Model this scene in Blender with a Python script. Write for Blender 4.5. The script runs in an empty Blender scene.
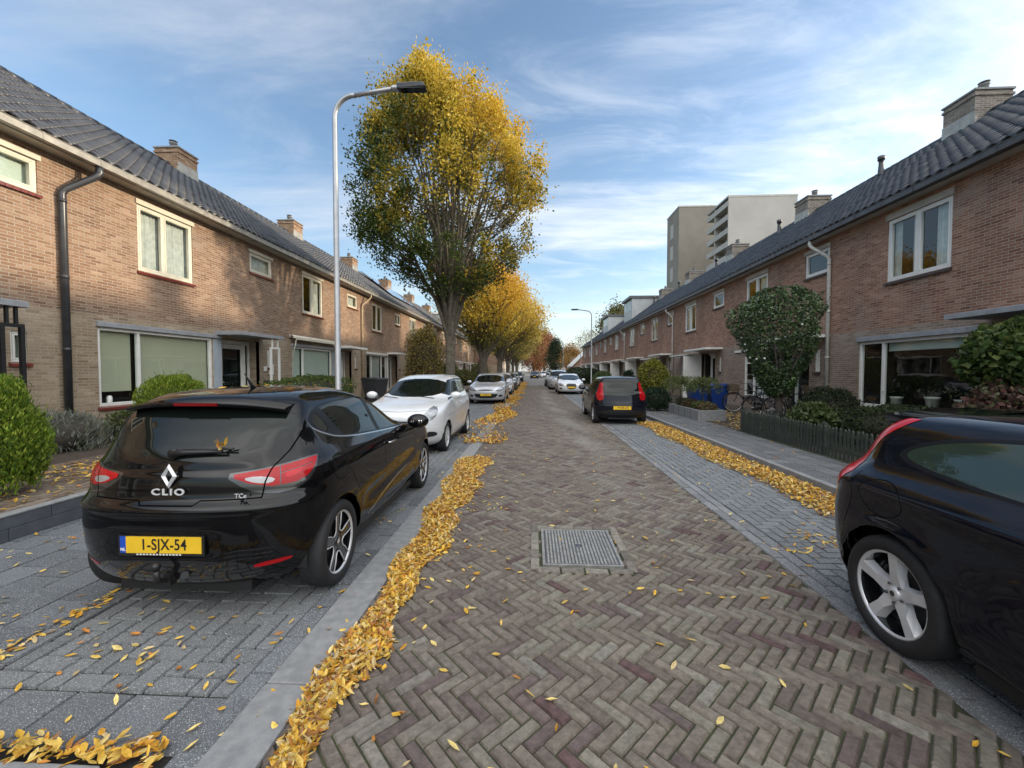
import bpy, bmesh, math, random
import numpy as np
from mathutils import Vector, Matrix, bvhtree
from mathutils.interpolate import poly_3d_calc

random.seed(7)
RNG = np.random.default_rng(7)
SC = bpy.context.scene
COL = SC.collection
R = math.radians
PI = math.pi

# ---------------------------------------------------------------- helpers
def link(o, parent=None):
    COL.objects.link(o)
    if parent is not None:
        o.parent = parent
    return o

def tag(o, label=None, cat=None, group=None, kind=None):
    if label: o['label'] = label
    if cat: o['category'] = cat
    if group: o['group'] = group
    if kind: o['kind'] = kind
    return o

def thing(name, label, cat, loc=(0, 0, 0), rz=0.0, group=None):
    o = bpy.data.objects.new(name, None)
    o.empty_display_size = 0.2
    link(o)
    o.location = loc
    o.rotation_euler = (0, 0, rz)
    return tag(o, label, cat, group)

def copy_tree(o, parent=None):
    c = o.copy()
    COL.objects.link(c)
    c.parent = parent
    for ch in list(o.children):
        copy_tree(ch, c)
    return c

def np_mesh(name, verts, faces, mats, parent=None, smooth=False, col=None, mi=None):
    """verts (N,3), faces (M,k) numpy arrays of one polygon size"""
    me = bpy.data.meshes.new(name)
    verts = np.asarray(verts, dtype=np.float32); faces = np.asarray(faces, dtype=np.int32)
    k = faces.shape[1]
    me.vertices.add(len(verts)); me.vertices.foreach_set('co', verts.ravel())
    me.loops.add(faces.size); me.loops.foreach_set('vertex_index', faces.ravel())
    me.polygons.add(len(faces))
    me.polygons.foreach_set('loop_start', np.arange(0, faces.size, k, dtype=np.int32))
    if mi is not None:
        me.polygons.foreach_set('material_index', np.asarray(mi, dtype=np.int32))
    me.polygons.foreach_set('use_smooth', np.full(len(faces), smooth, dtype=bool))
    me.update(calc_edges=True)
    if col is not None:
        a = me.color_attributes.new('Col', 'FLOAT_COLOR', 'POINT')
        c4 = np.ones((len(verts), 4), dtype=np.float32); c4[:, :3] = col
        a.data.foreach_set('color', c4.ravel())
    for m in (mats if isinstance(mats, (list, tuple)) else [mats]):
        me.materials.append(m)
    o = bpy.data.objects.new(name, me)
    return link(o, parent)

class MB:
    def __init__(s, sx=1.0):
        s.v = []; s.f = []; s.m = []; s.sm = []; s.sx = sx
    def add(s, vs, fs, m=0, smooth=False):
        b = len(s.v)
        s.v += [(p[0]*s.sx, p[1], p[2]) for p in vs]
        for f in fs:
            s.f.append([b+i for i in f]); s.m.append(m); s.sm.append(smooth)
        return s
    def box(s, x0, x1, y0, y1, z0, z1, m=0):
        vs = [(x, y, z) for z in (z0, z1) for y in (y0, y1) for x in (x0, x1)]
        return s.add(vs, [(0,2,3,1),(4,5,7,6),(0,1,5,4),(2,6,7,3),(0,4,6,2),(1,3,7,5)], m)
    def quad(s, a, b, c, d, m=0):
        return s.add([a, b, c, d], [(0,1,2,3)], m)
    def hexa(s, bot, top, m=0):
        n = len(bot)
        fs = [tuple(range(n))[::-1], tuple(range(n, 2*n))] + [(i, (i+1) % n, n+(i+1) % n, n+i) for i in range(n)]
        return s.add(list(bot)+list(top), fs, m)
    def tube(s, pts, r, seg=8, m=0, cap=True, smooth=True):
        pts = [Vector(p) for p in pts]; n = len(pts)
        rs = r if isinstance(r, (list, tuple)) else [r]*n
        vs = []; up = None
        for i, p in enumerate(pts):
            t = (pts[min(i+1, n-1)]-pts[max(i-1, 0)])
            if t.length < 1e-9: t = Vector((0, 0, 1))
            t.normalize()
            if up is None:
                up = t.orthogonal().normalized()
            else:
                up = (up - t*up.dot(t))
                up = up.normalized() if up.length > 1e-6 else t.orthogonal().normalized()
            w = t.cross(up)
            for k in range(seg):
                a = 2*PI*k/seg
                vs.append(p+(up*math.cos(a)+w*math.sin(a))*rs[i])
        fs = [(i*seg+k, i*seg+(k+1) % seg, (i+1)*seg+(k+1) % seg, (i+1)*seg+k) for i in range(n-1) for k in range(seg)]
        s.add([tuple(v) for v in vs], fs, m, smooth)
        if cap:
            b = len(s.v)
            s.f.append([b-n*seg+k for k in range(seg)][::-1]); s.m.append(m); s.sm.append(False)
            s.f.append([b-seg+k for k in range(seg)]); s.m.append(m); s.sm.append(False)
        return s
    def lathe(s, prof, axis='z', c=(0, 0, 0), seg=32, m=0, smooth=True, closed=False):
        """prof: (radius, along)"""
        vs = []
        for (r, h) in prof:
            for k in range(seg):
                a = 2*PI*k/seg; x, y = r*math.cos(a), r*math.sin(a)
                if axis == 'z': vs.append((c[0]+x, c[1]+y, c[2]+h))
                elif axis == 'y': vs.append((c[0]+x, c[1]+h, c[2]+y))
                else: vs.append((c[0]+h, c[1]+x, c[2]+y))
        n = len(prof)
        fs = [(i*seg+k, i*seg+(k+1) % seg, ((i+1) % n)*seg+(k+1) % seg, ((i+1) % n)*seg+k) for i in range(n if closed else n-1) for k in range(seg)]
        return s.add(vs, fs, m, smooth)
    def ell(s, c, rx, ry, rz, m=0, seg=12, rings=8):
        vs = []; 
        for i in range(rings+1):
            t = PI*i/rings
            for k in range(seg):
                a = 2*PI*k/seg
                vs.append((c[0]+rx*math.sin(t)*math.cos(a), c[1]+ry*math.sin(t)*math.sin(a), c[2]+rz*math.cos(t)))
        fs = [(i*seg+k, (i+1)*seg+k, (i+1)*seg+(k+1) % seg, i*seg+(k+1) % seg) for i in range(rings) for k in range(seg)]
        return s.add(vs, fs, m, True)
    def build(s, name, mats, parent=None, bevel=0.0):
        me = bpy.data.meshes.new(name)
        me.from_pydata([tuple(v) for v in s.v], [], s.f)
        me.polygons.foreach_set('material_index', s.m)
        me.polygons.foreach_set('use_smooth', s.sm)
        for m in (mats if isinstance(mats, (list, tuple)) else [mats]):
            me.materials.append(m)
        me.update()
        o = bpy.data.objects.new(name, me)
        if bevel > 0:
            b = o.modifiers.new('bevel', 'BEVEL'); b.width = bevel; b.segments = 2; b.limit_method = 'ANGLE'; b.angle_limit = R(40)
        return link(o, parent)

# ---------------------------------------------------------------- materials
def new_mat(name):
    m = bpy.data.materials.new(name); m.use_nodes = True
    nt = m.node_tree
    return m, nt, nt.nodes['Principled BSDF']

def N(nt, typ, **kw):
    n = nt.nodes.new(typ)
    for k, v in kw.items():
        if k.startswith('i_'):
            n.inputs[k[2:].replace('_', ' ')].default_value = v
        else:
            setattr(n, k, v)
    return n

def L(nt, a, b): nt.links.new(a, b)

def mixc(nt, fac, a, b, mode='MIX'):
    n = nt.nodes.new('ShaderNodeMix'); n.data_type = 'RGBA'; n.blend_type = mode
    for sock, v in ((n.inputs[0], fac), (n.inputs[6], a), (n.inputs[7], b)):
        if hasattr(v, 'is_output'): L(nt, v, sock)
        elif isinstance(v, (tuple, list)): sock.default_value = (*v[:3], 1)
        else: sock.default_value = v
    return n.outputs[2]

def ramp(nt, fac, stops):
    n = nt.nodes.new('ShaderNodeValToRGB')
    while len(n.color_ramp.elements) < len(stops): n.color_ramp.elements.new(0.5)
    for e, (p, c) in zip(n.color_ramp.elements, stops):
        e.position = p; e.color = (*c, 1) if len(c) == 3 else c
    L(nt, fac, n.inputs[0])
    return n.outputs[0]

def vary(name, col, col2=None, rough=0.6, scale=6.0, metal=0.0, bump=0.0, bscale=60.0, spec=0.5, coat=0.0, detail=6):
    """a surface colour wandering between two tones, with fine bump"""
    m, nt, b = new_mat(name)
    tc = N(nt, 'ShaderNodeTexCoord')
    if col2 is None: col2 = tuple(c*0.75 for c in col)
    nz = N(nt, 'ShaderNodeTexNoise', i_Scale=scale, i_Detail=float(detail), i_Roughness=0.6)
    L(nt, tc.outputs['Object'], nz.inputs['Vector'])
    c = ramp(nt, nz.outputs['Fac'], [(0.33, col2), (0.67, col)])
    L(nt, c, b.inputs['Base Color'])
    b.inputs['Roughness'].default_value = rough
    b.inputs['Metallic'].default_value = metal
    b.inputs['Specular IOR Level'].default_value = spec
    b.inputs['Coat Weight'].default_value = coat
    b.inputs['Coat Roughness'].default_value = 0.04
    if bump > 0:
        n2 = N(nt, 'ShaderNodeTexNoise', i_Scale=bscale, i_Detail=4.0)
        L(nt, tc.outputs['Object'], n2.inputs['Vector'])
        bp = N(nt, 'ShaderNodeBump', i_Strength=bump, i_Distance=0.01)
        L(nt, n2.outputs['Fac'], bp.inputs['Height']); L(nt, bp.outputs['Normal'], b.inputs['Normal'])
    return m

def attr_mat(name, rough=0.8, nscale=40.0, namt=0.35, bump=0.3, spec=0.3, translucent=0.0, streak=False):
    """colour comes from the per-piece colour attribute, broken up by noise"""
    m, nt, b = new_mat(name)
    at = N(nt, 'ShaderNodeAttribute', attribute_name='Col')
    tc = N(nt, 'ShaderNodeTexCoord')
    nz = N(nt, 'ShaderNodeTexNoise', i_Scale=nscale, i_Detail=6.0, i_Roughness=0.65)
    L(nt, tc.outputs['Object'], nz.inputs['Vector'])
    g = ramp(nt, nz.outputs['Fac'], [(0.3, (1-namt,)*3), (0.7, (1+namt*0.6,)*3)])
    c = mixc(nt, 1.0, at.outputs['Color'], g, 'MULTIPLY')
    if streak:
        n3 = N(nt, 'ShaderNodeTexNoise', i_Scale=170.0, i_Detail=2.0)
        L(nt, tc.outputs['Object'], n3.inputs['Vector'])
        sp = ramp(nt, n3.outputs['Fac'], [(0.61, (0, 0, 0)), (0.66, (1, 1, 1))])
        c = mixc(nt, sp, c, (0.50, 0.50, 0.49))
    L(nt, c, b.inputs['Base Color'])
    b.inputs['Roughness'].default_value = rough
    b.inputs['Specular IOR Level'].default_value = spec
    if bump > 0:
        n2 = N(nt, 'ShaderNodeTexNoise', i_Scale=nscale*3, i_Detail=5.0)
        L(nt, tc.outputs['Object'], n2.inputs['Vector'])
        bp = N(nt, 'ShaderNodeBump', i_Strength=bump, i_Distance=0.006)
        L(nt, n2.outputs['Fac'], bp.inputs['Height']); L(nt, bp.outputs['Normal'], b.inputs['Normal'])
    if translucent > 0:
        out = nt.nodes['Material Output']
        tr = N(nt, 'ShaderNodeBsdfTranslucent'); L(nt, c, tr.inputs['Color'])
        mx = N(nt, 'ShaderNodeMixShader'); mx.inputs[0].default_value = translucent
        L(nt, b.outputs[0], mx.inputs[1]); L(nt, tr.outputs[0], mx.inputs[2]); L(nt, mx.outputs[0], out.inputs['Surface'])
    return m

def brick_mat(name, c1, c2, c3, mortar, z_split=None, low=None):
    """stretcher bond on a wall in the local y-z plane (or x-z for faces looking along y)"""
    m, nt, b = new_mat(name)
    tc = N(nt, 'ShaderNodeTexCoord'); ge = N(nt, 'ShaderNodeNewGeometry')
    sx = N(nt, 'ShaderNodeSeparateXYZ'); L(nt, tc.outputs['Object'], sx.inputs[0])
    ad = N(nt, 'ShaderNodeMath', operation='ADD'); L(nt, sx.outputs['X'], ad.inputs[0]); L(nt, sx.outputs['Y'], ad.inputs[1])
    cx = N(nt, 'ShaderNodeCombineXYZ'); L(nt, ad.outputs[0], cx.inputs['X']); L(nt, sx.outputs['Z'], cx.inputs['Y'])
    br = N(nt, 'ShaderNodeTexBrick', offset=0.5, i_Scale=1.0, i_Mortar_Size=0.0075, i_Mortar_Smooth=0.25, i_Bias=0.0, i_Brick_Width=0.215, i_Row_Height=0.0595)
    L(nt, cx.outputs[0], br.inputs['Vector'])
    br.inputs['Color1'].default_value = (0, 0, 0, 1); br.inputs['Color2'].default_value = (1, 1, 1, 1)
    br.inputs['Mortar'].default_value = (0.5, 0.5, 0.5, 1)
    def palette(p):
        return ramp(nt, br.outputs['Color'], [(0.0, p[0]), (0.3, p[1]), (0.6, p[1]), (1.0, p[2])])
    up = palette((c1, c2, c3))
    if z_split is not None:
        lo = palette(low)
        st = N(nt, 'ShaderNodeMath', operation='GREATER_THAN'); L(nt, sx.outputs['Z'], st.inputs[0]); st.inputs[1].default_value = z_split
        up = mixc(nt, st.outputs[0], lo, up)
    n1 = N(nt, 'ShaderNodeTexNoise', i_Scale=0.9, i_Detail=5.0, i_Roughness=0.6); L(nt, tc.outputs['Object'], n1.inputs['Vector'])
    g1 = ramp(nt, n1.outputs['Fac'], [(0.3, (0.70, 0.68, 0.66)), (0.7, (1.16, 1.14, 1.12))])
    col = mixc(nt, 1.0, up, g1, 'MULTIPLY')
    n2 = N(nt, 'ShaderNodeTexNoise', i_Scale=34.0, i_Detail=5.0); L(nt, tc.outputs['Object'], n2.inputs['Vector'])
    g2 = ramp(nt, n2.outputs['Fac'], [(0.3, (0.8, 0.8, 0.8)), (0.7, (1.15, 1.15, 1.15))])
    col = mixc(nt, 1.0, col, g2, 'MULTIPLY')
    # pale efflorescence in loose patches
    n3 = N(nt, 'ShaderNodeTexNoise', i_Scale=0.55, i_Detail=7.0, i_Roughness=0.7); L(nt, tc.outputs['Object'], n3.inputs['Vector'])
    e = ramp(nt, n3.outputs['Fac'], [(0.56, (0, 0, 0)), (0.72, (0.42, 0.42, 0.42))])
    col = mixc(nt, e, col, (0.42, 0.38, 0.34))
    col = mixc(nt, br.outputs['Fac'], col, mortar)
    L(nt, col, b.inputs['Base Color'])
    b.inputs['Roughness'].default_value = 0.9; b.inputs['Specular IOR Level'].default_value = 0.2
    inv = N(nt, 'ShaderNodeMath', operation='SUBTRACT'); inv.inputs[0].default_value = 1.0; L(nt, br.outputs['Fac'], inv.inputs[1])
    a2 = N(nt, 'ShaderNodeMath', operation='MULTIPLY_ADD'); L(nt, n2.outputs['Fac'], a2.inputs[0]); a2.inputs[1].default_value = 0.5; L(nt, inv.outputs[0], a2.inputs[2])
    bp = N(nt, 'ShaderNodeBump', i_Strength=0.75, i_Distance=0.012); L(nt, a2.outputs[0], bp.inputs['Height'])
    L(nt, bp.outputs['Normal'], b.inputs['Normal'])
    return m

def paint(name, col, flake=0.0, rough=0.3, dirt=True):
    m, nt, b = new_mat(name)
    tc = N(nt, 'ShaderNodeTexCoord')
    nz = N(nt, 'ShaderNodeTexNoise', i_Scale=3.0, i_Detail=8.0, i_Roughness=0.7); L(nt, tc.outputs['Object'], nz.inputs['Vector'])
    d = tuple(min(1, c*0.9+0.004) for c in col)
    c = ramp(nt, nz.outputs['Fac'], [(0.4, col), (0.75, d)])
    L(nt, c, b.inputs['Base Color'])
    rr = ramp(nt, nz.outputs['Fac'], [(0.35, (0.035,)*3), (0.75, (0.10,)*3)])
    L(nt, rr, b.inputs['Coat Roughness'])
    b.inputs['Roughness'].default_value = rough; b.inputs['Metallic'].default_value = flake
    b.inputs['Coat Weight'].default_value = 1.0; b.inputs['Coat IOR'].default_value = 1.42
    if max(col) < 0.05: b.inputs['Specular IOR Level'].default_value = 0.0
    return m

def plain(name, col, rough=0.5, metal=0.0, coat=0.0, spec=0.5, emit=None):
    return vary(name, col, tuple(c*0.88 for c in col), rough, 4.0, metal, 0.0, spec=spec, coat=coat)

def glass_mat(name, tint=(0.9, 0.95, 0.93), wavy=0.0, refl=1.0):
    """a thin pane: clear straight through, mirror at grazing angles"""
    m, nt, b = new_mat(name); nt.nodes.remove(b)
    out = nt.nodes['Material Output']
    lw = N(nt, 'ShaderNodeLayerWeight', i_Blend=0.5)
    fr = N(nt, 'ShaderNodeMath', operation='POWER'); L(nt, lw.outputs['Facing'], fr.inputs[0]); fr.inputs[1].default_value = 4.0
    tc = N(nt, 'ShaderNodeTexCoord')
    nz = N(nt, 'ShaderNodeTexNoise', i_Scale=2.2, i_Detail=1.0); L(nt, tc.outputs['Object'], nz.inputs['Vector'])
    bp = N(nt, 'ShaderNodeBump', i_Strength=0.06+wavy, i_Distance=0.02); L(nt, nz.outputs['Fac'], bp.inputs['Height'])
    gl = N(nt, 'ShaderNodeBsdfGlossy'); gl.inputs['Roughness'].default_value = 0.01
    L(nt, bp.outputs['Normal'], gl.inputs['Normal'])
    tr = N(nt, 'ShaderNodeBsdfTransparent'); tr.inputs['Color'].default_value = (*tint, 1)
    mu = N(nt, 'ShaderNodeMath', operation='MULTIPLY_ADD', use_clamp=True); L(nt, fr.outputs[0], mu.inputs[0]); mu.inputs[1].default_value = 0.85*refl; mu.inputs[2].default_value = 0.085
    mx = N(nt, 'ShaderNodeMixShader'); L(nt, mu.outputs[0], mx.inputs[0]); L(nt, tr.outputs[0], mx.inputs[1]); L(nt, gl.outputs[0], mx.inputs[2])
    L(nt, mx.outputs[0], out.inputs['Surface'])
    return m

M = {}
M['brickL'] = brick_mat('brick_left', (0.22, 0.125, 0.08), (0.30, 0.185, 0.12), (0.40, 0.28, 0.195), (0.38, 0.33, 0.27), 2.83,
                        ((0.27, 0.195, 0.125), (0.37, 0.285, 0.195), (0.46, 0.37, 0.265)))
M['brickR'] = brick_mat('brick_right', (0.21, 0.095, 0.065), (0.315, 0.165, 0.112), (0.41, 0.25, 0.18), (0.36, 0.305, 0.25), 2.72,
                        ((0.20, 0.15, 0.12), (0.28, 0.215, 0.17), (0.35, 0.28, 0.23)))
M['brickChim'] = brick_mat('brick_chimney', (0.18, 0.09, 0.055), (0.30, 0.17, 0.10), (0.42, 0.28, 0.17), (0.32, 0.28, 0.22))
M['brickGrey'] = brick_mat('brick_grey_chimney', (0.12, 0.10, 0.085), (0.20, 0.175, 0.15), (0.28, 0.25, 0.22), (0.32, 0.30, 0.27))
M['tower1'] = vary('tower_panel_dark', (0.24, 0.215, 0.18), (0.20, 0.18, 0.15), 0.9, 0.35)
M['tower2'] = vary('tower_panel_pale', (0.42, 0.40, 0.365), (0.36, 0.345, 0.315), 0.9, 0.25)
M['white'] = vary('white_paint', (0.78, 0.77, 0.73), (0.68, 0.67, 0.63), 0.35, 3.0, bump=0.05)
M['cream'] = vary('cream_paint', (0.72, 0.68, 0.56), (0.62, 0.58, 0.47), 0.4, 3.0, bump=0.05)
M['soffit'] = vary('soffit_board', (0.50, 0.46, 0.38), (0.36, 0.33, 0.27), 0.6, 2.5, bump=0.1)
M['soffitR'] = vary('soffit_board_grey', (0.46, 0.43, 0.38), (0.34, 0.32, 0.29), 0.6, 2.5, bump=0.1)
M['zinc'] = vary('gutter_zinc', (0.42, 0.40, 0.35), (0.25, 0.24, 0.22), 0.45, 5.0, metal=0.4, bump=0.1)
M['zincdark'] = vary('gutter_dark_zinc', (0.10, 0.10, 0.105), (0.06, 0.06, 0.065), 0.45, 5.0, metal=0.3)
M['pipedark'] = vary('dark_pipe', (0.05, 0.052, 0.058), (0.03, 0.031, 0.035), 0.3, 5.0)
M['pipelight'] = vary('pale_pipe', (0.55, 0.53, 0.48), (0.42, 0.41, 0.37), 0.45, 6.0)
M['pipetan'] = vary('tan_pipe', (0.55, 0.42, 0.26), (0.44, 0.34, 0.21), 0.45, 6.0)
M['lintel'] = vary('blue_grey_concrete', (0.33, 0.34, 0.36), (0.24, 0.25, 0.265), 0.7, 5.0, bump=0.3)
M['panelblue'] = vary('blue_grey_panel', (0.38, 0.43, 0.48), (0.33, 0.38, 0.42), 0.4, 2.0)
M['sillred'] = vary('red_glazed_sill', (0.22, 0.045, 0.035), (0.12, 0.03, 0.028), 0.25, 20.0, coat=0.5)
M['silldark'] = vary('dark_brick_sill', (0.08, 0.055, 0.05), (0.045, 0.035, 0.032), 0.5, 20.0)
M['blind'] = vary('roller_blind', (0.50, 0.49, 0.36), (0.46, 0.45, 0.33), 0.8, 1.0)
M['blindpale'] = vary('pale_blind', (0.55, 0.62, 0.56), (0.5, 0.56, 0.5), 0.8, 1.0)
M['trimdark'] = plain('dark_window_trim', (0.006, 0.006, 0.007), 0.4, spec=0.25)
M['black'] = plain('black_plastic', (0.012, 0.012, 0.013), 0.45)
M['blackgloss'] = plain('black_gloss', (0.008, 0.008, 0.009), 0.12, coat=1.0)
M['gap'] = plain('shut_line', (0.002, 0.002, 0.002), 0.9, spec=0.05)
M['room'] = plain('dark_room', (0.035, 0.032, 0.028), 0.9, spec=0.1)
M['steel'] = vary('galvanised_pole', (0.36, 0.37, 0.38), (0.28, 0.285, 0.29), 0.38, 3.0, metal=0.6)
M['chrome'] = plain('chrome', (0.75, 0.75, 0.76), 0.08, 1.0)
M['silver'] = plain('silver_alloy', (0.66, 0.66, 0.67), 0.30, 0.35)
M['rubber'] = vary('tyre_rubber', (0.018, 0.018, 0.019), (0.011, 0.011, 0.012), 0.75, 30.0, bump=0.15)
M['carglass'] = plain('car_glass', (0.006, 0.009, 0.008), 0.02, spec=0.36)
M['glass'] = glass_mat('window_glass')
M['pane_far'] = vary('far_window_glass', (0.26, 0.27, 0.26), (0.025, 0.028, 0.03), 0.05, 1.7, spec=0.6, detail=1)
M['red'] = plain('red_lens', (0.36, 0.005, 0.008), 0.15, coat=0.15, spec=0.35)
M['redbright'] = plain('red_lens_bright', (0.52, 0.012, 0.02), 0.18, coat=0.15, spec=0.35)
M['lens'] = plain('clear_lens', (0.40, 0.38, 0.38), 0.12, 0.3, coat=1.0)
M['plate'] = plain('plate_yellow', (0.80, 0.50, 0.02), 0.4)
M['plateblue'] = plain('plate_blue', (0.01, 0.07, 0.45), 0.4)
M['ink'] = plain('black_ink', (0.01, 0.01, 0.01), 0.5)
M['kerb'] = vary('kerb_concrete', (0.27, 0.272, 0.27), (0.185, 0.188, 0.19), 0.85, 14.0, bump=0.5, bscale=240.0)
M['wallblock'] = vary('dark_retaining_blocks', (0.085, 0.092, 0.105), (0.06, 0.066, 0.075), 0.7, 8.0, bump=0.3, bscale=150.0)
M['soil'] = vary('garden_soil', (0.075, 0.055, 0.038), (0.04, 0.03, 0.022), 0.95, 18.0, bump=0.8, bscale=60.0)
M['joint'] = vary('joint_sand', (0.022, 0.020, 0.017), (0.010, 0.009, 0.008), 0.95, 30.0, bump=0.6, bscale=200.0)
M['moss'] = vary('mossy_joint', (0.055, 0.065, 0.025), (0.035, 0.033, 0.022), 0.95, 5.0, bump=0.6, bscale=200.0)
M['asphalt'] = vary('far_street', (0.17, 0.16, 0.15), (0.13, 0.122, 0.115), 0.85, 0.8)
M['ground'] = vary('ground_earth', (0.10, 0.095, 0.07), (0.06, 0.065, 0.04), 0.95, 0.4)
M['pavers'] = attr_mat('paver_clay', 0.72, 22.0, 0.42, 0.9, spec=0.35)
M['blocks'] = attr_mat('paver_concrete', 0.8, 50.0, 0.30, 0.7, streak=True)
M['leaf'] = attr_mat('foliage', 0.5, 3.0, 0.15, 0.0, spec=0.35, translucent=0.35)
M['deadleaf'] = attr_mat('fallen_leaf', 0.55, 60.0, 0.25, 0.0, spec=0.3, translucent=0.12)
M['bark'] = vary('bark', (0.14, 0.12, 0.085), (0.055, 0.048, 0.038), 0.95, 9.0, bump=1.0, bscale=26.0)
M['barkdark'] = vary('dark_bark', (0.07, 0.058, 0.045), (0.035, 0.03, 0.025), 0.95, 9.0, bump=1.0, bscale=30.0)
M['iron'] = vary('cast_iron', (0.36, 0.35, 0.32), (0.22, 0.21, 0.19), 0.45, 20.0, metal=0.3, bump=0.3)
M['fence'] = vary('dark_green_picket', (0.045, 0.058, 0.048), (0.028, 0.034, 0.028), 0.6, 14.0, bump=0.4)
M['pot'] = vary('white_pot', (0.68, 0.66, 0.6), (0.55, 0.53, 0.48), 0.5, 8.0)
M['greybin'] = vary('dark_grey_bin', (0.04, 0.042, 0.045), (0.03, 0.03, 0.033), 0.45, 4.0)
M['bluebin'] = vary('blue_bin', (0.008, 0.04, 0.20), (0.006, 0.03, 0.15), 0.4, 4.0)
M['wicker'] = vary('wicker', (0.16, 0.12, 0.08), (0.07, 0.05, 0.035), 0.8, 60.0, bump=0.8)
M['solar'] = plain('solar_panel', (0.012, 0.016, 0.035), 0.12, coat=1.0)
M['zincroof'] = vary('dormer_cladding', (0.42, 0.43, 0.43), (0.34, 0.35, 0.35), 0.5, 2.0)
M['curtain'] = vary('net_curtain', (0.62, 0.63, 0.60), (0.45, 0.46, 0.44), 0.9, 7.0)

def roof_mat():
    m, nt, b = new_mat('roof_tiles')
    tc = N(nt, 'ShaderNodeTexCoord')
    sx = N(nt, 'ShaderNodeSeparateXYZ'); L(nt, tc.outputs['Object'], sx.inputs[0])
    cx = N(nt, 'ShaderNodeCombineXYZ')
    for o_, i_, s_ in (('Y', 'X', 1/0.2475), ('Z', 'Y', 1/0.166)):
        mm = N(nt, 'ShaderNodeMath', operation='MULTIPLY'); L(nt, sx.outputs[o_], mm.inputs[0]); mm.inputs[1].default_value = s_
        fl = N(nt, 'ShaderNodeMath', operation='FLOOR'); L(nt, mm.outputs[0], fl.inputs[0]); L(nt, fl.outputs[0], cx.inputs[i_])
    wn = N(nt, 'ShaderNodeTexWhiteNoise', noise_dimensions='2D'); L(nt, cx.outputs[0], wn.inputs['Vector'])
    c = ramp(nt, wn.outputs['Value'], [(0.0, (0.013, 0.015, 0.021)), (0.5, (0.022, 0.025, 0.033)), (1.0, (0.040, 0.044, 0.054))])
    nz = N(nt, 'ShaderNodeTexNoise', i_Scale=1.3, i_Detail=8.0, i_Roughness=0.7); L(nt, tc.outputs['Object'], nz.inputs['Vector'])
    g = ramp(nt, nz.outputs['Fac'], [(0.52, (0, 0, 0)), (0.75, (0.6, 0.6, 0.6))])
    c = mixc(nt, g, c, (0.11, 0.105, 0.09))
    L(nt, c, b.inputs['Base Color']); b.inputs['Roughness'].default_value = 0.40; b.inputs['Specular IOR Level'].default_value = 0.6
    return m
M['roof'] = roof_mat()

# ---------------------------------------------------------------- camera, world, sun
cam_d = bpy.data.cameras.new('camera'); cam = bpy.data.objects.new('camera', cam_d); link(cam)
cam_d.sensor_width = 36.0; cam_d.lens = 410/1024*36.0
cam_d.clip_start = 0.05; cam_d.clip_end = 4000
cam.location = (0, 0, 1.62); cam.rotation_euler = (R(90-1.82), 0, R(2.93))
SC.camera = cam

SUN_EL, SUN_AZ = R(14.5), R(82)           # azimuth clockwise from +Y (the street runs along +Y)
sd = bpy.data.lights.new('sun', 'SUN'); sd.energy = 2.3; sd.angle = R(1.5); sd.color = (1.0, 0.83, 0.62)
sun = bpy.data.objects.new('sun', sd); link(sun)
sdir = Vector((math.cos(SUN_EL)*math.sin(SUN_AZ), math.cos(SUN_EL)*math.cos(SUN_AZ), math.sin(SUN_EL)))
sun.rotation_euler = sdir.to_track_quat('Z', 'Y').to_euler()
sun.location = (40, 10, 30)

wd = bpy.data.worlds.new('World'); SC.world = wd; wd.use_nodes = True
nt = wd.node_tree; bg = nt.nodes['Background']
sky = N(nt, 'ShaderNodeTexSky', sky_type='NISHITA', sun_disc=False, sun_elevation=SUN_EL, sun_rotation=SUN_AZ, air_density=1.0, dust_density=1.2, ozone_density=1.2)
tc = N(nt, 'ShaderNodeTexCoord'); sp = N(nt, 'ShaderNodeSeparateXYZ'); L(nt, tc.outputs['Generated'], sp.inputs[0])
mz = N(nt, 'ShaderNodeMath', operation='MAXIMUM'); L(nt, sp.outputs['Z'], mz.inputs[0]); mz.inputs[1].default_value = 0.0
az = N(nt, 'ShaderNodeMath', operation='ADD'); L(nt, mz.outputs[0], az.inputs[0]); az.inputs[1].default_value = 0.10
dv = N(nt, 'ShaderNodeVectorMath', operation='DIVIDE'); L(nt, tc.outputs['Generated'], dv.inputs[0])
cb = N(nt, 'ShaderNodeCombineXYZ')
for k in 'XYZ': L(nt, az.outputs[0], cb.inputs[k])
L(nt, cb.outputs[0], dv.inputs[1])
mp = N(nt, 'ShaderNodeMapping'); mp.inputs['Rotation'].default_value = (0, 0, R(-32)); mp.inputs['Scale'].default_value = (0.55, 1.25, 0.0); mp.inputs['Location'].default_value = (3.1, 0.7, 0)
L(nt, dv.outputs[0], mp.inputs['Vector'])
def cloud(scale, loc, lo, hi, dist=0.6, detail=9.0, rough=0.62):
    mv = N(nt, 'ShaderNodeVectorMath', operation='ADD'); mv.inputs[1].default_value = loc; L(nt, mp.outputs[0], mv.inputs[0])
    nz = N(nt, 'ShaderNodeTexNoise', i_Scale=scale, i_Detail=detail, i_Roughness=rough, i_Distortion=dist)
    L(nt, mv.outputs[0], nz.inputs['Vector'])
    mr = N(nt, 'ShaderNodeMapRange', interpolation_type='SMOOTHSTEP', clamp=True); L(nt, nz.outputs['Fac'], mr.inputs['Value'])
    mr.inputs['From Min'].default_value = lo; mr.inputs['From Max'].default_value = hi
    return mr.outputs[0]
c_big = cloud(0.75, (0, 0, 0), 0.44, 0.70)
c_fine = cloud(2.6, (5, 2, 0), 0.40, 0.74, 0.9)
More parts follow.
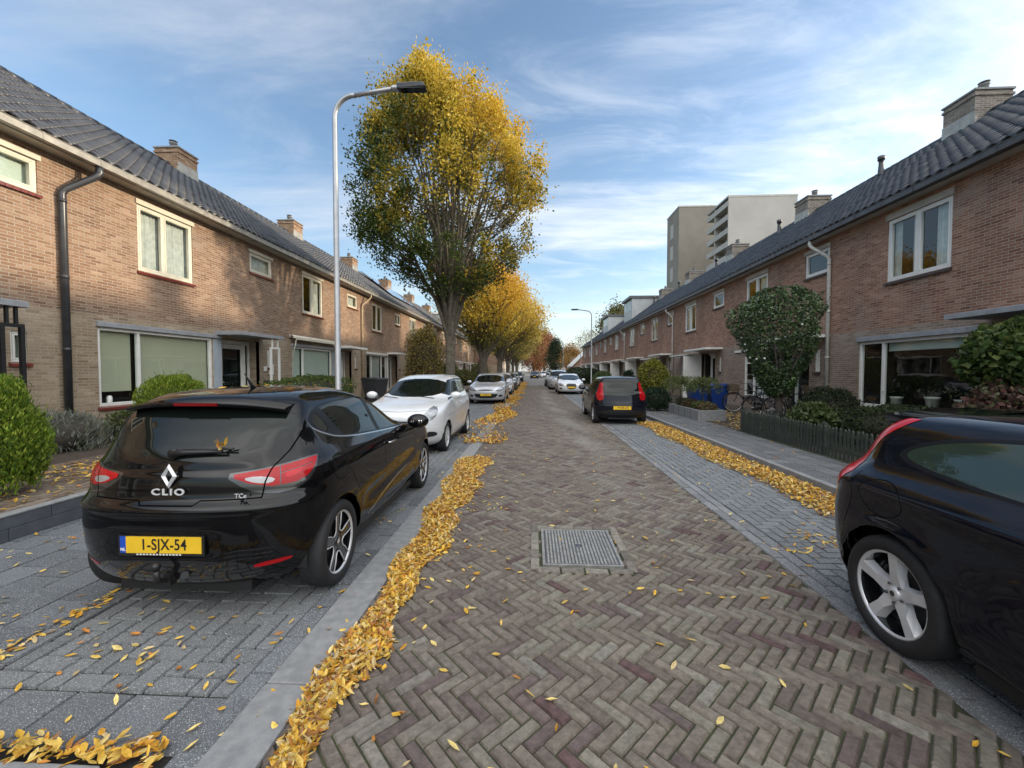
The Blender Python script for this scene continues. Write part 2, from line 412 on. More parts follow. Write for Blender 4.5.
# more cloud towards the sun's side (+X) and near the horizon
az2 = N(nt, 'ShaderNodeMapRange', clamp=True); L(nt, sp.outputs['X'], az2.inputs['Value'])
az2.inputs['From Min'].default_value = -0.75; az2.inputs['From Max'].default_value = 0.75; az2.inputs['To Min'].default_value = 0.30; az2.inputs['To Max'].default_value = 0.92
m1 = N(nt, 'ShaderNodeMath', operation='MULTIPLY_ADD'); L(nt, c_fine, m1.inputs[0]); m1.inputs[1].default_value = 0.45; L(nt, c_big, m1.inputs[2])
m2 = N(nt, 'ShaderNodeMath', operation='MULTIPLY', use_clamp=True); L(nt, m1.outputs[0], m2.inputs[0]); L(nt, az2.outputs[0], m2.inputs[1])
hz = N(nt, 'ShaderNodeMapRange', clamp=True); L(nt, sp.outputs['Z'], hz.inputs['Value'])
hz.inputs['From Min'].default_value = 0.0; hz.inputs['From Max'].default_value = 0.22; hz.inputs['To Min'].default_value = 0.55; hz.inputs['To Max'].default_value = 0.0
m3 = N(nt, 'ShaderNodeMath', operation='MAXIMUM'); L(nt, m2.outputs[0], m3.inputs[0]); L(nt, hz.outputs[0], m3.inputs[1])
dt = N(nt, 'ShaderNodeVectorMath', operation='DOT_PRODUCT'); L(nt, tc.outputs['Generated'], dt.inputs[0]); dt.inputs[1].default_value = sdir
cc = N(nt, 'ShaderNodeMapRange', clamp=True); L(nt, dt.outputs['Value'], cc.inputs['Value'])
cc.inputs['From Min'].default_value = -0.6; cc.inputs['From Max'].default_value = 0.95; cc.inputs['To Min'].default_value = 3.8; cc.inputs['To Max'].default_value = 7.0
cw = N(nt, 'ShaderNodeCombineXYZ')
for k, f_ in (('X', 0.96), ('Y', 1.0), ('Z', 1.06)):
    q = N(nt, 'ShaderNodeMath', operation='MULTIPLY'); L(nt, cc.outputs[0], q.inputs[0]); q.inputs[1].default_value = f_; L(nt, q.outputs[0], cw.inputs[k])
skb = mixc(nt, 1.0, sky.outputs[0], (1.16, 1.24, 1.30), 'MULTIPLY')
skyc = mixc(nt, m3.outputs[0], skb, cw.outputs[0])
# bright sky patch overhead and behind the camera, added to light the shaded street
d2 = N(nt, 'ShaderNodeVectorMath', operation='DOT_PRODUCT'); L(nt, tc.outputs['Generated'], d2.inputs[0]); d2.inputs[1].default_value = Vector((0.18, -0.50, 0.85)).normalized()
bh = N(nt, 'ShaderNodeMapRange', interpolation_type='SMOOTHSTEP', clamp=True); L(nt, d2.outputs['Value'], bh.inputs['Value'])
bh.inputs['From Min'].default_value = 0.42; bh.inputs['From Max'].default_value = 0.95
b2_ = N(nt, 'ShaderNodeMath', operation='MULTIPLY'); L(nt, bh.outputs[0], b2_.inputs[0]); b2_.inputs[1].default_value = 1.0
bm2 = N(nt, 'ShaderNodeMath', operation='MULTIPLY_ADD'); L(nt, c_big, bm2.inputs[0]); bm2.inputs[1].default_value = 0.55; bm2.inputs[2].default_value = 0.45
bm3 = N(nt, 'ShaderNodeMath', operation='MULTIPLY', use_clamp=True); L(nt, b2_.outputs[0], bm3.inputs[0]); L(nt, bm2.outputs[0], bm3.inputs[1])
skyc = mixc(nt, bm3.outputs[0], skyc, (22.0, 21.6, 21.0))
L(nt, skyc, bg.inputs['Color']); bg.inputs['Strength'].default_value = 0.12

SC.view_settings.view_transform = 'Standard'; SC.view_settings.look = 'None'
SC.view_settings.exposure = 0.86; SC.view_settings.gamma = 1.0; SC.view_settings.use_curve_mapping = False
cy = SC.cycles
cy.max_bounces = 6; cy.transparent_max_bounces = 10; cy.diffuse_bounces = 3; cy.glossy_bounces = 3
cy.use_denoising = True
# ================================================================ ground
X_WALL = 9.1
def brick_field(name, cen, hx, hy, ang, cols, mat, z=0.0, jz=0.003, bev=0.004, dep=0.012, kind='structure', tilt=0.007, chip=0.0018):
    n = len(cen); cen = np.asarray(cen)
    hx = np.broadcast_to(np.asarray(hx, dtype=float), (n,)); hy = np.broadcast_to(np.asarray(hy, dtype=float), (n,)); ang = np.broadcast_to(np.asarray(ang, dtype=float), (n,))
    ang = ang + RNG.normal(0, 0.008, n)
    ca, sa = np.cos(ang), np.sin(ang)
    zt = z + np.clip(RNG.normal(0, jz, n), -2*jz, 2*jz); tx = np.clip(RNG.normal(0, tilt, n), -.014, .014); ty = np.clip(RNG.normal(0, tilt, n), -.014, .014)
    V = np.zeros((n, 8, 3))
    for k, (sx, sy) in enumerate(((-1, -1), (1, -1), (1, 1), (-1, 1))):
        for lv, (ins, dz) in enumerate(((bev, 0.0), (0.0, -dep))):
            lx = sx*(hx-ins); ly = sy*(hy-ins)
            i = k + 4*lv
            if lv == 0: lx = lx-sx*np.abs(RNG.normal(0, chip, n)); ly = ly-sy*np.abs(RNG.normal(0, chip, n))
            V[:, i, 0] = cen[:, 0]+lx*ca-ly*sa; V[:, i, 1] = cen[:, 1]+lx*sa+ly*ca
            V[:, i, 2] = zt+dz+(lx*tx+ly*ty if lv == 0 else 0)
    F = np.array([[0, 1, 2, 3]]+[[k, 4+k, 4+(k+1) % 4, (k+1) % 4] for k in range(4)])
    faces = (F[None]+(np.arange(n)*8)[:, None, None]).reshape(-1, 4)
    cols = cols*(np.array([0.84, 0.83, 0.80]) if mat is M['pavers'] else 0.76)
    o = np_mesh(name, V.reshape(-1, 3), faces, mat, col=np.repeat(cols, 8, axis=0))
    return tag(o, kind=kind)

def herring(x0, x1, y0, y1, w, n, rot45, gap=0.0035):
    """herringbone of bricks w x n*w; returns centre, half sizes, angle"""
    cen = []; an = []
    if rot45:
        th = -PI/4
        c, s = math.cos(th), math.sin(th)
        m = int((x1-x0+y1-y0)/w)+10
        cx0, cy0 = (x0+x1)/2, (y0+y1)/2
        rng = int((abs(x1-x0)+abs(y1-y0))/w*0.75)+6
        I, J = np.meshgrid(np.arange(-rng, rng), np.arange(-rng, rng))
        I = I.ravel(); J = J.ravel(); K = (I-J) % (2*n)
    else:
        c, s = 1.0, 0.0; cx0, cy0 = x0, y0
        I, J = np.meshgrid(np.arange(-n-1, int((x1-x0)/w)+n+1), np.arange(-n-1, int((y1-y0)/w)+n+1))
        I = I.ravel(); J = J.ravel(); K = (I-J) % (2*n)
    hm = K == 0; vm = K == 2*n-1
    ux = np.concatenate([I[hm]+n/2, I[vm]+0.5])*w; uy = np.concatenate([J[hm]+0.5, J[vm]+n/2])*w
    a = np.concatenate([np.zeros(hm.sum()), np.full(vm.sum(), PI/2)])
    X = cx0+ux*c-uy*s; Y = cy0+ux*s+uy*c
    th = -PI/4 if rot45 else 0
    if not rot45:      # clip the border bricks to the field
        hor = a < 0.1; hx_ = np.where(hor, n*w/2, w/2); hy_ = np.where(hor, w/2, n*w/2)
        xa = np.maximum(X-hx_, x0); xb = np.minimum(X+hx_, x1); ya = np.maximum(Y-hy_, y0); yb = np.minimum(Y+hy_, y1)
        k = (xb-xa > 0.02) & (yb-ya > 0.02)
        return np.stack([(xa+xb)[k]/2, (ya+yb)[k]/2], 1), (xb-xa)[k]/2-gap/2, (yb-ya)[k]/2-gap/2, np.zeros(k.sum())
    keep = (X > x0) & (X < x1) & (Y > y0) & (Y < y1)
    return np.stack([X[keep], Y[keep]], 1), n*w/2-gap/2, w/2-gap/2, a[keep]+th

def palette(n, cols, wts, var=0.12):
    cols = np.array(cols); idx = RNG.choice(len(cols), n, p=np.array(wts)/sum(wts))
    c = cols[idx]*(1+RNG.normal(0, var, (n, 1)))
    return np.clip(c, 0.01, 0.9)

# wide base sheet, then joints
g = MB(); g.quad((-900, -300, -0.06), (900, -300, -0.06), (900, 1800, -0.06), (-900, 1800, -0.06)); tag(g.build('ground', M['ground']), kind='structure')
RX0, RX1 = -1.12, 2.07
YN = 0.4
g = MB(); g.quad((RX0-0.1, -8, -0.0125), (RX1+0.1, -8, -0.0125), (RX1+0.1, 46, -0.0125), (RX0-0.1, 46, -0.0125)); tag(g.build('road_bedding', M['moss']), kind='structure')
g = MB(); g.quad((-9.3, -8, -0.0145), (-1.2, -8, -0.0145), (-1.2, 62, -0.0145), (-9.3, 62, -0.0145)); g.quad((RX1, -8, -0.0145), (4.0, -8, -0.0145), (4.0, 62, -0.0145), (RX1, 62, -0.0145)); tag(g.build('paving_bedding', M['joint']), kind='structure')
g = MB(); g.quad((-3.0, 46, -0.006), (4.0, 46, -0.006), (4.0, 190, -0.006), (-3.0, 190, -0.006)); tag(g.build('far_road', M['asphalt']), kind='structure')

cen, hx, hy, an = herring(RX0-0.06, RX1+0.05, YN, 46, 0.0667, 3, True, 0.0055)
# keep clear of the manhole
mh = (cen[:, 0] > 0.04) & (cen[:, 0] < 0.80) & (cen[:, 1] > 3.34) & (cen[:, 1] < 4.18)
cen = cen[~mh]; an = an[~mh]; n = len(cen)
cols = palette(n, [(0.205, 0.175, 0.145), (0.17, 0.14, 0.118), (0.235, 0.215, 0.175), (0.14, 0.105, 0.10), (0.125, 0.075, 0.075), (0.25, 0.235, 0.20)], [40, 26, 18, 9, 3, 4], 0.08)
# a worn, paler wheel track wanders down the right half; the left half has more purple bricks
tr = 1.05+0.25*np.sin(cen[:, 1]*0.16+0.8)
wear = np.exp(-((cen[:, 0]-tr)/0.33)**2)*np.clip((cen[:, 1]-4)/6, 0, 1)*(0.55+0.45*np.sin(cen[:, 1]*1.7+cen[:, 0]*4))
cols = cols*(1-0.5*wear[:, None])+np.array([0.40, 0.385, 0.36])*0.5*wear[:, None]
left = np.clip((0.3-cen[:, 0])/1.2, 0, 1)[:, None]*0.35
cols = cols*(1-left)+np.array([0.15, 0.12, 0.115])*left
brick_field('road', cen, hx, hy, an, cols, M['pavers'], 0.0, 0.0024, 0.006, 0.014)

# left parking bay, right parking bay : dark concrete blocks 30 x 15
def grey(n, base=(0.185, 0.195, 0.205), var=0.13): return palette(n, [base, tuple(c*0.9 for c in base), tuple(c*1.1 for c in base)], [5, 3, 3], var)
PX0, PX1 = -3.05, -1.38
cen, hx, hy, an = herring(PX0+0.16, PX1-0.13, 1.92, 60, 0.115, 2, False, 0.010)
brick_field('parking_bay', cen, hx, hy, an, grey(len(cen), (0.205, 0.215, 0.22), 0.05), M['blocks'], 0.0, 0.0015, 0.004, 0.016)
ys = np.arange(YN, 60, 0.305)
edge = np.concatenate([np.stack([np.full(len(ys), x), ys], 1) for x in (PX0+0.07, PX1-0.065)])
brick_field('parking_edge_course', edge, 0.066, 0.149, 0, grey(len(edge), (0.17, 0.18, 0.19)), M['blocks'], 0.001, 0.0015, 0.004, 0.018)
ys = np.arange(1.0, 1.95, 0.305); xs = np.arange(PX0+0.3, PX1-0.1, 0.305)
cen = np.array([(x, 1.76) for x in xs]); brick_field('parking_header_course', cen, 0.149, 0.149, 0, grey(len(cen)), M['blocks'], 0.0, 0.001, 0.004, 0.016)
cen, hx, hy, an = herring(RX1+0.24, 3.88, YN, 60, 0.108, 2, False, 0.009)
c_r = grey(len(cen), (0.215, 0.23, 0.24), 0.05)
brick_field('parking_bay', cen, hx, hy, an, c_r, M['blocks'], 0.0, 0.0015, 0.004, 0.016)
ys = np.arange(YN, 60, 0.305)
edge = np.concatenate([np.stack([np.full(len(ys), x), ys+i*0.15], 1) for i, x in enumerate((RX1+0.055, RX1+0.165))])
brick_field('parking_edge_course', edge, 0.052, 0.149, 0, grey(len(edge), (0.24, 0.245, 0.25)), M['blocks'], 0.008, 0.0015, 0.004, 0.018)
# left pavement: 30 cm tiles in half bond
xs = np.arange(-5.038, PX0-0.1, 0.305); c_ = []
for i, x in enumerate(xs):
    for y in np.arange(YN+(i % 2)*0.15, 62, 0.305): c_.append((x+0.0, y))
c_ = np.array(c_); keep = ~((abs(c_[:, 0]+3.6) < 0.45) & (np.min(abs(c_[:, 1][:, None]-np.array([14.8, 26.0, 38.0, 50.0])[None]), axis=1) < 0.6))
c_ = c_[keep]
brick_field('pavement', c_, 0.149, 0.149, 0, grey(len(c_), (0.165, 0.18, 0.195), 0.08), M['blocks'], 0.0, 0.0015, 0.003, 0.016)
# right pavement, one kerb step up
xs = np.arange(4.17, 5.2, 0.305); c_ = []
for i, x in enumerate(xs):
    for y in np.arange(YN+(i % 2)*0.15, 62, 0.305): c_.append((x, y))
c_ = np.array(c_)
brick_field('pavement', c_, 0.149, 0.149, 0, grey(len(c_), (0.15, 0.155, 0.16), 0.09), M['blocks'], 0.10, 0.0015, 0.003, 0.016)
g = MB(); g.box(4.0, 9.2, -8, 75, -0.055, 0.086); tag(g.build('garden_bed', M['soil']), kind='structure')
# concrete kerbs
g = MB()
for y in np.arange(-4, 62, 1.0): g.box(RX0-0.255+0.0, RX0-0.004, y+0.003, y+0.997, -0.05, 0.012)
tag(g.build('kerb_band', M['kerb'], bevel=0.006), kind='structure')
g = MB()
for y in np.arange(-4, 62, 1.0): g.box(3.90, 4.0, y+0.003, y+0.997, -0.05, 0.112)
tag(g.build('kerb', M['kerb'], bevel=0.012), kind='structure')
g = MB(); g.box(-4.9, -1.75, 1.15, 1.53, -0.05, 0.02); tag(g.build('kerb_end', M['kerb'], bevel=0.01), kind='structure')
# manhole: frame bricks, iron lid with raised studs
g = thing('manhole_cover', 'square cast iron manhole cover with raised studs in the brick road', 'manhole cover', (0.42, 3.76, 0))
b = MB(); b.box(-0.31, 0.31, -0.36, 0.36, -0.03, 0.006)
lid = b.build('lid', M['zincdark'], g); b = MB()
for i in range(20):
    for j in range(20):
        if (i in (9, 10)) and (j in (9, 10)): continue
        x = -0.285+i*0.03; y = -0.335+j*0.0353
        b.hexa([(x-0.010, y-0.012, 0.0055), (x+0.010, y-0.012, 0.0055), (x+0.010, y+0.012, 0.0055), (x-0.010, y+0.012, 0.0055)],
               [(x-0.008, y-0.010, 0.012), (x+0.008, y-0.010, 0.012), (x+0.008, y+0.010, 0.012), (x-0.008, y+0.010, 0.012)])
b.build('studs', M['iron'], lid)
b = MB()
for (x0, x1, y0, y1) in ((-0.335, -0.312, -0.385, 0.385), (0.312, 0.335, -0.385, 0.385), (-0.311, 0.311, -0.385, -0.362), (-0.311, 0.311, 0.362, 0.385)): b.box(x0, x1, y0, y1, -0.03, 0.009)
b.build('frame', M['iron'], g)
fr = []; fa = []
for x in (0.02, 0.815):
    for k in range(5): fr.append((x, 3.40+k*0.19)); fa.append(PI/2)
for y in (3.305, 4.215):
    for k in range(4): fr.append((0.13+k*0.195, y)); fa.append(0)
brick_field('manhole_surround', fr, 0.092, 0.038, fa, palette(len(fr), [(0.27, 0.25, 0.21), (0.2, 0.18, 0.155)], [1, 1]), M['pavers'], 0.007)

# raised left garden with its low wall and brick terrace
g = MB(); g.box(-9.2, -4.98, -4, 62, -0.05, 0.222); tag(g.build('garden_terrace', M['soil']), kind='structure')
w = thing('garden_wall', 'low dark grey block wall edging the raised garden at left', 'low wall', (-4.97, 3.2, 0))
b = MB()
for lv, (z0, z1, off) in enumerate(((0.0, 0.118, 0.2), (0.12, 0.238, 0.55))):
    y = -3.0+off
    while y < 3.6:
        b.box(-0.12, 0.0, y+0.003, min(y+0.797, 3.6), z0, z1); y += 0.8
b.build('blocks', M['wallblock'], w, bevel=0.006)
b = MB(); b.box(-0.125, 0.006, -3.0, 3.6, 0.241, 0.252); b.build('coping', M['kerb'], w)
c_ = []
for i, x in enumerate(np.arange(-6.95, -5.1, 0.105)):
    for y in np.arange(2.4+(i % 2)*0.1, 62, 0.205): c_.append((x+0.05*math.sin(y*1.9), y))
c_ = np.array(c_)
brick_field('garden_terrace_bricks', c_, 0.047, 0.098, 0, palette(len(c_), [(0.20, 0.15, 0.12), (0.16, 0.125, 0.105), (0.235, 0.19, 0.15)], [1, 1, 1]), M['pavers'], 0.245, 0.004, 0.004, 0.02)

# ---------------------------------------------------------------- fallen leaves
LEAFCOL = np.array([(0.80, 0.47, 0.06), (0.86, 0.58, 0.13), (0.72, 0.36, 0.04), (0.62, 0.26, 0.05), (0.88, 0.68, 0.25), (0.42, 0.20, 0.07), (0.80, 0.60, 0.30)])
def fallen(name, xy, z, size, tilt, seed=1, wts=(25, 25, 20, 10, 10, 5, 5)):
    rg = np.random.default_rng(seed); n = len(xy)
    ln = size*rg.uniform(0.7, 1.25, n); wd_ = ln*rg.uniform(0.30, 0.46, n)
    curl = ln*rg.uniform(0.03, 0.20, n)*rg.choice([-0.4, 1], n)
    loc = np.zeros((n, 6, 3))
    loc[:, 0] = np.stack([-ln/2, np.zeros(n), curl*0.6], 1)
    loc[:, 1] = np.stack([-ln*0.08, -wd_/2, curl], 1)
    loc[:, 2] = np.stack([ln*0.30, -wd_*0.33, curl*0.9], 1)
    loc[:, 3] = np.stack([ln/2, np.zeros(n), curl*1.3], 1)
    loc[:, 4] = np.stack([ln*0.18, wd_*0.42, curl*0.9], 1)
    loc[:, 5] = np.stack([-ln*0.2, wd_*0.45, curl], 1)
    mid = np.stack([ln*0.05, np.zeros(n), np.zeros(n)], 1)[:, None, :]
    V = np.concatenate([loc, mid], 1)
    a = rg.uniform(0, 2*PI, n); t1 = rg.normal(0, tilt, n); t2 = rg.normal(0, tilt, n)
    x, y, zz = V[..., 0], V[..., 1], V[..., 2]
    y2 = y*np.cos(t1)[:, None]-zz*np.sin(t1)[:, None]; z2 = y*np.sin(t1)[:, None]+zz*np.cos(t1)[:, None]
    x3 = x*np.cos(t2)[:, None]+z2*np.sin(t2)[:, None]; z3 = -x*np.sin(t2)[:, None]+z2*np.cos(t2)[:, None]
    X = x3*np.cos(a)[:, None]-y2*np.sin(a)[:, None]; Y = x3*np.sin(a)[:, None]+y2*np.cos(a)[:, None]
    z3 = z3-z3.min(axis=1, keepdims=True)
    W = np.stack([X+xy[:, 0][:, None], Y+xy[:, 1][:, None], z3+np.asarray(z)[:, None]], -1)
    F = np.array([[0, 1, 6], [1, 2, 6], [2, 3, 6], [3, 4, 6], [4, 5, 6], [5, 0, 6]])
    faces = (F[None]+(np.arange(n)*7)[:, None, None]).reshape(-1, 3)
    c = LEAFCOL[rg.choice(7, n, p=np.array(wts)/sum(wts))]*rg.uniform(0.60, 1.05, (n, 1))
    c = np.repeat(c[:, None, :], 7, axis=1); c[:, 6] *= 0.8
    return np_mesh(name, W.reshape(-1, 3), faces, M['deadleaf'], col=np.clip(c, 0, 0.95).reshape(-1, 3))

def band(y0, y1, lo, hi, n, seed, dens=None):
    rg = np.random.default_rng(seed)
    out = []
    while len(out) < n:
        y = rg.uniform(y0, y1, n); t = rg.beta(1.6, 1.6, n); a = lo(y); b = hi(y)
        x = a+(b-a)*t
        k = rg.uniform(0, 1, n) < (dens(x, y) if dens else 1.0)
        out += list(zip(x[k], y[k], (t*(1-t)*4)[k]))
    return np.array(out[:n])
P = []; 
# main drift against the kerb in front
b1 = band(1.5, 7.55, lambda y: -1.13-0.22*np.clip((y-3.2)/3.5, 0, 1)+0.05*np.sin(y*5.1), lambda y: -0.95+0.10*np.clip((y-1.5)/1.2, 0, 1)+0.10*np.clip((y-3)/3, 0, 1)+0.05*np.sin(y*3.7)+0.04*np.sin(y*9.1), 11500, 3,
          lambda x, y: np.clip(0.25+(y-1.2)*0.5, 0, 1))
z1 = np.random.default_rng(5).uniform(0, 1, len(b1))*0.038*b1[:, 2]*np.clip((b1[:, 1]-1)/2, 0.3, 1)+0.004
o = fallen('fallen_leaves', b1[:, :2], z1, 0.054, 0.36, 11, (22, 24, 14, 12, 14, 14, 12)); tag(o, 'thick yellow drift of fallen leaves along the near left kerb', 'leaves', kind='stuff')
b2 = band(9.0, 60, lambda y: -1.75+0.25*np.sin(y*0.9)-0.3*np.exp(-((y-10.4)/1.2)**2), lambda y: -0.72+0.18*np.sin(y*1.3+1)-0.0*y, 9500, 4,
          lambda x, y: np.clip(0.55+0.45*np.sin(y*0.8+2), 0.15, 1)*np.clip(1.1-y/90, 0.2, 1))
z2 = np.random.default_rng(6).uniform(0, 1, len(b2))*0.05*b2[:, 2]+0.006
o = fallen('fallen_leaves', b2[:, :2], z2, 0.10, 0.4, 12, (25, 15, 25, 20, 8, 5, 2)); tag(o, 'orange and yellow fallen leaves beside the white parked cars', 'leaves', kind='stuff')
b3 = band(3.0, 12.9, lambda y: 3.16+0.06*np.sin(y*2.3)+0.10*np.clip(1-(y-5)/3, 0, 1), lambda y: 3.90+0*y, 9500, 8)
z3 = np.random.default_rng(9).uniform(0, 1, len(b3))*0.06*np.clip(b3[:, 2]+0.3, 0, 1)+0.004
o = fallen('fallen_leaves', b3[:, :2], z3, 0.062, 0.38, 13, (22, 26, 16, 12, 14, 12, 9)); tag(o, 'long drift of yellow leaves against the right kerb', 'leaves', kind='stuff')
b4 = band(22, 27, lambda y: 3.0+0*y, lambda y: 4.0+0*y, 700, 18)
o = fallen('fallen_leaves', b4[:, :2], np.full(len(b4), 0.01), 0.11, 0.4, 14); tag(o, 'small patch of yellow leaves before the white saloon', 'leaves', kind='stuff')
# loose leaves
rg = np.random.default_rng(21)
sc = [np.stack([rg.uniform(-1.05, 2.0, 170), 1.5+rg.exponential(4.5, 170)], 1),
      np.stack([rg.normal(-0.85, 0.28, 150), rg.uniform(1.6, 8, 150)], 1),
      np.stack([rg.uniform(-3.0, -1.15, 55), rg.uniform(1.7, 2.6, 55)], 1),
      np.stack([rg.uniform(-3.0, -1.2, 90), rg.uniform(2.6, 9, 90)], 1),
      np.stack([rg.uniform(-4.9, -3.05, 170), rg.uniform(1.9, 5.5, 170)], 1),
      np.stack([rg.uniform(2.1, 3.5, 120), rg.uniform(2.6, 13, 120)], 1),
      np.stack([rg.normal(2.75, 0.12, 40), rg.normal(4.0, 0.16, 40)], 1),
      np.stack([rg.normal(2.35, 0.10, 16), rg.normal(3.75, 0.06, 16)], 1),
      np.stack([rg.normal(3.02, 0.04, 150)*-1, rg.uniform(1.9, 3.4, 150)], 1),
      np.stack([rg.normal(-2.2, 0.14, 14), rg.normal(2.15, 0.05, 14)], 1)]
xy = np.concatenate(sc)
o = fallen('fallen_leaves', xy, np.full(len(xy), 0.005), 0.056, 0.22, 15, (20, 25, 12, 6, 25, 3, 9)); tag(o, 'single yellow leaves scattered over the road and parking bays', 'leaves', kind='stuff')
xy = np.stack([-1.55-np.abs(rg.normal(0, 0.8, 240)), rg.normal(1.585, 0.035, 240)], 1)
o = fallen('fallen_leaves', xy, np.abs(rg.normal(0, 0.010, 240))+0.008, 0.062, 0.3, 16); tag(o, 'row of fallen leaves caught by the concrete edging in the near left corner', 'leaves', kind='stuff')
xy = np.concatenate([np.stack([rg.uniform(4.02, 5.15, 60), rg.uniform(4, 20, 60)], 1)])
o = fallen('fallen_leaves', xy, np.full(len(xy), 0.105), 0.07, 0.2, 17); tag(o, 'few single leaves on the right pavement', 'leaves', kind='stuff')
xy = np.concatenate([np.stack([rg.uniform(-6.9, -5.1, 420), rg.uniform(2.9, 7.2, 420)], 1), np.stack([rg.normal(-6.2, 0.3, 200), rg.normal(5.6, 0.5, 200)], 1)])
o = fallen('fallen_leaves', xy, np.full(len(xy), 0.25), 0.07, 0.25, 19, (25, 30, 10, 5, 20, 3, 9)); tag(o, 'fallen leaves on the brick path behind the low garden wall', 'leaves', kind='stuff')
xy = np.stack([rg.uniform(5.3, 8.4, 900), rg.uniform(10.8, 16.5, 900)], 1)
o = fallen('fallen_leaves', xy, np.full(len(xy), 0.09), 0.085, 0.3, 20, (15, 25, 8, 4, 35, 3, 15)); tag(o, 'pale fallen leaves covering the front yard by the bicycles', 'leaves', kind='stuff')
# ================================================================ houses
EAVE_D = 0.42       # gutter stands this far out
def roof_mesh(W):
    tile = 0.2475; nt_ = int(round(W/tile)); per = 8
    u = np.linspace(0, W, nt_*per+1); ph = (u/tile) % 1.0
    wave = 0.028*np.sin(2*PI*ph)+0.012*np.sin(4*PI*ph+0.7)
    z0, z1 = 5.87, 8.86; d0, d1 = EAVE_D+0.03, -3.7
    Ls = math.hypot(d1-d0, z1-z0); nc = 19
    nrm = np.array([(z1-z0), (d0-d1)])/Ls       # (d, z) outward normal
    dirv = np.array([(d1-d0), (z1-z0)])/Ls
    rows = []
    for c in range(nc):
        s0 = Ls*c/nc; s1 = Ls*(c+1)/nc+0.002
        lift = 0.032
        for s, h in ((s0, -0.01), (s0, lift), (s1, 0.008)):
            jit = RNG.normal(0, 0.003, nt_)[np.minimum((u/tile).astype(int), nt_-1)]
            hh = h+wave+jit
            rows.append(np.stack([d0+dirv[0]*s+nrm[0]*hh, u, z0+dirv[1]*s+nrm[1]*hh], 1))
    V = np.concatenate(rows); nu = len(u); F = []
    for r in range(len(rows)-1):
        if r % 3 == 2: continue
        a = r*nu+np.arange(nu-1)
        F.append(np.stack([a, a+1, a+1+nu, a+nu], 1))
    return V, np.concatenate(F)

def holes_wall(b, u0, u1, z0, z1, holes, m=0, depth=0.12, reveal=0):
    """front sheet of a wall with rectangular holes and their reveals"""
    us = sorted({u0, u1} | {h[0] for h in holes} | {h[1] for h in holes}); zs = sorted({z0, z1} | {h[2] for h in holes} | {h[3] for h in holes})
    for i in range(len(us)-1):
        for j in range(len(zs)-1):
            cu, cz = (us[i]+us[i+1])/2, (zs[j]+zs[j+1])/2
            if any(h[0] < cu < h[1] and h[2] < cz < h[3] for h in holes): continue
            b.quad((0, us[i], zs[j]), (0, us[i+1], zs[j]), (0, us[i+1], zs[j+1]), (0, us[i], zs[j+1]), m)
    for (a, c, d, e) in [h[:4] for h in holes]:
        dp = -depth
        b.quad((0, a, d), (dp, a, d), (dp, a, e), (0, a, e), m); b.quad((0, c, d), (dp, c, d), (dp, c, e), (0, c, e), m)
        b.quad((0, a, d), (0, c, d), (dp, c, d), (dp, a, d), m); b.quad((0, a, e), (0, c, e), (dp, c, e), (dp, a, e), m)

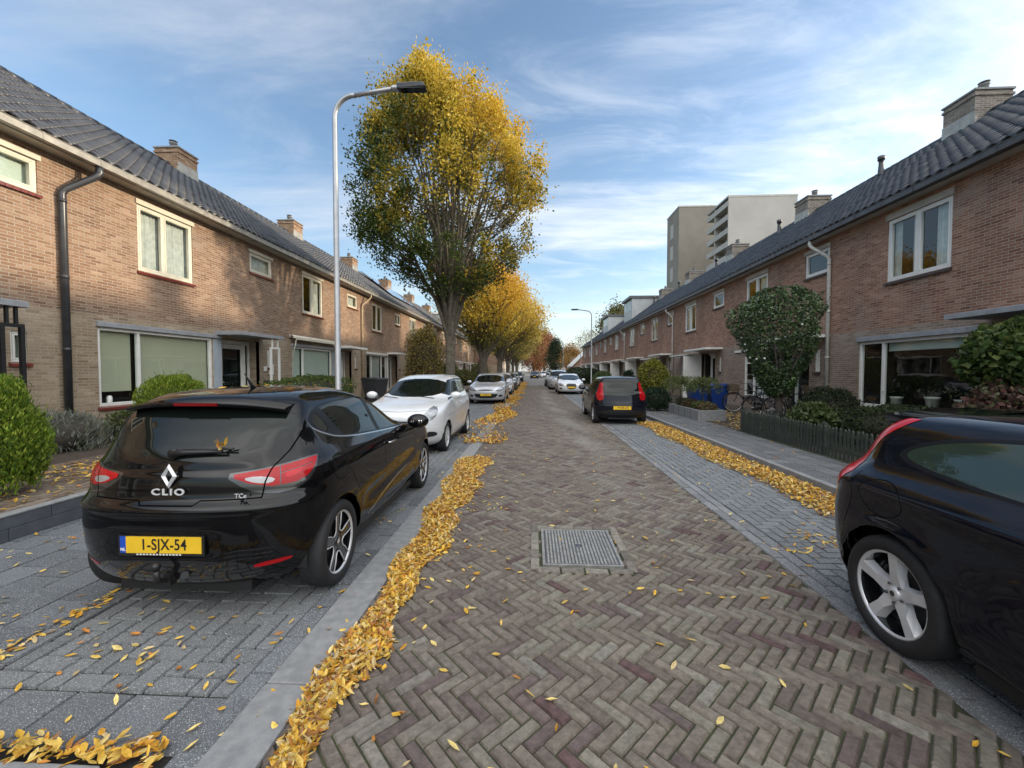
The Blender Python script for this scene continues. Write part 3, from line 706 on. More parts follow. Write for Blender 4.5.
def window(root, sx, u0, u1, z0, z1, splits=(0.5,), blind=None, frame='white', sill='sillred', near=True, transom=None, lintel=None, fw=0.065, room=True, curtain=None, label=None):
    fb = MB(sx); f0, f1 = -0.10, -0.02
    fb.box(f0, f1, u0, u0+fw, z0, z1); fb.box(f0, f1, u1-fw, u1, z0, z1)
    fb.box(f0, f1, u0+fw, u1-fw, z1-fw, z1); fb.box(f0, f1+0.012, u0+fw, u1-fw, z0, z0+fw)
    ss = [u0+fw]+[u0+(u1-u0)*s for s in splits]+[u1-fw]
    for s in ss[1:-1]: fb.box(f0+0.001, f1-0.001, s-fw*0.5, s+fw*0.5, z0+fw, z1-fw)
    if transom: fb.box(f0+0.002, f1-0.004, u0+fw, u1-fw, transom-fw*0.4, transom+fw*0.4)
    # opening casements sit inside the fixed frame
    k = 0.035
    for i in range(len(ss)-1):
        a = ss[i]+(fw*0.5 if i else 0)+0.004; c = ss[i+1]-(fw*0.5 if i < len(ss)-2 else 0)-0.004
        if near and (u1-u0) < 2.2:
            for q in ((a, a+k, z0+fw+.004, z1-fw-.004), (c-k, c, z0+fw+.004, z1-fw-.004), (a+k, c-k, z0+fw+.004, z0+fw+k), (a+k, c-k, z1-fw-k, z1-fw-.004)):
                fb.box(f0+0.012, f1+0.006, *q)
    fr = fb.build('window', M[frame], root, bevel=0.005 if near else 0)
    if label: fr['label'] = label
    gb = MB(sx); gb.quad((-0.06, u0+fw*0.7, z0+fw*0.7), (-0.06, u1-fw*0.7, z0+fw*0.7), (-0.06, u1-fw*0.7, z1-fw*0.7), (-0.06, u0+fw*0.7, z1-fw*0.7))
    gb.build('pane', M['glass'] if near else M['pane_far'], fr)
    if near:
        cb_ = MB(sx)
        for (a, c, zb, mm) in (blind or []):
            ua = u0+(u1-u0)*a; uc = u0+(u1-u0)*c
            cb_.box(-0.150, -0.145, ua+0.03, uc-0.03, zb, z1-0.02, 0)
        if blind: cb_.build('blind', M[blind[0][3]], fr)
        if curtain:
            for (a, c) in curtain:
                vb = MB(sx); n = 40; ua = u0+(u1-u0)*a; uc = u0+(u1-u0)*c
                vs = []; 
                for i in range(n+1):
                    u = ua+(uc-ua)*i/n; d = -0.17+0.022*math.sin(i*1.3)+0.008*math.sin(i*3.1)
                    vs += [(d, u, z0+0.05), (d*1.02, u, z1-0.03)]
                vb.add(vs, [(2*i, 2*i+2, 2*i+3, 2*i+1) for i in range(n)], 0, True)
                vb.build('curtain', M['curtain'], fr)
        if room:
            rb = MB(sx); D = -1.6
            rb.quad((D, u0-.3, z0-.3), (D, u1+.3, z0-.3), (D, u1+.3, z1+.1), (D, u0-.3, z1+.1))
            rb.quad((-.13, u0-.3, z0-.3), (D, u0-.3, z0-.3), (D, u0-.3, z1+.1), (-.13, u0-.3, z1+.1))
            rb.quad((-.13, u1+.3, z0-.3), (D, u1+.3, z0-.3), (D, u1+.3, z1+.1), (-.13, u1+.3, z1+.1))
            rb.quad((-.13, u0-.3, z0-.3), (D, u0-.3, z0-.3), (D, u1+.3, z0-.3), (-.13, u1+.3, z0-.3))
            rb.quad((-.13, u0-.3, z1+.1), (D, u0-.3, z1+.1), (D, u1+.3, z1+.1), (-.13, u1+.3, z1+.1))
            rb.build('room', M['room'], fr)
    if sill:
        sb = MB(sx)
        if near:
            n = max(2, int((u1-u0+0.08)/0.11)); w_ = (u1-u0+0.08)/n
            for i in range(n):
                a = u0-0.04+i*w_
                sb.hexa([(-0.02, a+.003, z0-.075), (0.055, a+.003, z0-.085), (0.055, a+w_-.003, z0-.085), (-0.02, a+w_-.003, z0-.075)],
                        [(-0.02, a+.003, z0-.002), (0.055, a+.003, z0-.030), (0.055, a+w_-.003, z0-.030), (-0.02, a+w_-.003, z0-.002)])
        else: sb.box(-0.02, 0.05, u0-0.04, u1+0.04, z0-0.08, z0-0.004)
        sb.build('sill', M[sill], fr)
    if lintel:
        lb = MB(sx); lb.box(-0.02, 0.035, u0-0.04, u1+0.04, z1+0.002, z1+lintel[1]); lb.build('lintel', M[lintel[0]], fr)
    return fr

ROOF = {}
def house(side, y0, W, label, group, cfg, near=True):
    """terraced house; local u runs along the street, d out towards it"""
    sx = -side*1.0   # left (side -1): +x is outward ; right (side +1): -x is outward
    root = thing('terraced_house', label, 'house', (side*X_WALL, y0, 0), 0, group)
    bm_ = M['brickL'] if side < 0 else M['brickR']
    wins = cfg['windows']; dr = cfg.get('door')
    holes = [(w['u0'], w['u1'], w['z0'], w['z1']) for w in wins]
    if dr: holes.append((dr['u0'], dr['u1'], 0.22, dr['z1']))
    b = MB(sx); holes_wall(b, 0, W, -0.1, 5.76, holes, 0, 0.11)
    # the body behind: gable-shaped party walls
    for u in (0.0, W):
        b.add([(0, u, 0), (-8.0, u, 0), (-8.0, u, 5.7), (-3.7, u, 8.80), (0, u, 5.7)], [(0, 1, 2, 3, 4)])
    b.quad((-8.0, 0, 0), (-8.0, W, 0), (-8.0, W, 5.7), (-8.0, 0, 5.7))
    b.build('wall', bm_, root)
    # thin slipped course above the ground floor (an expansion joint seen as a dark line)
    zc = 2.84 if side < 0 else 2.73
    b = MB(sx); b.box(-0.01, 0.004, 0.0, wins[0]['u0']-0.06 if side < 0 else W, zc-0.012, zc); 
    if side < 0: b.build('string_course', M['silldark'], root)
    # roof
    key = round(W, 2)
    if key not in ROOF: ROOF[key] = roof_mesh(W)
    V, F = ROOF[key]; V = V.copy(); V[:, 0] *= sx
    rf = np_mesh('roof', V, F, M['roof'], root, smooth=True)
    b = MB(sx); b.quad((-3.7, 0, 8.84), (-3.7, W, 8.84), (-8.4, W, 5.6), (-8.4, 0, 5.6)); b.build('rear_slope', M['roof'], rf)
    b = MB(sx)
    for k in range(int(W/0.35)+1):
        a = k*0.35; c = min(a+0.36, W)
        if c-a < 0.05: continue
        b.tube([(-3.7, a, 8.855), (-3.7, c-0.02, 8.85)], [0.095, 0.108], 10)
    b.build('ridge_tiles', M['roof'], rf)
    # soffit, fascia, gutter
    b = MB(sx); b.box(0.0, EAVE_D-0.11, 0, W, 5.722, 5.745); b.build('soffit', M['soffit'] if side < 0 else M['soffitR'], root)
    b = MB(sx)
    gm = 0
    b.box(EAVE_D-0.108, EAVE_D-0.09, 0, W, 5.70, 5.86); b.box(EAVE_D-0.088, EAVE_D+0.02, 0, W, 5.715, 5.727)
    b.box(EAVE_D+0.02, EAVE_D+0.032, 0, W, 5.715, 5.835); b.tube([(EAVE_D+0.03, 0, 5.842), (EAVE_D+0.03, W, 5.842)], 0.012, 6)
    for u in np.arange(0.5, W, 0.85): b.box(EAVE_D+0.031, EAVE_D+0.040, u, u+0.03, 5.712, 5.85)
    b.build('gutter', M['zinc'] if side < 0 else M['zincdark'], root)
    # windows
    for w in wins:
        kw = {k: v for k, v in w.items() if k not in ('u0', 'u1', 'z0', 'z1')}
        kw.setdefault('sill', 'sillred' if side < 0 else 'silldark')
        window(root, sx, w['u0'], w['u1'], w['z0'], w['z1'], near=near, **kw)
    # door with side light
    if dr:
        d0, d1 = -0.42, -0.34; u0, u1, zt = dr['u0'], dr['u1'], dr['z1']
        fb = MB(sx); z0 = 0.24
        sl = dr.get('side', 0.34)
        rev = dr.get('flip', False)
        ua, ub = (u0+sl, u1-0.25) if not rev else (u0+0.25, u1-sl)
        for (a, c) in ((u0, u0+0.07), (u1-0.07, u1), (ua-0.05, ua+0.03), (ub-0.03, ub+0.05)): fb.box(d0, d1, a, c, z0, zt)
        fb.box(d0+.001, d1-.001, u0, u1, zt-0.12, zt-0.001); fb.box(d0+.001, d1+0.05, u0, u1, z0-0.1, z0+0.02)
        fd = fb.build('door_frame', M['white'], root)
        db = MB(sx)
        for q in ((ua+.03, ua+.13, z0+.03, zt-.13), (ub-.13, ub-.03, z0+.03, zt-.13), (ua+.13, ub-.13, z0+.03, z0+.25), (ua+.13, ub-.13, zt-.27, zt-.13)): db.box(d0+.02, d1-.02, *q)
        dd = db.build('door', M[dr.get('col', 'white')], root)
        pb = MB(sx); pb.box(d0+.035, d0+.04, ua+.12, ub-.12, z0+.2, zt-.25); pb.box(d0+.035, d0+.04, u0+.06, ua-.04, z0+.1, zt-.1); pb.box(d0+.035, d0+.04, ub+.04, u1-.06, z0+.1, zt-.1)
        pb.build('pane', M['pane_far'] if not near else M['carglass'], dd)
        if near:
            hb = MB(sx); hb.tube([(d1-.02, ua+.08, 1.28), (d1+.04, ua+.08, 1.28), (d1+.04, ua+.19, 1.28)], 0.011, 8); hb.box(d1-.02, d1-.008, ua+.055, ua+.105, 1.18, 1.36); hb.build('handle', M['chrome'], dd)
        rb = MB(sx)
        rb.quad((0, u0, 0.2), (d0, u0, 0.2), (d0, u0, zt), (0, u0, zt)); rb.quad((0, u1, 0.2), (d0, u1, 0.2), (d0, u1, zt), (0, u1, zt)); rb.quad((0, u0, zt), (d0, u0, zt), (d0, u1, zt), (0, u1, zt)); rb.quad((-.1, u0, .235), (d0, u0, .235), (d0, u1, .235), (-.1, u1, .235))
        rb.build('porch_reveal', bm_, root)
    if 'panel' in cfg:
        a, c, z0, z1, mm = cfg['panel']; b = MB(sx); b.box(-0.02, 0.012, a, c, z0, z1); b.box(0.012, 0.02, (a+c)/2-0.01, (a+c)/2+0.01, z0, z1); b.build('panel', M[mm], root)
    if 'lintel' in cfg:
        a, c, z0, z1 = cfg['lintel']; b = MB(sx); b.box(-0.02, 0.06, a, c, z0, z1); b.build('lintel', M[cfg.get('lmat', 'lintel')], root, bevel=0.006)
    if 'canopy' in cfg:
        a, c, z0, z1, out = cfg['canopy']; b = MB(sx); b.box(0.0, out, a, c, z0, z1); b.box(0.01, out-0.02, a+0.02, c-0.02, z1, z1+0.012)
        b.build('canopy', M[cfg.get('cmat', 'lintel')], root, bevel=0.008)
    if 'support' in cfg:
        u0, u1, d, mm = cfg['support']; zt = cfg['canopy'][2]; b = MB(sx); t = 0.028
        zm = zt-0.33
        for u in (u0, u1): b.box(d-t, d+t, u-t, u+t, 0.0, zm)
        b.box(d-t+.001, d+t-.001, u0-t+.001, u1+t-.001, zm, zm+0.055)
        for u in (u0+0.07, u1-0.07): b.box(d-t*.7, d+t*.7, u-t*.7, u+t*.7, zm+0.05, zt)
        b.box(d-t*.8, d+t*.8, u0, u1, 0.0, 0.04)
        b.build('canopy_support', M[mm], root)
    if 'downpipe' in cfg:
        u, mm, r = cfg['downpipe']; b = MB(sx)
        b.tube([(EAVE_D-0.03, u+0.42, 5.72), (EAVE_D-0.03, u+0.42, 5.58), (EAVE_D-0.06, u+0.38, 5.50), (0.10, u+0.04, 5.12), (0.075, u, 5.02), (0.075, u, 4.9), (0.075, u, 0.25)], r, 12)
        b.lathe([(r+.006, 0), (r+.008, .03), (r+.006, .06)], 'z', (EAVE_D-0.03, u+0.42, 5.58), 12)
        for z in (4.85, 3.4, 2.0): b.lathe([(r, 0), (r+.007, .0), (r+.007, .07), (r, .07)], 'z', (0.075, u, z), 12)
        for z in (4.2, 2.7, 1.2): b.box(0.0, 0.1, u-0.012, u+0.012, z, z+0.03)
        b.build('downpipe', M[mm], root)
    if 'chimney' in cfg:
        u0, u1, dd0, dd1, zt, mm = cfg['chimney']; b = MB(sx); b.box(dd0, dd1, u0, u1, 7.6, zt)
        b.box(dd0-.03, dd1+.03, u0-.03, u1+.03, zt-0.15, zt-0.08); 
        ch = b.build('chimney', M[mm], rf)
        b = MB(sx); b.box(dd0-.04, dd1+.04, u0-.04, u1+.04, zt, zt+.06); b.build('capstone', M['kerb'], ch, bevel=0.01)
        for k, u in enumerate(np.linspace(u0+0.18, u1-0.18, 2)):
            b = MB(sx); c = ((dd0+dd1)/2+0.1*(-1)**k, u, zt+.06)
            b.lathe([(0.001, 0.0), (0.11, 0), (0.10, 0.16), (0.125, 0.17), (0.125, 0.2), (0.08, 0.2)], 'z', c, 12)
            b.lathe([(0.001, 0.30), (0.13, 0.26), (0.001, 0.25)], 'z', c, 12)
            for q in range(3): b.box(c[0]-.006+.09*math.cos(q*2.1), c[0]+.006+.09*math.cos(q*2.1), c[1]-.006+.09*math.sin(q*2.1), c[1]+.006+.09*math.sin(q*2.1), c[2]+.19, c[2]+.27)
            b.build('chimney_pot', M['kerb'], ch)
        b = MB(sx); b.add([(dd1+.012, u0-.02, 8.3), (dd1+.012, u1+.02, 8.3), (dd1+.012, u1+.02, 8.95), (dd1+.012, u0-.02, 8.95)], [(0, 1, 2, 3)]); b.box(dd1-.05, dd1+.02, u0-.02, u1+.02, 8.2, 8.78); b.build('flashing', M['zinc'], ch)
    if 'vent' in cfg:
        for (u, t) in cfg['vent']:
            d = EAVE_D-(EAVE_D+3.7)*t; z = 5.87+(9.0-5.87)*t; b = MB(sx)
            b.lathe([(0.10, -.1), (0.075, .28), (0.075, .42), (0.11, .42), (0.11, .56), (0.07, .58), (0.0, .58)], 'z', (d, u, z), 12); b.build('roof_vent', M['zincdark'], rf)
    if 'solar' in cfg:
        u0, u1, n, t0, t1 = cfg['solar']; b = MB(sx); 
        for i in range(n):
            a = u0+(u1-u0)*i/n+.015; c = u0+(u1-u0)*(i+1)/n-.015
            P_ = lambda u, t, h: (EAVE_D-(EAVE_D+3.7)*t+.6*h, u, 5.87+3.13*t+.8*h)
            b.hexa([P_(a, t0, .08), P_(c, t0, .08), P_(c, t1, .08), P_(a, t1, .08)], [P_(a, t0, .12), P_(c, t0, .12), P_(c, t1, .12), P_(a, t1, .12)])
        b.build('solar_panels', M['solar'], rf)
    if 'dormer' in cfg:
        u0, u1, zt, dfr = cfg['dormer']; b = MB(sx); b.box(-4.2, dfr, u0, u1, 6.6, zt-.25, 0); dm = b.build('dormer', M['zincroof'], rf)
        b = MB(sx); b.box(-4.3, dfr+.25, u0-.12, u1+.12, zt-.25, zt); b.build('dormer_roof', M[cfg.get('dmat', 'zincdark')], dm)
        b = MB(sx); n = 3
        for i in range(n):
            a = u0+.15+(u1-u0-.3)*i/n+.04; c = u0+.15+(u1-u0-.3)*(i+1)/n-.04; b.box(dfr-.01, dfr+.01, a, c, zt-1.35, zt-.35)
        b.build('dormer_window', M['pane_far'], dm)
    if 'awning' in cfg:
        u0, u1, z = cfg['awning']; b = MB(sx); b.tube([(.12, u0, z), (.12, u1, z)], 0.055, 10); b.hexa([(.02, u0, z-.02), (.30, u0, z-.09), (.30, u1, z-.09), (.02, u1, z-.02)], [(.02, u0, z+.07), (.30, u0, z-.06), (.30, u1, z-.06), (.02, u1, z+.07)])
        b.box(.29, .32, u0, u1, z-.13, z-.05); b.tube([(.28, u0+.03, z-.08), (.04, u0+.05, z-1.1)], .012, 6); b.tube([(.28, u1-.03, z-.08), (.04, u1-.05, z-1.1)], .012, 6)
        b.build('awning', M['cream'], root)
    if 'extras' in cfg: cfg['extras'](root, sx)
    return root

def lantern_bits(root, sx):
    b = MB(sx); b.box(0.0, 0.03, 6.02, 6.16, 1.62, 1.78); b.build('house_number', M['white'], root)
    b = MB(sx); b.box(0.0, 0.10, 6.28, 6.40, 1.5, 1.85); b.build('mailbox', M['white'], root)
    b = MB(sx); b.box(0, .05, 6.0, 6.25, .95, 1.3)
    for k in range(14): b.ell((0.08, 6.12+0.1*math.cos(k), 1.15+0.12*math.sin(k*1.7)), .04, .04, .05)
    b.build('wreath', M['barkdark'], root)

# ---- left row, boundaries every 6.93 m
def cfgL(**kw):
    base = dict(windows=[
        dict(u0=0.73, u1=3.80, z0=0.87, z1=2.55, splits=(0.30,), blind=[(0, 0.28, 1.17, 'blind'), (0.30, 1, 0.9, 'blind')], lintel=None),
        dict(u0=1.67, u1=3.20, z0=3.95, z1=5.47, splits=(0.45,), curtain=[(0.02, 0.44), (0.48, 0.98)], lintel=('cream', 0.11), frame='cream'),
        dict(u0=5.42, u1=6.55, z0=4.83, z1=5.45, splits=(), curtain=[(0.02, 0.98)], lintel=('cream', 0.09), frame='cream'),
        dict(u0=6.22, u1=6.38, z0=1.75, z1=2.35, splits=(), fw=0.03, room=False)],
        door=dict(u0=4.15, u1=5.80, z1=2.58), lintel=(0.70, 4.12, 2.555, 2.665), canopy=(3.90, 5.90, 2.66, 2.755, 0.80), panel=(3.83, 4.13, 0.25, 2.54, 'panelblue'),
        chimney=(6.54, 7.36, -4.15, -3.3, 9.42, 'brickChim'))
    base.update(kw); return base
def W_(base, i, **kw):
    base['windows'][i].update(kw); return base
LW = 6.93; L0 = 7.42
GL = 'brick terraced houses along the left side'
c = cfgL(support=(5.58, 5.84, 0.72, 'black'), windows=[
    dict(u0=0.73, u1=3.80, z0=0.87, z1=2.55, splits=(0.30,), blind=[(0, 1, 0.9, 'blind')]),
    dict(u0=1.67, u1=3.20, z0=3.95, z1=5.47, splits=(0.45,), frame='cream'),
    dict(u0=5.35, u1=6.70, z0=4.88, z1=5.48, splits=(), blind=[(0, 1, 4.95, 'blindpale')], frame='cream', lintel=('cream', 0.09)),
    dict(u0=6.22, u1=6.46, z0=1.78, z1=2.32, splits=(), fw=0.035, blind=[(0, 1, 1.85, 'blindpale')])])
house(-1, L0-LW, LW, 'nearest brick house at the left edge, black canopy frame by a tiny window', GL, c)
c = cfgL(downpipe=(0.10, 'pipedark', 0.062), support=(5.32, 5.74, 0.72, 'white'), extras=lantern_bits, vent=[])
hL1 = house(-1, L0, LW, 'left brick house with thick black downpipe, beige roller blinds and blue grey door panel', GL, c)
c = cfgL(awning=(0.55, 3.95, 2.92), cmat='white', windows=[
    dict(u0=0.73, u1=3.80, z0=0.87, z1=2.55, splits=(0.26,), blind=[(0, 0.25, 1.05, 'blindpale'), (0.27, 1, 1.2, 'blindpale')]),
    dict(u0=1.50, u1=3.05, z0=3.93, z1=5.47, splits=(0.48,), curtain=[(0.55, 0.95)], lintel=('cream', 0.09), frame='cream'),
    dict(u0=5.45, u1=6.55, z0=4.80, z1=5.45, splits=(), curtain=[(0.05, 0.95)], frame='cream'),
    dict(u0=6.22, u1=6.38, z0=1.75, z1=2.35, splits=(), fw=0.03, room=False)])
house(-1, L0+LW, LW, 'left brick house with a rolled cream awning over its ground floor window', GL, c)
c = cfgL(downpipe=(0.06, 'pipetan', 0.045), cmat='white', lmat='white', windows=[
    dict(u0=0.73, u1=3.80, z0=0.87, z1=2.55, splits=(0.25, 0.75), curtain=[(0.26, 0.74)]),
    dict(u0=1.60, u1=3.10, z0=3.93, z1=5.47, splits=(0.5,), curtain=[(0.02, 0.3)], frame='cream'),
    dict(u0=5.45, u1=6.55, z0=4.70, z1=5.45, splits=(0.5,), frame='cream'),
    dict(u0=6.22, u1=6.38, z0=1.75, z1=2.35, splits=(), fw=0.03, room=False)], panel=(3.83, 4.13, 0.25, 2.54, 'white'))
house(-1, L0+2*LW, LW, 'left brick house with tan downpipe and slatted blinds, just before the first big tree', GL, c)
far = cfgL(cmat='white', lmat='white', solar=(0.8, 6.2, 5, 0.35, 0.9), panel=(3.83, 4.13, 0.25, 2.54, 'white'))
hf = house(-1, L0+3*LW, LW, 'left brick house with solar panels on its roof, beyond the tan downpipe', GL, far, near=False)
far2 = cfgL(cmat='white', lmat='white', panel=(3.83, 4.13, 0.25, 2.54, 'white'), downpipe=(0.06, 'pipetan', 0.045))
hg = house(-1, L0+4*LW, LW, 'left brick house with tan downpipe seen right behind the first tree trunk', GL, far2, near=False)
far3 = cfgL(cmat='white', lmat='white', panel=(3.83, 4.13, 0.25, 2.54, 'white'), dormer=(1.4, 5.2, 8.9, -1.2), dmat='white')
hd = house(-1, L0+6*LW, LW, 'left brick house with a white dormer, seen past the first tree trunk', GL, far3, near=False)
for k, lb in ((5, 'left brick house next to the one with the white dormer, nearer side'), (7, 'last brick house of the first left row, beyond the white dormer')):
    c_ = copy_tree(hg); c_.location.y = L0+k*LW; c_['label'] = lb
for k in range(6):
    c_ = copy_tree(hg if k % 2 else hf); c_.location.y = L0+(8.9+k)*LW; c_['label'] = 'far left brick house half hidden behind the yellow trees, one of the second row'; c_['group'] = 'far brick houses of the second left row'
    c_.location.x -= 0.4
# ---- right row
def cfgR(**kw):
    base = dict(windows=[
        dict(u0=2.70, u1=5.80, z0=0.66, z1=2.42, splits=(0.68,)),
        dict(u0=3.45, u1=5.05, z0=3.92, z1=5.45, splits=(0.5,), lintel=('soffitR', 0.16)),
        dict(u0=0.08, u1=1.25, z0=4.70, z1=5.45, splits=(), lintel=('soffitR', 0.12)),
        dict(u0=0.45, u1=0.63, z0=1.65, z1=2.30, splits=(), fw=0.03, room=False)],
        door=dict(u0=0.95, u1=2.55, z1=2.55, flip=True), lintel=(2.62, 5.88, 2.425, 2.52), canopy=(0.1, 2.9, 2.66, 2.745, 0.85), lmat='white', cmat='white',
        chimney=(6.37, 7.27, -4.3, -3.3, 9.5, 'brickGrey'), vent=[(1.2, 0.86)])
    base.update(kw); return base
RW = 7.02; R0 = 6.05
GR = 'brick terraced houses along the right side'
c = cfgR(lmat='lintel', cmat='lintel', lintel=(2.62, 5.95, 2.425, 2.55), canopy=(-0.2, 2.62, 2.64, 2.735, 0.9), windows=[
    dict(u0=2.72, u1=5.92, z0=0.66, z1=2.42, splits=(0.76,), blind=[(0.0, 0.76, 2.13, 'blindpale')], fw=0.075, label='wide white window with a rolled pale blind and three potted plants'),
    dict(u0=3.45, u1=5.08, z0=3.90, z1=5.45, splits=(0.5,), curtain=[(0.02, 0.30), (0.52, 0.66), (0.86, 0.98)], lintel=('soffitR', 0.16)),
    dict(u0=0.08, u1=1.25, z0=4.70, z1=5.45, splits=(), lintel=('soffitR', 0.12)),
    dict(u0=0.45, u1=0.63, z0=1.65, z1=2.30, splits=(), fw=0.03, room=False)], vent=[])
house(1, R0, RW, 'nearest right brick house with wide plant-filled window and grey canopy', GR, c)
c = cfgR(downpipe=(0.03, 'pipelight', 0.05), support=(0.22, 0.54, 0.74, 'black'), windows=[
    dict(u0=2.60, u1=5.10, z0=0.55, z1=2.42, splits=(0.28, 0.72), transom=1.95, curtain=[(0.30, 0.70)]),
    dict(u0=3.45, u1=5.05, z0=3.92, z1=5.45, splits=(0.5,), lintel=('soffitR', 0.16), blind=[(0, 0.48, 4.6, 'blindpale')]),
    dict(u0=0.12, u1=1.25, z0=4.70, z1=5.45, splits=(), lintel=('soffitR', 0.12)),
    dict(u0=0.45, u1=0.68, z0=1.60, z1=2.30, splits=(), fw=0.05, blind=[(0, 1, 1.7, 'blindpale')])], vent=[(2.6, 0.93)])
c['door']['col'] = 'blindpale'
house(1, R0+RW, RW, 'right brick house behind the round tree and the parked bicycles', GR, c)
def porch(root, sx):
    b = MB(sx); b.box(0.0, 0.95, 2.6, 2.68, 0.1, 2.42); b.build('porch_screen', M['white'], root); b = MB(sx); b.box(0.0, 0.7, 2.72, 5.7, 2.48, 2.55); b.build('bay_roof', M['white'], root)
c = cfgR(windows=[
    dict(u0=2.75, u1=5.6, z0=0.75, z1=2.40, splits=(0.2, 0.55), curtain=[(0.62, 0.8)]),
    dict(u0=3.45, u1=5.05, z0=3.92, z1=5.45, splits=(0.5,), lintel=('soffitR', 0.16), curtain=[(0.02, 0.3), (0.7, 0.98)]),
    dict(u0=0.08, u1=1.25, z0=4.75, z1=5.45, splits=(), lintel=('soffitR', 0.12)),
    dict(u0=0.3, u1=0.48, z0=1.6, z1=2.30, splits=(), fw=0.03, room=False)], extras=porch)
house(1, R0+2*RW, RW, 'right brick house with white glazed porch behind the low planter trees', GR, c)
far = cfgR(downpipe=(0.03, 'pipelight', 0.05), extras=porch)
hr = house(1, R0+3*RW, RW, 'right brick house with pale downpipe, just beyond the one with the glazed porch', GR, far, near=False)
far = cfgR(extras=porch)
hr2 = house(1, R0+4*RW, RW, 'right brick house without dormer, two beyond the glazed porch', GR, far, near=False)
far = cfgR(extras=porch, dormer=(1.6, 5.2, 9.3, -1.0)); far['downpipe'] = (0.03, 'pipelight', 0.05)
hr3 = house(1, R0+5*RW, RW, 'right brick house with the large pale dormer above its roof', GR, far, near=False)
c_ = copy_tree(hr2); c_.location.y = R0+6*RW; c_['label'] = 'right brick house between the two dormers'
far = cfgR(extras=porch, dormer=(0.8, 4.6, 9.2, -1.0)); hr4 = house(1, R0+7*RW, RW, 'right brick house with the smaller dark topped dormer', GR, far, near=False)
c_ = copy_tree(hr); c_.location.y = R0+8*RW; c_['label'] = 'last but one brick house of the right row'
c_ = copy_tree(hr2); c_.location.y = R0+9*RW-0.6; c_['label'] = 'end brick house of the right row, beside the dark hedge'
# houses just behind the camera close off the street on both sides
c_ = copy_tree(hg); c_.location.y = L0-2*LW; c_['label'] = 'left brick house beside the camera, out of the picture'
c_ = copy_tree(hr2); c_.location.y = R0-RW; c_['label'] = 'right brick house beside the camera, out of the picture'

# pot plants and jars on the window boards
def pot(x, y, z, h, r, leafc, label, seed, n=60, lr=0.05):
    t = thing('potted_plant', label, 'pot plant', (x, y, z))
    b = MB(); b.lathe([(0.001, 0), (r*0.72, 0), (r*0.9, h*0.8), (r, h*0.82), (r*1.02, h), (r*0.9, h), (r*0.85, h*0.85), (0.001, h*0.85)], 'z', (0, 0, 0), 18); b.build('pot', M['pot'], t)
    leafcloud('foliage', RNG.normal(0, 1, (n, 3))*np.array([r*1.0, r*1.0, r*0.8])+np.array([0, 0, h+r*0.8]), lr, leafc, t, seed=seed)
    return t
# ================================================================ plants
def leafcloud(name, cen, size, cols, parent=None, seed=1, up=0.0, aspect=0.55, droop=0.0, mat=None, cidx=None, axis=None, jitter=0.25):
    """diamond leaves (folded along the midrib); cols: list of colours or (N,3)"""
    rg = np.random.default_rng(seed); cen = np.asarray(cen); n = len(cen)
    ln = size*rg.uniform(0.65, 1.3, n)
    d = rg.normal(0, 1, (n, 3)); d[:, 2] += up*2.0; d[:, 2] -= droop
    if axis is not None: d = d*0.45+axis*1.2
    d /= np.linalg.norm(d, axis=1, keepdims=True)
    r = rg.normal(0, 1, (n, 3)); s = np.cross(d, r); s /= np.linalg.norm(s, axis=1, keepdims=True)+1e-9
    q = np.cross(s, d)
    l2 = (ln/2)[:, None]; w2 = l2*aspect
    V = np.stack([cen-d*l2, cen+s*w2+q*w2*0.35, cen+d*l2, cen-s*w2+q*w2*0.35], 1)
    F = np.array([[0, 1, 2], [0, 2, 3]])
    faces = (F[None]+(np.arange(n)*4)[:, None, None]).reshape(-1, 3)
    cols = np.asarray(cols, dtype=float)
    c = cols[rg.integers(0, len(cols), n)] if (cols.ndim == 2 and len(cols) != n) else cols
    c = c*rg.uniform(1-jitter, 1+jitter, (n, 1))
    return np_mesh(name, V.reshape(-1, 3), faces, mat or M['leaf'], parent, col=np.repeat(np.clip(c, 0.002, 0.95), 4, axis=0))

def noise3(p, f, seed):
    """cheap smooth noise in -1..1 from a few sines"""
    rg = np.random.default_rng(seed); o = np.zeros(len(p))
    for k in range(5):
        w = rg.normal(0, 1, 3)*f; o += np.sin(p@w+rg.uniform(0, 6.28))
    return o/3.0

def env(prof, z):
    zs = [p[0] for p in prof]; rs = [p[1] for p in prof]
    return np.interp(z, zs, rs)

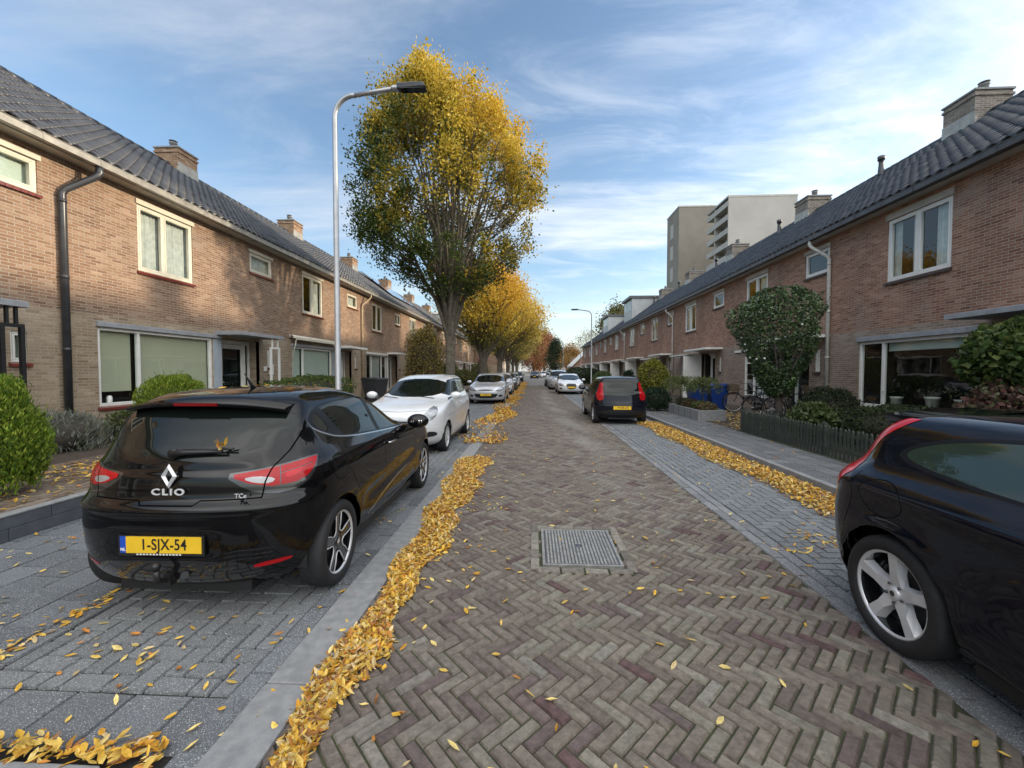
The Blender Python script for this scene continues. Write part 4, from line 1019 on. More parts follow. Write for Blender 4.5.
def tree(name, label, cat, x, y, prof, trunk_h, trunk_r, nclump, nleaf, leaf, colfn, seed, group=None, nlimb=16, sig=0.20, bark='bark', ecc=(1, 1), lean=(0, 0), cull=0.25, twigr=0.008, inner=0.28):
    rg = np.random.default_rng(seed); t = thing(name, label, cat, (x, y, 0), 0, group)
    z0, z1 = prof[0][0], prof[-1][0]
    b = MB()
    # trunk with fluting towards the fork
    tp = [(0, 0, -0.1), (0.01, 0, 0.15), (0.0, 0.02, trunk_h*0.5), (0.02, 0.0, trunk_h), (lean[0]*.3, lean[1]*.3, trunk_h+0.6)]
    b.tube(tp, [trunk_r*1.45, trunk_r*1.08, trunk_r*0.92, trunk_r*1.0, trunk_r*0.55], 16)
    limbs = []
    for i in range(nlimb):
        a = 2*PI*(i*0.618+rg.uniform(-.05, .05)); fr = 0.25+0.75*((i+0.5)/nlimb)**0.7
        zt = z1-(z1-z0)*(0.05+0.50*fr**1.5)*rg.uniform(0.7, 1.1)
        rr = env(prof, zt)*fr*0.82
        tgt = np.array([math.cos(a)*rr*ecc[0]+lean[0], math.sin(a)*rr*ecc[1]+lean[1], zt])
        st = np.array([math.cos(a)*trunk_r*0.5, math.sin(a)*trunk_r*0.5, trunk_h+rg.uniform(-0.35, 0.5)])
        n = 9; pts = []
        for k in range(n):
            s = k/(n-1); hx = s**1.25
            p = st+(tgt-st)*np.array([hx, hx, s]); p[:2] += rg.normal(0, 0.07, 2)*(s > 0)*(1.0 if k < n-1 else 0)*(rr*.3+.2)
            pts.append(p)
        r0 = trunk_r*rg.uniform(0.28, 0.46)
        b.tube([tuple(p) for p in pts], [max(0.012, r0*(1-k/(n-1))**0.8+0.01) for k in range(n)], 7, cap=False)
        for k in range(n-1):
            for q in (0, 0.33, 0.66): limbs.append((*(pts[k]*(1-q)+pts[k+1]*q), r0*(1-(k+q)/(n-1))+0.01))
    limbs = np.array(limbs)
    # clumps of leaves through the outer part of the crown, twigs rising to them
    C = []
    while len(C) < nclump:
        m = nclump*2; zz = rg.uniform(z0, z1, m); a = rg.uniform(0, 2*PI, m); f = rg.uniform(0, 1, m)**0.42
        rad = env(prof, zz)*f
        p = np.stack([np.cos(a)*rad*ecc[0]+lean[0]*np.clip((zz-z0)/2, 0, 1), np.sin(a)*rad*ecc[1]+lean[1]*np.clip((zz-z0)/2, 0, 1), zz], 1)
        bump = noise3(p, 1.1, seed+5)
        ok = (f < 0.84+0.20*bump) & (noise3(p, 1.9, seed+9) > -1+cull*2) & (f > np.where(zz < z0+(z1-z0)*.6, inner, 0.25))
        ok &= rg.uniform(0, 1, m) < np.clip((zz-z0)/(0.28*(z1-z0)), 0.12, 1)
        C += list(p[ok])
    C = np.array(C[:nclump])
    for p in C:
        dz = p[2]-limbs[:, 2]; hd = np.hypot(limbs[:, 0]-p[0], limbs[:, 1]-p[1])
        cost = hd+np.abs(dz-0.55*hd-0.2)*0.9+np.where(dz < 0, 3, 0)
        q = limbs[int(np.argmin(cost))]
        s = q[:3]; mid = (s+p)/2+np.array([0, 0, -0.10*np.linalg.norm(p-s)])+rg.normal(0, .05, 3)
        r_ = min(q[3]*0.55, 0.028)
        b.tube([tuple(s), tuple(mid), tuple(p+rg.normal(0, .05, 3))], [r_, r_*0.6, twigr*0.6], 4, cap=False, smooth=True)
    b.build('trunk', M[bark], t)
    per = max(1, nleaf//nclump)
    sg = sig*rg.uniform(0.6, 1.35, nclump)
    P_ = np.repeat(C, per, axis=0)+rg.normal(0, 1, (nclump*per, 3))*np.repeat(sg, per)[:, None]*np.array([1, 1, 1.35])
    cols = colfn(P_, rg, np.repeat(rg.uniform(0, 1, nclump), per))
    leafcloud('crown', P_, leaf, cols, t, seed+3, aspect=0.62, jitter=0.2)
    return t

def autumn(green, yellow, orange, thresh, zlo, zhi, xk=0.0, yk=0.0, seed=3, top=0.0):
    """each clump turns from green to yellow with height, place and chance"""
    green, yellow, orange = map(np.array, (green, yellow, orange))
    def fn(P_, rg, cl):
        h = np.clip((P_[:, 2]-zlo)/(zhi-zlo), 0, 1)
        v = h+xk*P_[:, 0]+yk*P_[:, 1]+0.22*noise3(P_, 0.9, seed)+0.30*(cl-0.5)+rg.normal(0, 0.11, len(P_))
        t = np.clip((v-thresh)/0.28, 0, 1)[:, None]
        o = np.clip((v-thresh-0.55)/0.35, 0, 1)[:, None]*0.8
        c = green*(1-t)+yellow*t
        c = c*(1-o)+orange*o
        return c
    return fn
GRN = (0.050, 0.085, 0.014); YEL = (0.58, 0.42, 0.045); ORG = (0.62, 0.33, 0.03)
GT = 'yellow street trees along the left kerb'
big = [(4.3, 0.5), (4.9, 1.5), (5.6, 2.6), (6.5, 3.25), (7.8, 3.5), (9.2, 3.35), (10.2, 2.95), (11.0, 2.5), (11.7, 1.7), (12.2, 0.7)]
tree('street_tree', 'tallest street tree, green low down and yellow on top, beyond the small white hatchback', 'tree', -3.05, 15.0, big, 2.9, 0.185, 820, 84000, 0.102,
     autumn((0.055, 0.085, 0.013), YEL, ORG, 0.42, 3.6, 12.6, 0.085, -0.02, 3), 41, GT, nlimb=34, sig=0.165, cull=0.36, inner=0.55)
med = [(3.4, 0.6), (4.0, 2.2), (4.9, 3.2), (6.0, 3.6), (7.0, 3.2), (7.7, 2.2), (8.2, 0.6)]
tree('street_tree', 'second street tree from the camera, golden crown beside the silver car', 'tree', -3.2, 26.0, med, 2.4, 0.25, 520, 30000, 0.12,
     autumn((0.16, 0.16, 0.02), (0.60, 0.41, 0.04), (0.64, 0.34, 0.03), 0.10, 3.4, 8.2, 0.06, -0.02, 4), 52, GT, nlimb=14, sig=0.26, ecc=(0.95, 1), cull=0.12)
med2 = [(3.6, 0.8), (4.4, 2.8), (5.6, 4.2), (6.8, 4.5), (8.0, 3.6), (9.0, 2.2), (9.7, 0.5)]
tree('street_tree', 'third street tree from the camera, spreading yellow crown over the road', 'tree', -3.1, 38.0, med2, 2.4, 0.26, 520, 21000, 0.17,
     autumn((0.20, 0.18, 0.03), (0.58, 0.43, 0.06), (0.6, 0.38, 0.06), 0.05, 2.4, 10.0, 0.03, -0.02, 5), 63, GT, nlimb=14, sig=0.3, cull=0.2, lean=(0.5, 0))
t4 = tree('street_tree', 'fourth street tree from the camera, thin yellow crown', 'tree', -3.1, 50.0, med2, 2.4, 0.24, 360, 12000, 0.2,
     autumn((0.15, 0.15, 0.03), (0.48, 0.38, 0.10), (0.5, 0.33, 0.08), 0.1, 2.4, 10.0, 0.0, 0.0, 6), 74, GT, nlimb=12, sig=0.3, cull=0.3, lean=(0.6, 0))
for k, (yy, lb) in enumerate(((63, 'fifth street tree from the camera, far down the left kerb'), (77, 'furthest street tree of the left kerb row'))):
    c_ = copy_tree(t4); c_.location = (-3.1, yy, 0); c_.rotation_euler.z = 1.1+k; c_['label'] = lb

# far end of the street
GF = 'trees closing the far end of the street'
def solid(*cols):
    cols = np.array(cols)
    return lambda P_, rg, cl: cols[(cl*len(cols)).astype(int) % len(cols)]*(0.8+0.4*rg.uniform(0, 1, (len(P_), 1)))
far_p = [(1.5, 2.5), (4, 5.2), (7, 5.6), (10, 4.2), (12.2, 1.5)]
tree('autumn_tree', 'rust brown tree at the far end of the street', 'tree', 0.2, 122, far_p, 2.0, 0.3, 220, 9000, 0.45, solid((0.33, 0.15, 0.07), (0.26, 0.13, 0.07), (0.36, 0.2, 0.08)), 81, GF, nlimb=8, sig=0.6)
tree('autumn_tree', 'taller rust red tree behind the dark conifer at the street end', 'tree', 3.4, 128, [(1.5, 2.5), (5, 5.0), (9, 5.0), (12, 3.2), (13.4, 0.8)], 2.0, 0.3, 220, 9000, 0.45, solid((0.36, 0.16, 0.08), (0.26, 0.12, 0.07)), 82, GF, nlimb=8, sig=0.6)
tree('conifer', 'dark green conifer standing before the rust trees', 'tree', 6.2, 112, [(0.6, 3.2), (3, 3.6), (6, 3.0), (8, 1.6), (9.6, 0.4)], 1.0, 0.25, 200, 9000, 0.35, solid((0.03, 0.05, 0.02), (0.045, 0.06, 0.025)), 83, GF, nlimb=8, sig=0.5)
tree('bare_tree', 'pale nearly bare tree left of the rust trees', 'tree', -4.5, 120, [(3, 2.0), (6, 4.5), (9, 4.5), (12, 2.0)], 3.0, 0.25, 200, 1600, 0.3, solid((0.3, 0.26, 0.18), (0.24, 0.2, 0.14)), 84, GF, nlimb=12, sig=0.5, bark='bark', twigr=0.03)
tree('autumn_tree', 'orange leaved tree between the dark conifer and the brick garage', 'tree', 9.6, 106, [(1.5, 2.0), (4, 3.6), (6, 3.0), (7.5, 1.0)], 1.8, 0.2, 160, 6000, 0.35, solid((0.42, 0.25, 0.07), (0.35, 0.2, 0.08)), 85, GF, nlimb=8, sig=0.5)
tree('bare_tree', 'bare tree rising above the brick garage', 'tree', 15.5, 116, [(3, 2.0), (6, 5.0), (9, 5.0), (12.5, 2.0)], 3.0, 0.25, 220, 2600, 0.3, solid((0.26, 0.22, 0.16), (0.3, 0.25, 0.16)), 86, GF, nlimb=12, sig=0.5, twigr=0.03)
tree('autumn_tree', 'olive tree peeping over the ridge beside the smaller dormer', 'tree', 17.5, 84, [(5, 3.5), (9, 5.5), (12, 4.5), (14.5, 1.0)], 4.0, 0.3, 200, 8000, 0.4, solid((0.14, 0.15, 0.05), (0.2, 0.17, 0.07)), 87, 'trees behind the right row', nlimb=8, sig=0.6)
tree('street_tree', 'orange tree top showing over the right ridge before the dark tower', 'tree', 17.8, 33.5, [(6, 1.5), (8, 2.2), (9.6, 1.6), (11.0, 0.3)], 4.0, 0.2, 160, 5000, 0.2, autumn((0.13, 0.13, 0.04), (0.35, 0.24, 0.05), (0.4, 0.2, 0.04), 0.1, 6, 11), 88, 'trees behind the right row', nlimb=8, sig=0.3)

def bush(name, label, cat, c, rad, n, leaf, cols, seed, up=0.0, shell=0.55, rough=0.12, core=True, aspect=0.55, outward=False, group=None, z0=0.0, power=2.0, jitter=0.3, corecol=None):
    """leaves through the outer shell of a rounded body that stands on the ground"""
    rg = np.random.default_rng(seed); t = thing(name, label, cat, (c[0], c[1], z0), 0, group)
    d = rg.normal(0, 1, (n, 3)); d /= np.linalg.norm(d, axis=1, keepdims=True)
    d[:, 2] = np.where(d[:, 2] < -0.75, -d[:, 2], d[:, 2])
    k = (np.abs(d)**power).sum(1)**(-1/power)
    rr = rg.uniform(shell, 1.0, n)**0.7*(1+rough*noise3(d*3, 1.3, seed)+0.06*noise3(d*9, 1.3, seed+2))*np.where(rg.uniform(0, 1, n) < 0.05, rg.uniform(1.0, 1.16, n), 1.0)
    p = d*(k*rr)[:, None]*np.array(rad)+np.array([0, 0, c[2]-z0])
    p[:, 2] = np.maximum(p[:, 2], 0.02)
    axis = None
    if outward: axis = d*np.array([0.35, 0.35, 0.2])+np.array([0, 0, 1.0]); axis /= np.linalg.norm(axis, axis=1, keepdims=True)
    leafcloud('foliage', p, leaf, cols, t, seed+1, up=up, aspect=aspect, axis=axis, jitter=jitter)
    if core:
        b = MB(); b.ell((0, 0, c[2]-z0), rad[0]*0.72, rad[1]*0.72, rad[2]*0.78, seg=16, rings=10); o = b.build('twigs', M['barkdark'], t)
    b = MB(); b.tube([(0, 0, -0.02), (0, 0, max(0.1, c[2]-z0))], 0.03, 6); b.build('stem', M['barkdark'], t)
    return t
THU = [(0.22, 0.31, 0.03), (0.14, 0.24, 0.02), (0.32, 0.38, 0.05), (0.07, 0.13, 0.015)]
bush('conifer_bush', 'bright green columnar conifer bush at the left edge of the garden wall', 'bush', (-5.88, 4.12, 0.86), (0.38, 0.42, 0.66), 24000, 0.055, THU, 101, shell=0.60, aspect=0.28, outward=True, z0=0.25, power=2.6, rough=0.10)
bush('conifer_bush', 'rounded yellow green conifer bush behind the black hatchback', 'bush', (-7.35, 8.05, 0.92), (0.66, 0.55, 0.62), 18000, 0.06, THU+[(0.30, 0.34, 0.05)], 102, shell=0.62, aspect=0.28, outward=True, z0=0.25, power=2.2, rough=0.07)
bush('lavender_bush', 'grey green lavender in front of the left brick wall', 'bush', (-8.3, 6.75, 0.52), (0.62, 0.75, 0.42), 5200, 0.10, [(0.22, 0.24, 0.20), (0.15, 0.17, 0.13), (0.28, 0.29, 0.27), (0.17, 0.19, 0.12)], 103, aspect=0.14, outward=True, shell=0.35, z0=0.25, rough=0.25, jitter=0.3)
bush('low_shrub', 'small leafy shrub between lavender and conifer bush', 'bush', (-8.25, 7.95, 0.50), (0.42, 0.40, 0.34), 1800, 0.07, [(0.12, 0.15, 0.05), (0.2, 0.22, 0.10), (0.08, 0.11, 0.03)], 104, z0=0.25)
bush('low_shrub', 'low variegated shrub under the left window sill', 'bush', (-8.5, 9.0, 0.52), (0.40, 0.7, 0.32), 2200, 0.06, [(0.12, 0.15, 0.05), (0.22, 0.24, 0.12), (0.08, 0.11, 0.03)], 105, z0=0.25)
bush('hedge', 'low clipped green hedge below the awning window', 'hedge', (-7.35, 13.4, 0.85), (0.75, 2.1, 0.60), 9000, 0.07, [(0.06, 0.10, 0.02), (0.09, 0.13, 0.03), (0.12, 0.15, 0.04)], 106, z0=0.25, power=5, shell=0.75)
bush('beech_column', 'tall bronze and yellow column shrub left of the first tree trunk', 'bush', (-6.0, 22.5, 2.0), (1.05, 1.0, 1.95), 11000, 0.10, [(0.20, 0.12, 0.05), (0.36, 0.30, 0.06), (0.12, 0.07, 0.04), (0.30, 0.24, 0.05), (0.16, 0.16, 0.04)], 107, z0=0.1, power=2.6)
for i, (x, y, rx, rz, lb) in enumerate(((-6.3, 30.5, 0.9, 1.1, 'olive shrub in a left garden, just past the bronze column shrub'), (-6.6, 39, 1.2, 0.9, 'dark shrub in a left garden beside the silver estate'), (-6.2, 48, 1.2, 1.3, 'bushy shrub in a far left garden by the white car'))):
    bush('garden_shrub', lb, 'bush', (x, y, rz), (rx, rx, rz), 3000, 0.15, [(0.08, 0.11, 0.03), (0.16, 0.15, 0.04)], 110+i, z0=0.1)
# right gardens
def round_tree():
    t = thing('topiary_tree', 'small evergreen tree with dark rounded crown and thick trunk behind the picket fence', 'tree', (6.22, 10.7, 0.08))
    b = MB(); b.tube([(0, 0, -.05), (0.02, 0, .45), (-.02, .02, .9), (0.03, 0, 1.3)], [0.12, .085, .09, .07], 12)
    rg = np.random.default_rng(120)
    for i in range(12):
        a = i*2.4; b.tube([(0, 0, .75+.03*i), (.3*math.cos(a), .3*math.sin(a), 1.3+.04*i), (.8*math.cos(a), .8*math.sin(a), 1.9+.08*i)], [.045, .03, .012], 6)
    b.build('trunk', M['barkdark'], t)
    prof = [(0.85, 0.2), (1.2, 0.50), (1.6, 0.78), (2.1, 1.15), (2.6, 1.36), (3.0, 1.32), (3.35, 1.0), (3.62, 0.5)]
    n = 15000; z = rg.uniform(0.9, 3.6, n*2); a = rg.uniform(0, 2*PI, n*2); f = rg.uniform(0.2, 1, n*2)**0.45
    p = np.stack([np.cos(a), np.sin(a)], 1)*(env(prof, z)*f)[:, None]
    P_ = np.concatenate([p, z[:, None]], 1); k = (f < 0.84+0.24*noise3(P_, 2.6, 7)) & (noise3(P_, 5.0, 8) > -0.55)
    P_ = P_[k][:n]
    leafcloud('crown', P_, 0.088, [(0.030, 0.062, 0.018), (0.045, 0.085, 0.022), (0.02, 0.042, 0.013), (0.075, 0.12, 0.035)], t, 121, aspect=0.5, mat=M['leafgloss'])
    b = MB()
    for q in range(9):
        a = rg.uniform(2.2, 5.6); zz = rg.uniform(1.5, 3.0); r_ = env(prof, zz)*.72; b.ell((r_*math.cos(a), r_*math.sin(a), zz), .028, .028, .024, seg=8, rings=5)
    b.build('blossom', M['white'], t)
    # long shoots standing out of the top
    b = MB(); L_ = []
    for q in range(26):
        a = rg.uniform(0, 2*PI); r0 = rg.uniform(.2, .9); z0 = 3.5-r0*.7; e = (r0*1.25*math.cos(a), r0*1.25*math.sin(a), z0+rg.uniform(.15, .42))
        b.tube([(r0*math.cos(a), r0*math.sin(a), z0-.2), e], [.006, .003], 4)
        for s in np.linspace(.3, 1, 7): L_.append([r0*math.cos(a)*(1+.25*s), r0*math.sin(a)*(1+.25*s), z0-.2+(e[2]-z0+.2)*s])
    b.build('shoots', M['barkdark'], t); leafcloud('shoot_leaves', np.array(L_), .09, [(.06, .11, .03), (.09, .14, .04)], t, 122, mat=M['leafgloss'])
m_, nt_, b_ = new_mat('glossy_foliage'); at_ = N(nt_, 'ShaderNodeAttribute', attribute_name='Col'); L(nt_, at_.outputs['Color'], b_.inputs['Base Color']); b_.inputs['Roughness'].default_value = 0.48; M['leafgloss'] = m_
round_tree()
DK = [(0.018, 0.030, 0.012), (0.028, 0.042, 0.015), (0.012, 0.02, 0.01), (0.04, 0.055, 0.02)]
bush('dark_shrub', 'dense dark rounded shrub between the round tree and the low hedge', 'bush', (6.75, 9.7, 0.62), (0.68, 0.62, 0.66), 9000, 0.055, DK, 131, z0=0.08)
bush('hedge', 'low dark hedge behind the picket fence under the plant-filled window', 'hedge', (6.9, 7.7, 0.50), (0.85, 1.45, 0.44), 12000, 0.05, DK+[(0.06, 0.08, 0.02), (0.05, 0.07, 0.02)], 132, z0=0.08, power=4, shell=0.75)
bush('leafy_shrub', 'loose broad leaved shrub growing through the picket fence', 'bush', (5.95, 9.0, 0.55), (0.45, 0.55, 0.42), 1900, 0.10, [(0.07, 0.10, 0.03), (0.13, 0.16, 0.06), (0.05, 0.07, 0.02)], 133, z0=0.08, core=False)
bush('fig_shrub', 'big leaved green shrub at the right edge before the house door', 'bush', (7.9, 7.05, 1.85), (0.85, 0.6, 0.62), 4200, 0.115, [(0.05, 0.09, 0.02), (0.09, 0.13, 0.035), (0.035, 0.06, 0.015), (0.14, 0.17, 0.05)], 134, z0=0.08, core=False, aspect=0.8)
bush('purple_shrub', 'purple brown shrub below the big leaved green shrub', 'bush', (7.6, 6.85, 0.95), (0.75, 0.5, 0.55), 3200, 0.085, [(0.13, 0.06, 0.05), (0.2, 0.12, 0.09), (0.08, 0.05, 0.04), (0.1, 0.11, 0.05)], 135, z0=0.08, core=False, aspect=0.7)
bush('golden_conifer', 'yellow green feathery conifer right of the small black hatchback', 'bush', (4.95, 17.2, 1.25), (0.62, 0.62, 0.80), 7000, 0.10, [(0.16, 0.17, 0.02), (0.24, 0.24, 0.03), (0.09, 0.11, 0.02), (0.30, 0.27, 0.04)], 136, z0=0.08, rough=0.2, aspect=0.4)
bush('dark_shrub', 'dark green clipped shrub under the golden conifer', 'bush', (4.75, 16.0, 0.50), (0.50, 0.50, 0.45), 4500, 0.06, [(0.012, 0.035, 0.018), (0.02, 0.05, 0.024)], 137, z0=0.08, power=3)
bush('hedge', 'dark hedge at the end of the right row, before the brick garage', 'hedge', (6.8, 60, 1.0), (1.6, 12, 1.0), 8000, 0.22, DK+[(0.03, 0.06, 0.025)], 138, z0=0.08, power=4, shell=0.7)
bush('garden_shrub', 'green shrub right of the far lamp post', 'bush', (5.6, 33, 0.85), (0.8, 1.2, 0.75), 4000, 0.12, [(0.06, 0.10, 0.03), (0.10, 0.13, 0.04)], 139, z0=0.08)
bush('yew_cone', 'small dark cone conifer before a distant porch', 'bush', (6.3, 27.5, 0.8), (0.5, 0.5, 0.9), 3000, 0.09, [(0.012, 0.035, 0.018)], 140, z0=0.08)
# two little weeping standards in the planter
def weeping(x, y, seed, label):
    t = thing('weeping_standard', label, 'tree', (x, y, 0.35)); rg = np.random.default_rng(seed)
    b = MB(); b.tube([(0, 0, 0), (0.01, 0, .8)], [.028, .02], 8); L_ = []
    for i in range(60):
        a = rg.uniform(0, 2*PI); r_ = rg.uniform(.2, .62); h = 0.8+rg.uniform(.05, .30)
        pts = [(0, 0, .78), (r_*.5*math.cos(a), r_*.5*math.sin(a), h), (r_*math.cos(a), r_*math.sin(a), h-.12), (r_*1.1*math.cos(a), r_*1.1*math.sin(a), h-.36)]
        b.tube(pts, .004, 4, cap=False)
        for s in np.linspace(.2, 1, 34):
            k = min(2, int(s*3)); f_ = s*3-k if s < 1 else 1; p = np.array(pts[k])*(1-f_)+np.array(pts[k+1])*f_; L_.append(p+rg.normal(0, .03, 3))
    b.build('trunk', M['barkdark'], t); leafcloud('crown', np.array(L_), .075, [(.13, .17, .05), (.2, .23, .08), (.09, .12, .03)], t, seed, aspect=.3, droop=1.2)
weeping(5.25, 14.9, 151, 'left one of the two little weeping trees in the concrete planter')
weeping(5.62, 13.9, 152, 'right one of the two little weeping trees in the concrete planter')
w = thing('planter_box', 'long grey concrete planter box beside the right pavement', 'planter', (5.45, 14.1, 0.09))
b = MB()
for (x0, x1, y0, y1) in ((-.42, -.35, -1.35, 1.35), (.35, .42, -1.35, 1.35), (-.349, .349, -1.35, -1.28), (-.349, .349, 1.28, 1.35)): b.box(x0, x1, y0, y1, 0, .33)
b.build('box', M['kerb'], w, bevel=0.008)
for k in range(5):
    b = MB(); b.box(-.428, -.4205, -1.30+k*.53, -1.29+k*.53, .0, .33); b.build('joint', M['zincdark'], w)
b = MB(); b.box(-.35, .35, -1.28, 1.28, 0.1, .27); b.build('soil', M['soil'], w)
for i, yy in enumerate((13.1, 13.6, 14.4, 15.1)):
    bush('planter_plant', ['rusty flowering plant at the near end of the concrete planter', 'low green plant near the first weeping tree in the planter', 'reddish plant in the middle of the concrete planter', 'green plant at the far end of the concrete planter'][i], 'plant', (5.45, yy, 0.50), (0.32, 0.30, 0.16), 700, 0.06,
         [[(.2, .12, .06), (.1, .12, .04)], [(.07, .1, .03), (.12, .15, .05)], [(.2, .09, .06), (.08, .1, .03)], [(.06, .09, .03), (.1, .12, .05)]][i], 160+i, z0=0.36, core=False)
pot(9.32, 9.35, .74, .25, .15, [(.10, .16, .05), (.16, .2, .08)], 'ribbed white pot with a round leafy plant, nearest in the right window', 171)
pot(9.32, 10.05, .74, .27, .14, [(.06, .09, .04), (.1, .13, .06)], 'tall plain white pot, middle of three in the right window', 172, 30)
pot(9.32, 11.0, .74, .22, .13, [(.05, .08, .03), (.08, .12, .04)], 'farthest small white pot with dark leaves in the right window', 173, 50)
j = thing('glass_jar', 'small white jar standing in the gap below the left roller blind', 'jar', (-9.175, 8.42, 0.935)); b = MB(); b.lathe([(0.001, 0), (.045, 0), (.05, .02), (.05, .12), (.035, .135), (.035, .15), (0.001, .15)], 'z', (0, 0, 0), 16); b.build('jar_body', M['white'], j)
# ================================================================ cars
def pchip(t, y, tq):
    t = np.asarray(t, float); y = np.asarray(y, float); h = np.diff(t); dl = np.diff(y)/h; n = len(t); d = np.zeros(n)
    for i in range(1, n-1):
        if dl[i-1]*dl[i] > 0:
            w1 = 2*h[i]+h[i-1]; w2 = h[i]+2*h[i-1]; d[i] = (w1+w2)/(w1/dl[i-1]+w2/dl[i])
    d[0] = dl[0]; d[-1] = dl[-1]
    k = np.clip(np.searchsorted(t, tq)-1, 0, n-2); s = (tq-t[k])/h[k]
    return (y[k]*(1+2*s)*(1-s)**2+h[k]*d[k]*s*(1-s)**2+y[k+1]*s*s*(3-2*s)+h[k]*d[k+1]*s*s*(s-1))

def loft(tab, nf=2.4, nr=2.6, Lf=0.62, Lr=0.50, barrel=0.035, nz=84, sculpt=None, nc=15, ns=26):
    T = np.array(tab, float); z, xr, xf, w = T.T
    dz = np.diff(z); dx = np.maximum(np.abs(np.diff(xr)), np.abs(np.diff(xf))*0.5); dw = np.abs(np.diff(w))
    t = np.concatenate([[0], np.cumsum(np.sqrt(dz**2+(0.45*dx)**2+dw**2))]); tq = np.linspace(0, t[-1], nz)
    Z, XR, XF, W = (pchip(t, a, tq) for a in (z, xr, xf, w))
    top = T[-1]
    rings = []
    th = np.linspace(0, PI/2, nc)
    for i in range(nz):
        ln = XF[i]-XR[i]; kz = min(1.0, max(0.0, (Z[i]-1.0)/0.3)); kz = kz*kz*(3-2*kz); lf = min(Lf*(1-.30*kz), ln*0.46); lr = min(Lr*(1-.58*kz), ln*0.40)
        xa = XR[i]+lr*(1-np.cos(th)**(2/nr)); ya = W[i]*np.sin(th)**(2/nr)
        xs = np.linspace(XR[i]+lr, XF[i]-lf, ns+2)[1:-1]; ysd = np.full(ns, W[i])
        xb = XF[i]-lf*(1-np.cos(th[::-1])**(2/nf)); yb = W[i]*np.sin(th[::-1])**(2/nf)
        X = np.concatenate([xa, xs, xb]); Y = np.concatenate([ya, ysd, yb])
        hl = ln/2; Y = Y*(1-barrel*((X-(XR[i]+XF[i])/2)/hl)**2)
        X = np.concatenate([X, X[-2:0:-1]]); Y = np.concatenate([Y, -Y[-2:0:-1]])
        rings.append(np.stack([X, Y, np.full(len(X), Z[i])], 1))
    m = len(rings[0]); V = np.concatenate(rings)
    if sculpt is not None: V = sculpt(V)
    F = [(i*m+k, (i+1)*m+k, (i+1)*m+(k+1) % m, i*m+(k+1) % m) for i in range(nz-1) for k in range(m)]
    # close the roof and the floor with centre lines of quads
    for base in (0, (nz-1)*m):
        idx = list(range(base, base+m)); h = m//2
        for k in range(h):
            a, b_, c, d = idx[k], idx[k+1], idx[(m-k-1) % m], idx[(m-k) % m]
            f = [a, b_, c, d]; f = list(dict.fromkeys(f))
            if len(f) >= 3: F.append(tuple(f if base else f[::-1]))
    return V, F

VIEWS = {'side': lambda s, xr: ((1, 0, 0), (0, 0, 1), (0, s, 0)),
         'front': lambda s, xr: ((0, 1, 0), (0, 0, 1), (1, 0, 0)),
         'rear': lambda s, xr: ((0, 1, 0), (0, 0, 1), (-1, 0, 0)),
         'top': lambda s, xr: ((1, 0, 0), (0, 1, 0), (0, 0, 1)),
         'fq': lambda s, xr: ((-.7071, s*.7071, 0), (0, 0, 1), (.7071, s*.7071, 0)),
         'rq': lambda s, xr: ((.7071, s*.7071, 0), (0, 0, 1), (-.7071, s*.7071, 0))}
def inpoly(x, y, P):
    c = False; j = len(P)-1
    for i in range(len(P)):
        if (P[i][1] > y) != (P[j][1] > y) and x < (P[j][0]-P[i][0])*(y-P[i][1])/(P[j][1]-P[i][1])+P[i][0]: c = not c
        j = i
    return c
def smoothpoly(P, it=2):
    """corner cutting for rounded outlines"""
    for _ in range(it):
        Q = []
        for i in range(len(P)):
            a, b_ = P[i], P[(i+1) % len(P)]
            Q.append((a[0]*.75+b_[0]*.25, a[1]*.75+b_[1]*.25)); Q.append((a[0]*.25+b_[0]*.75, a[1]*.25+b_[1]*.75))
        P = Q
    return P

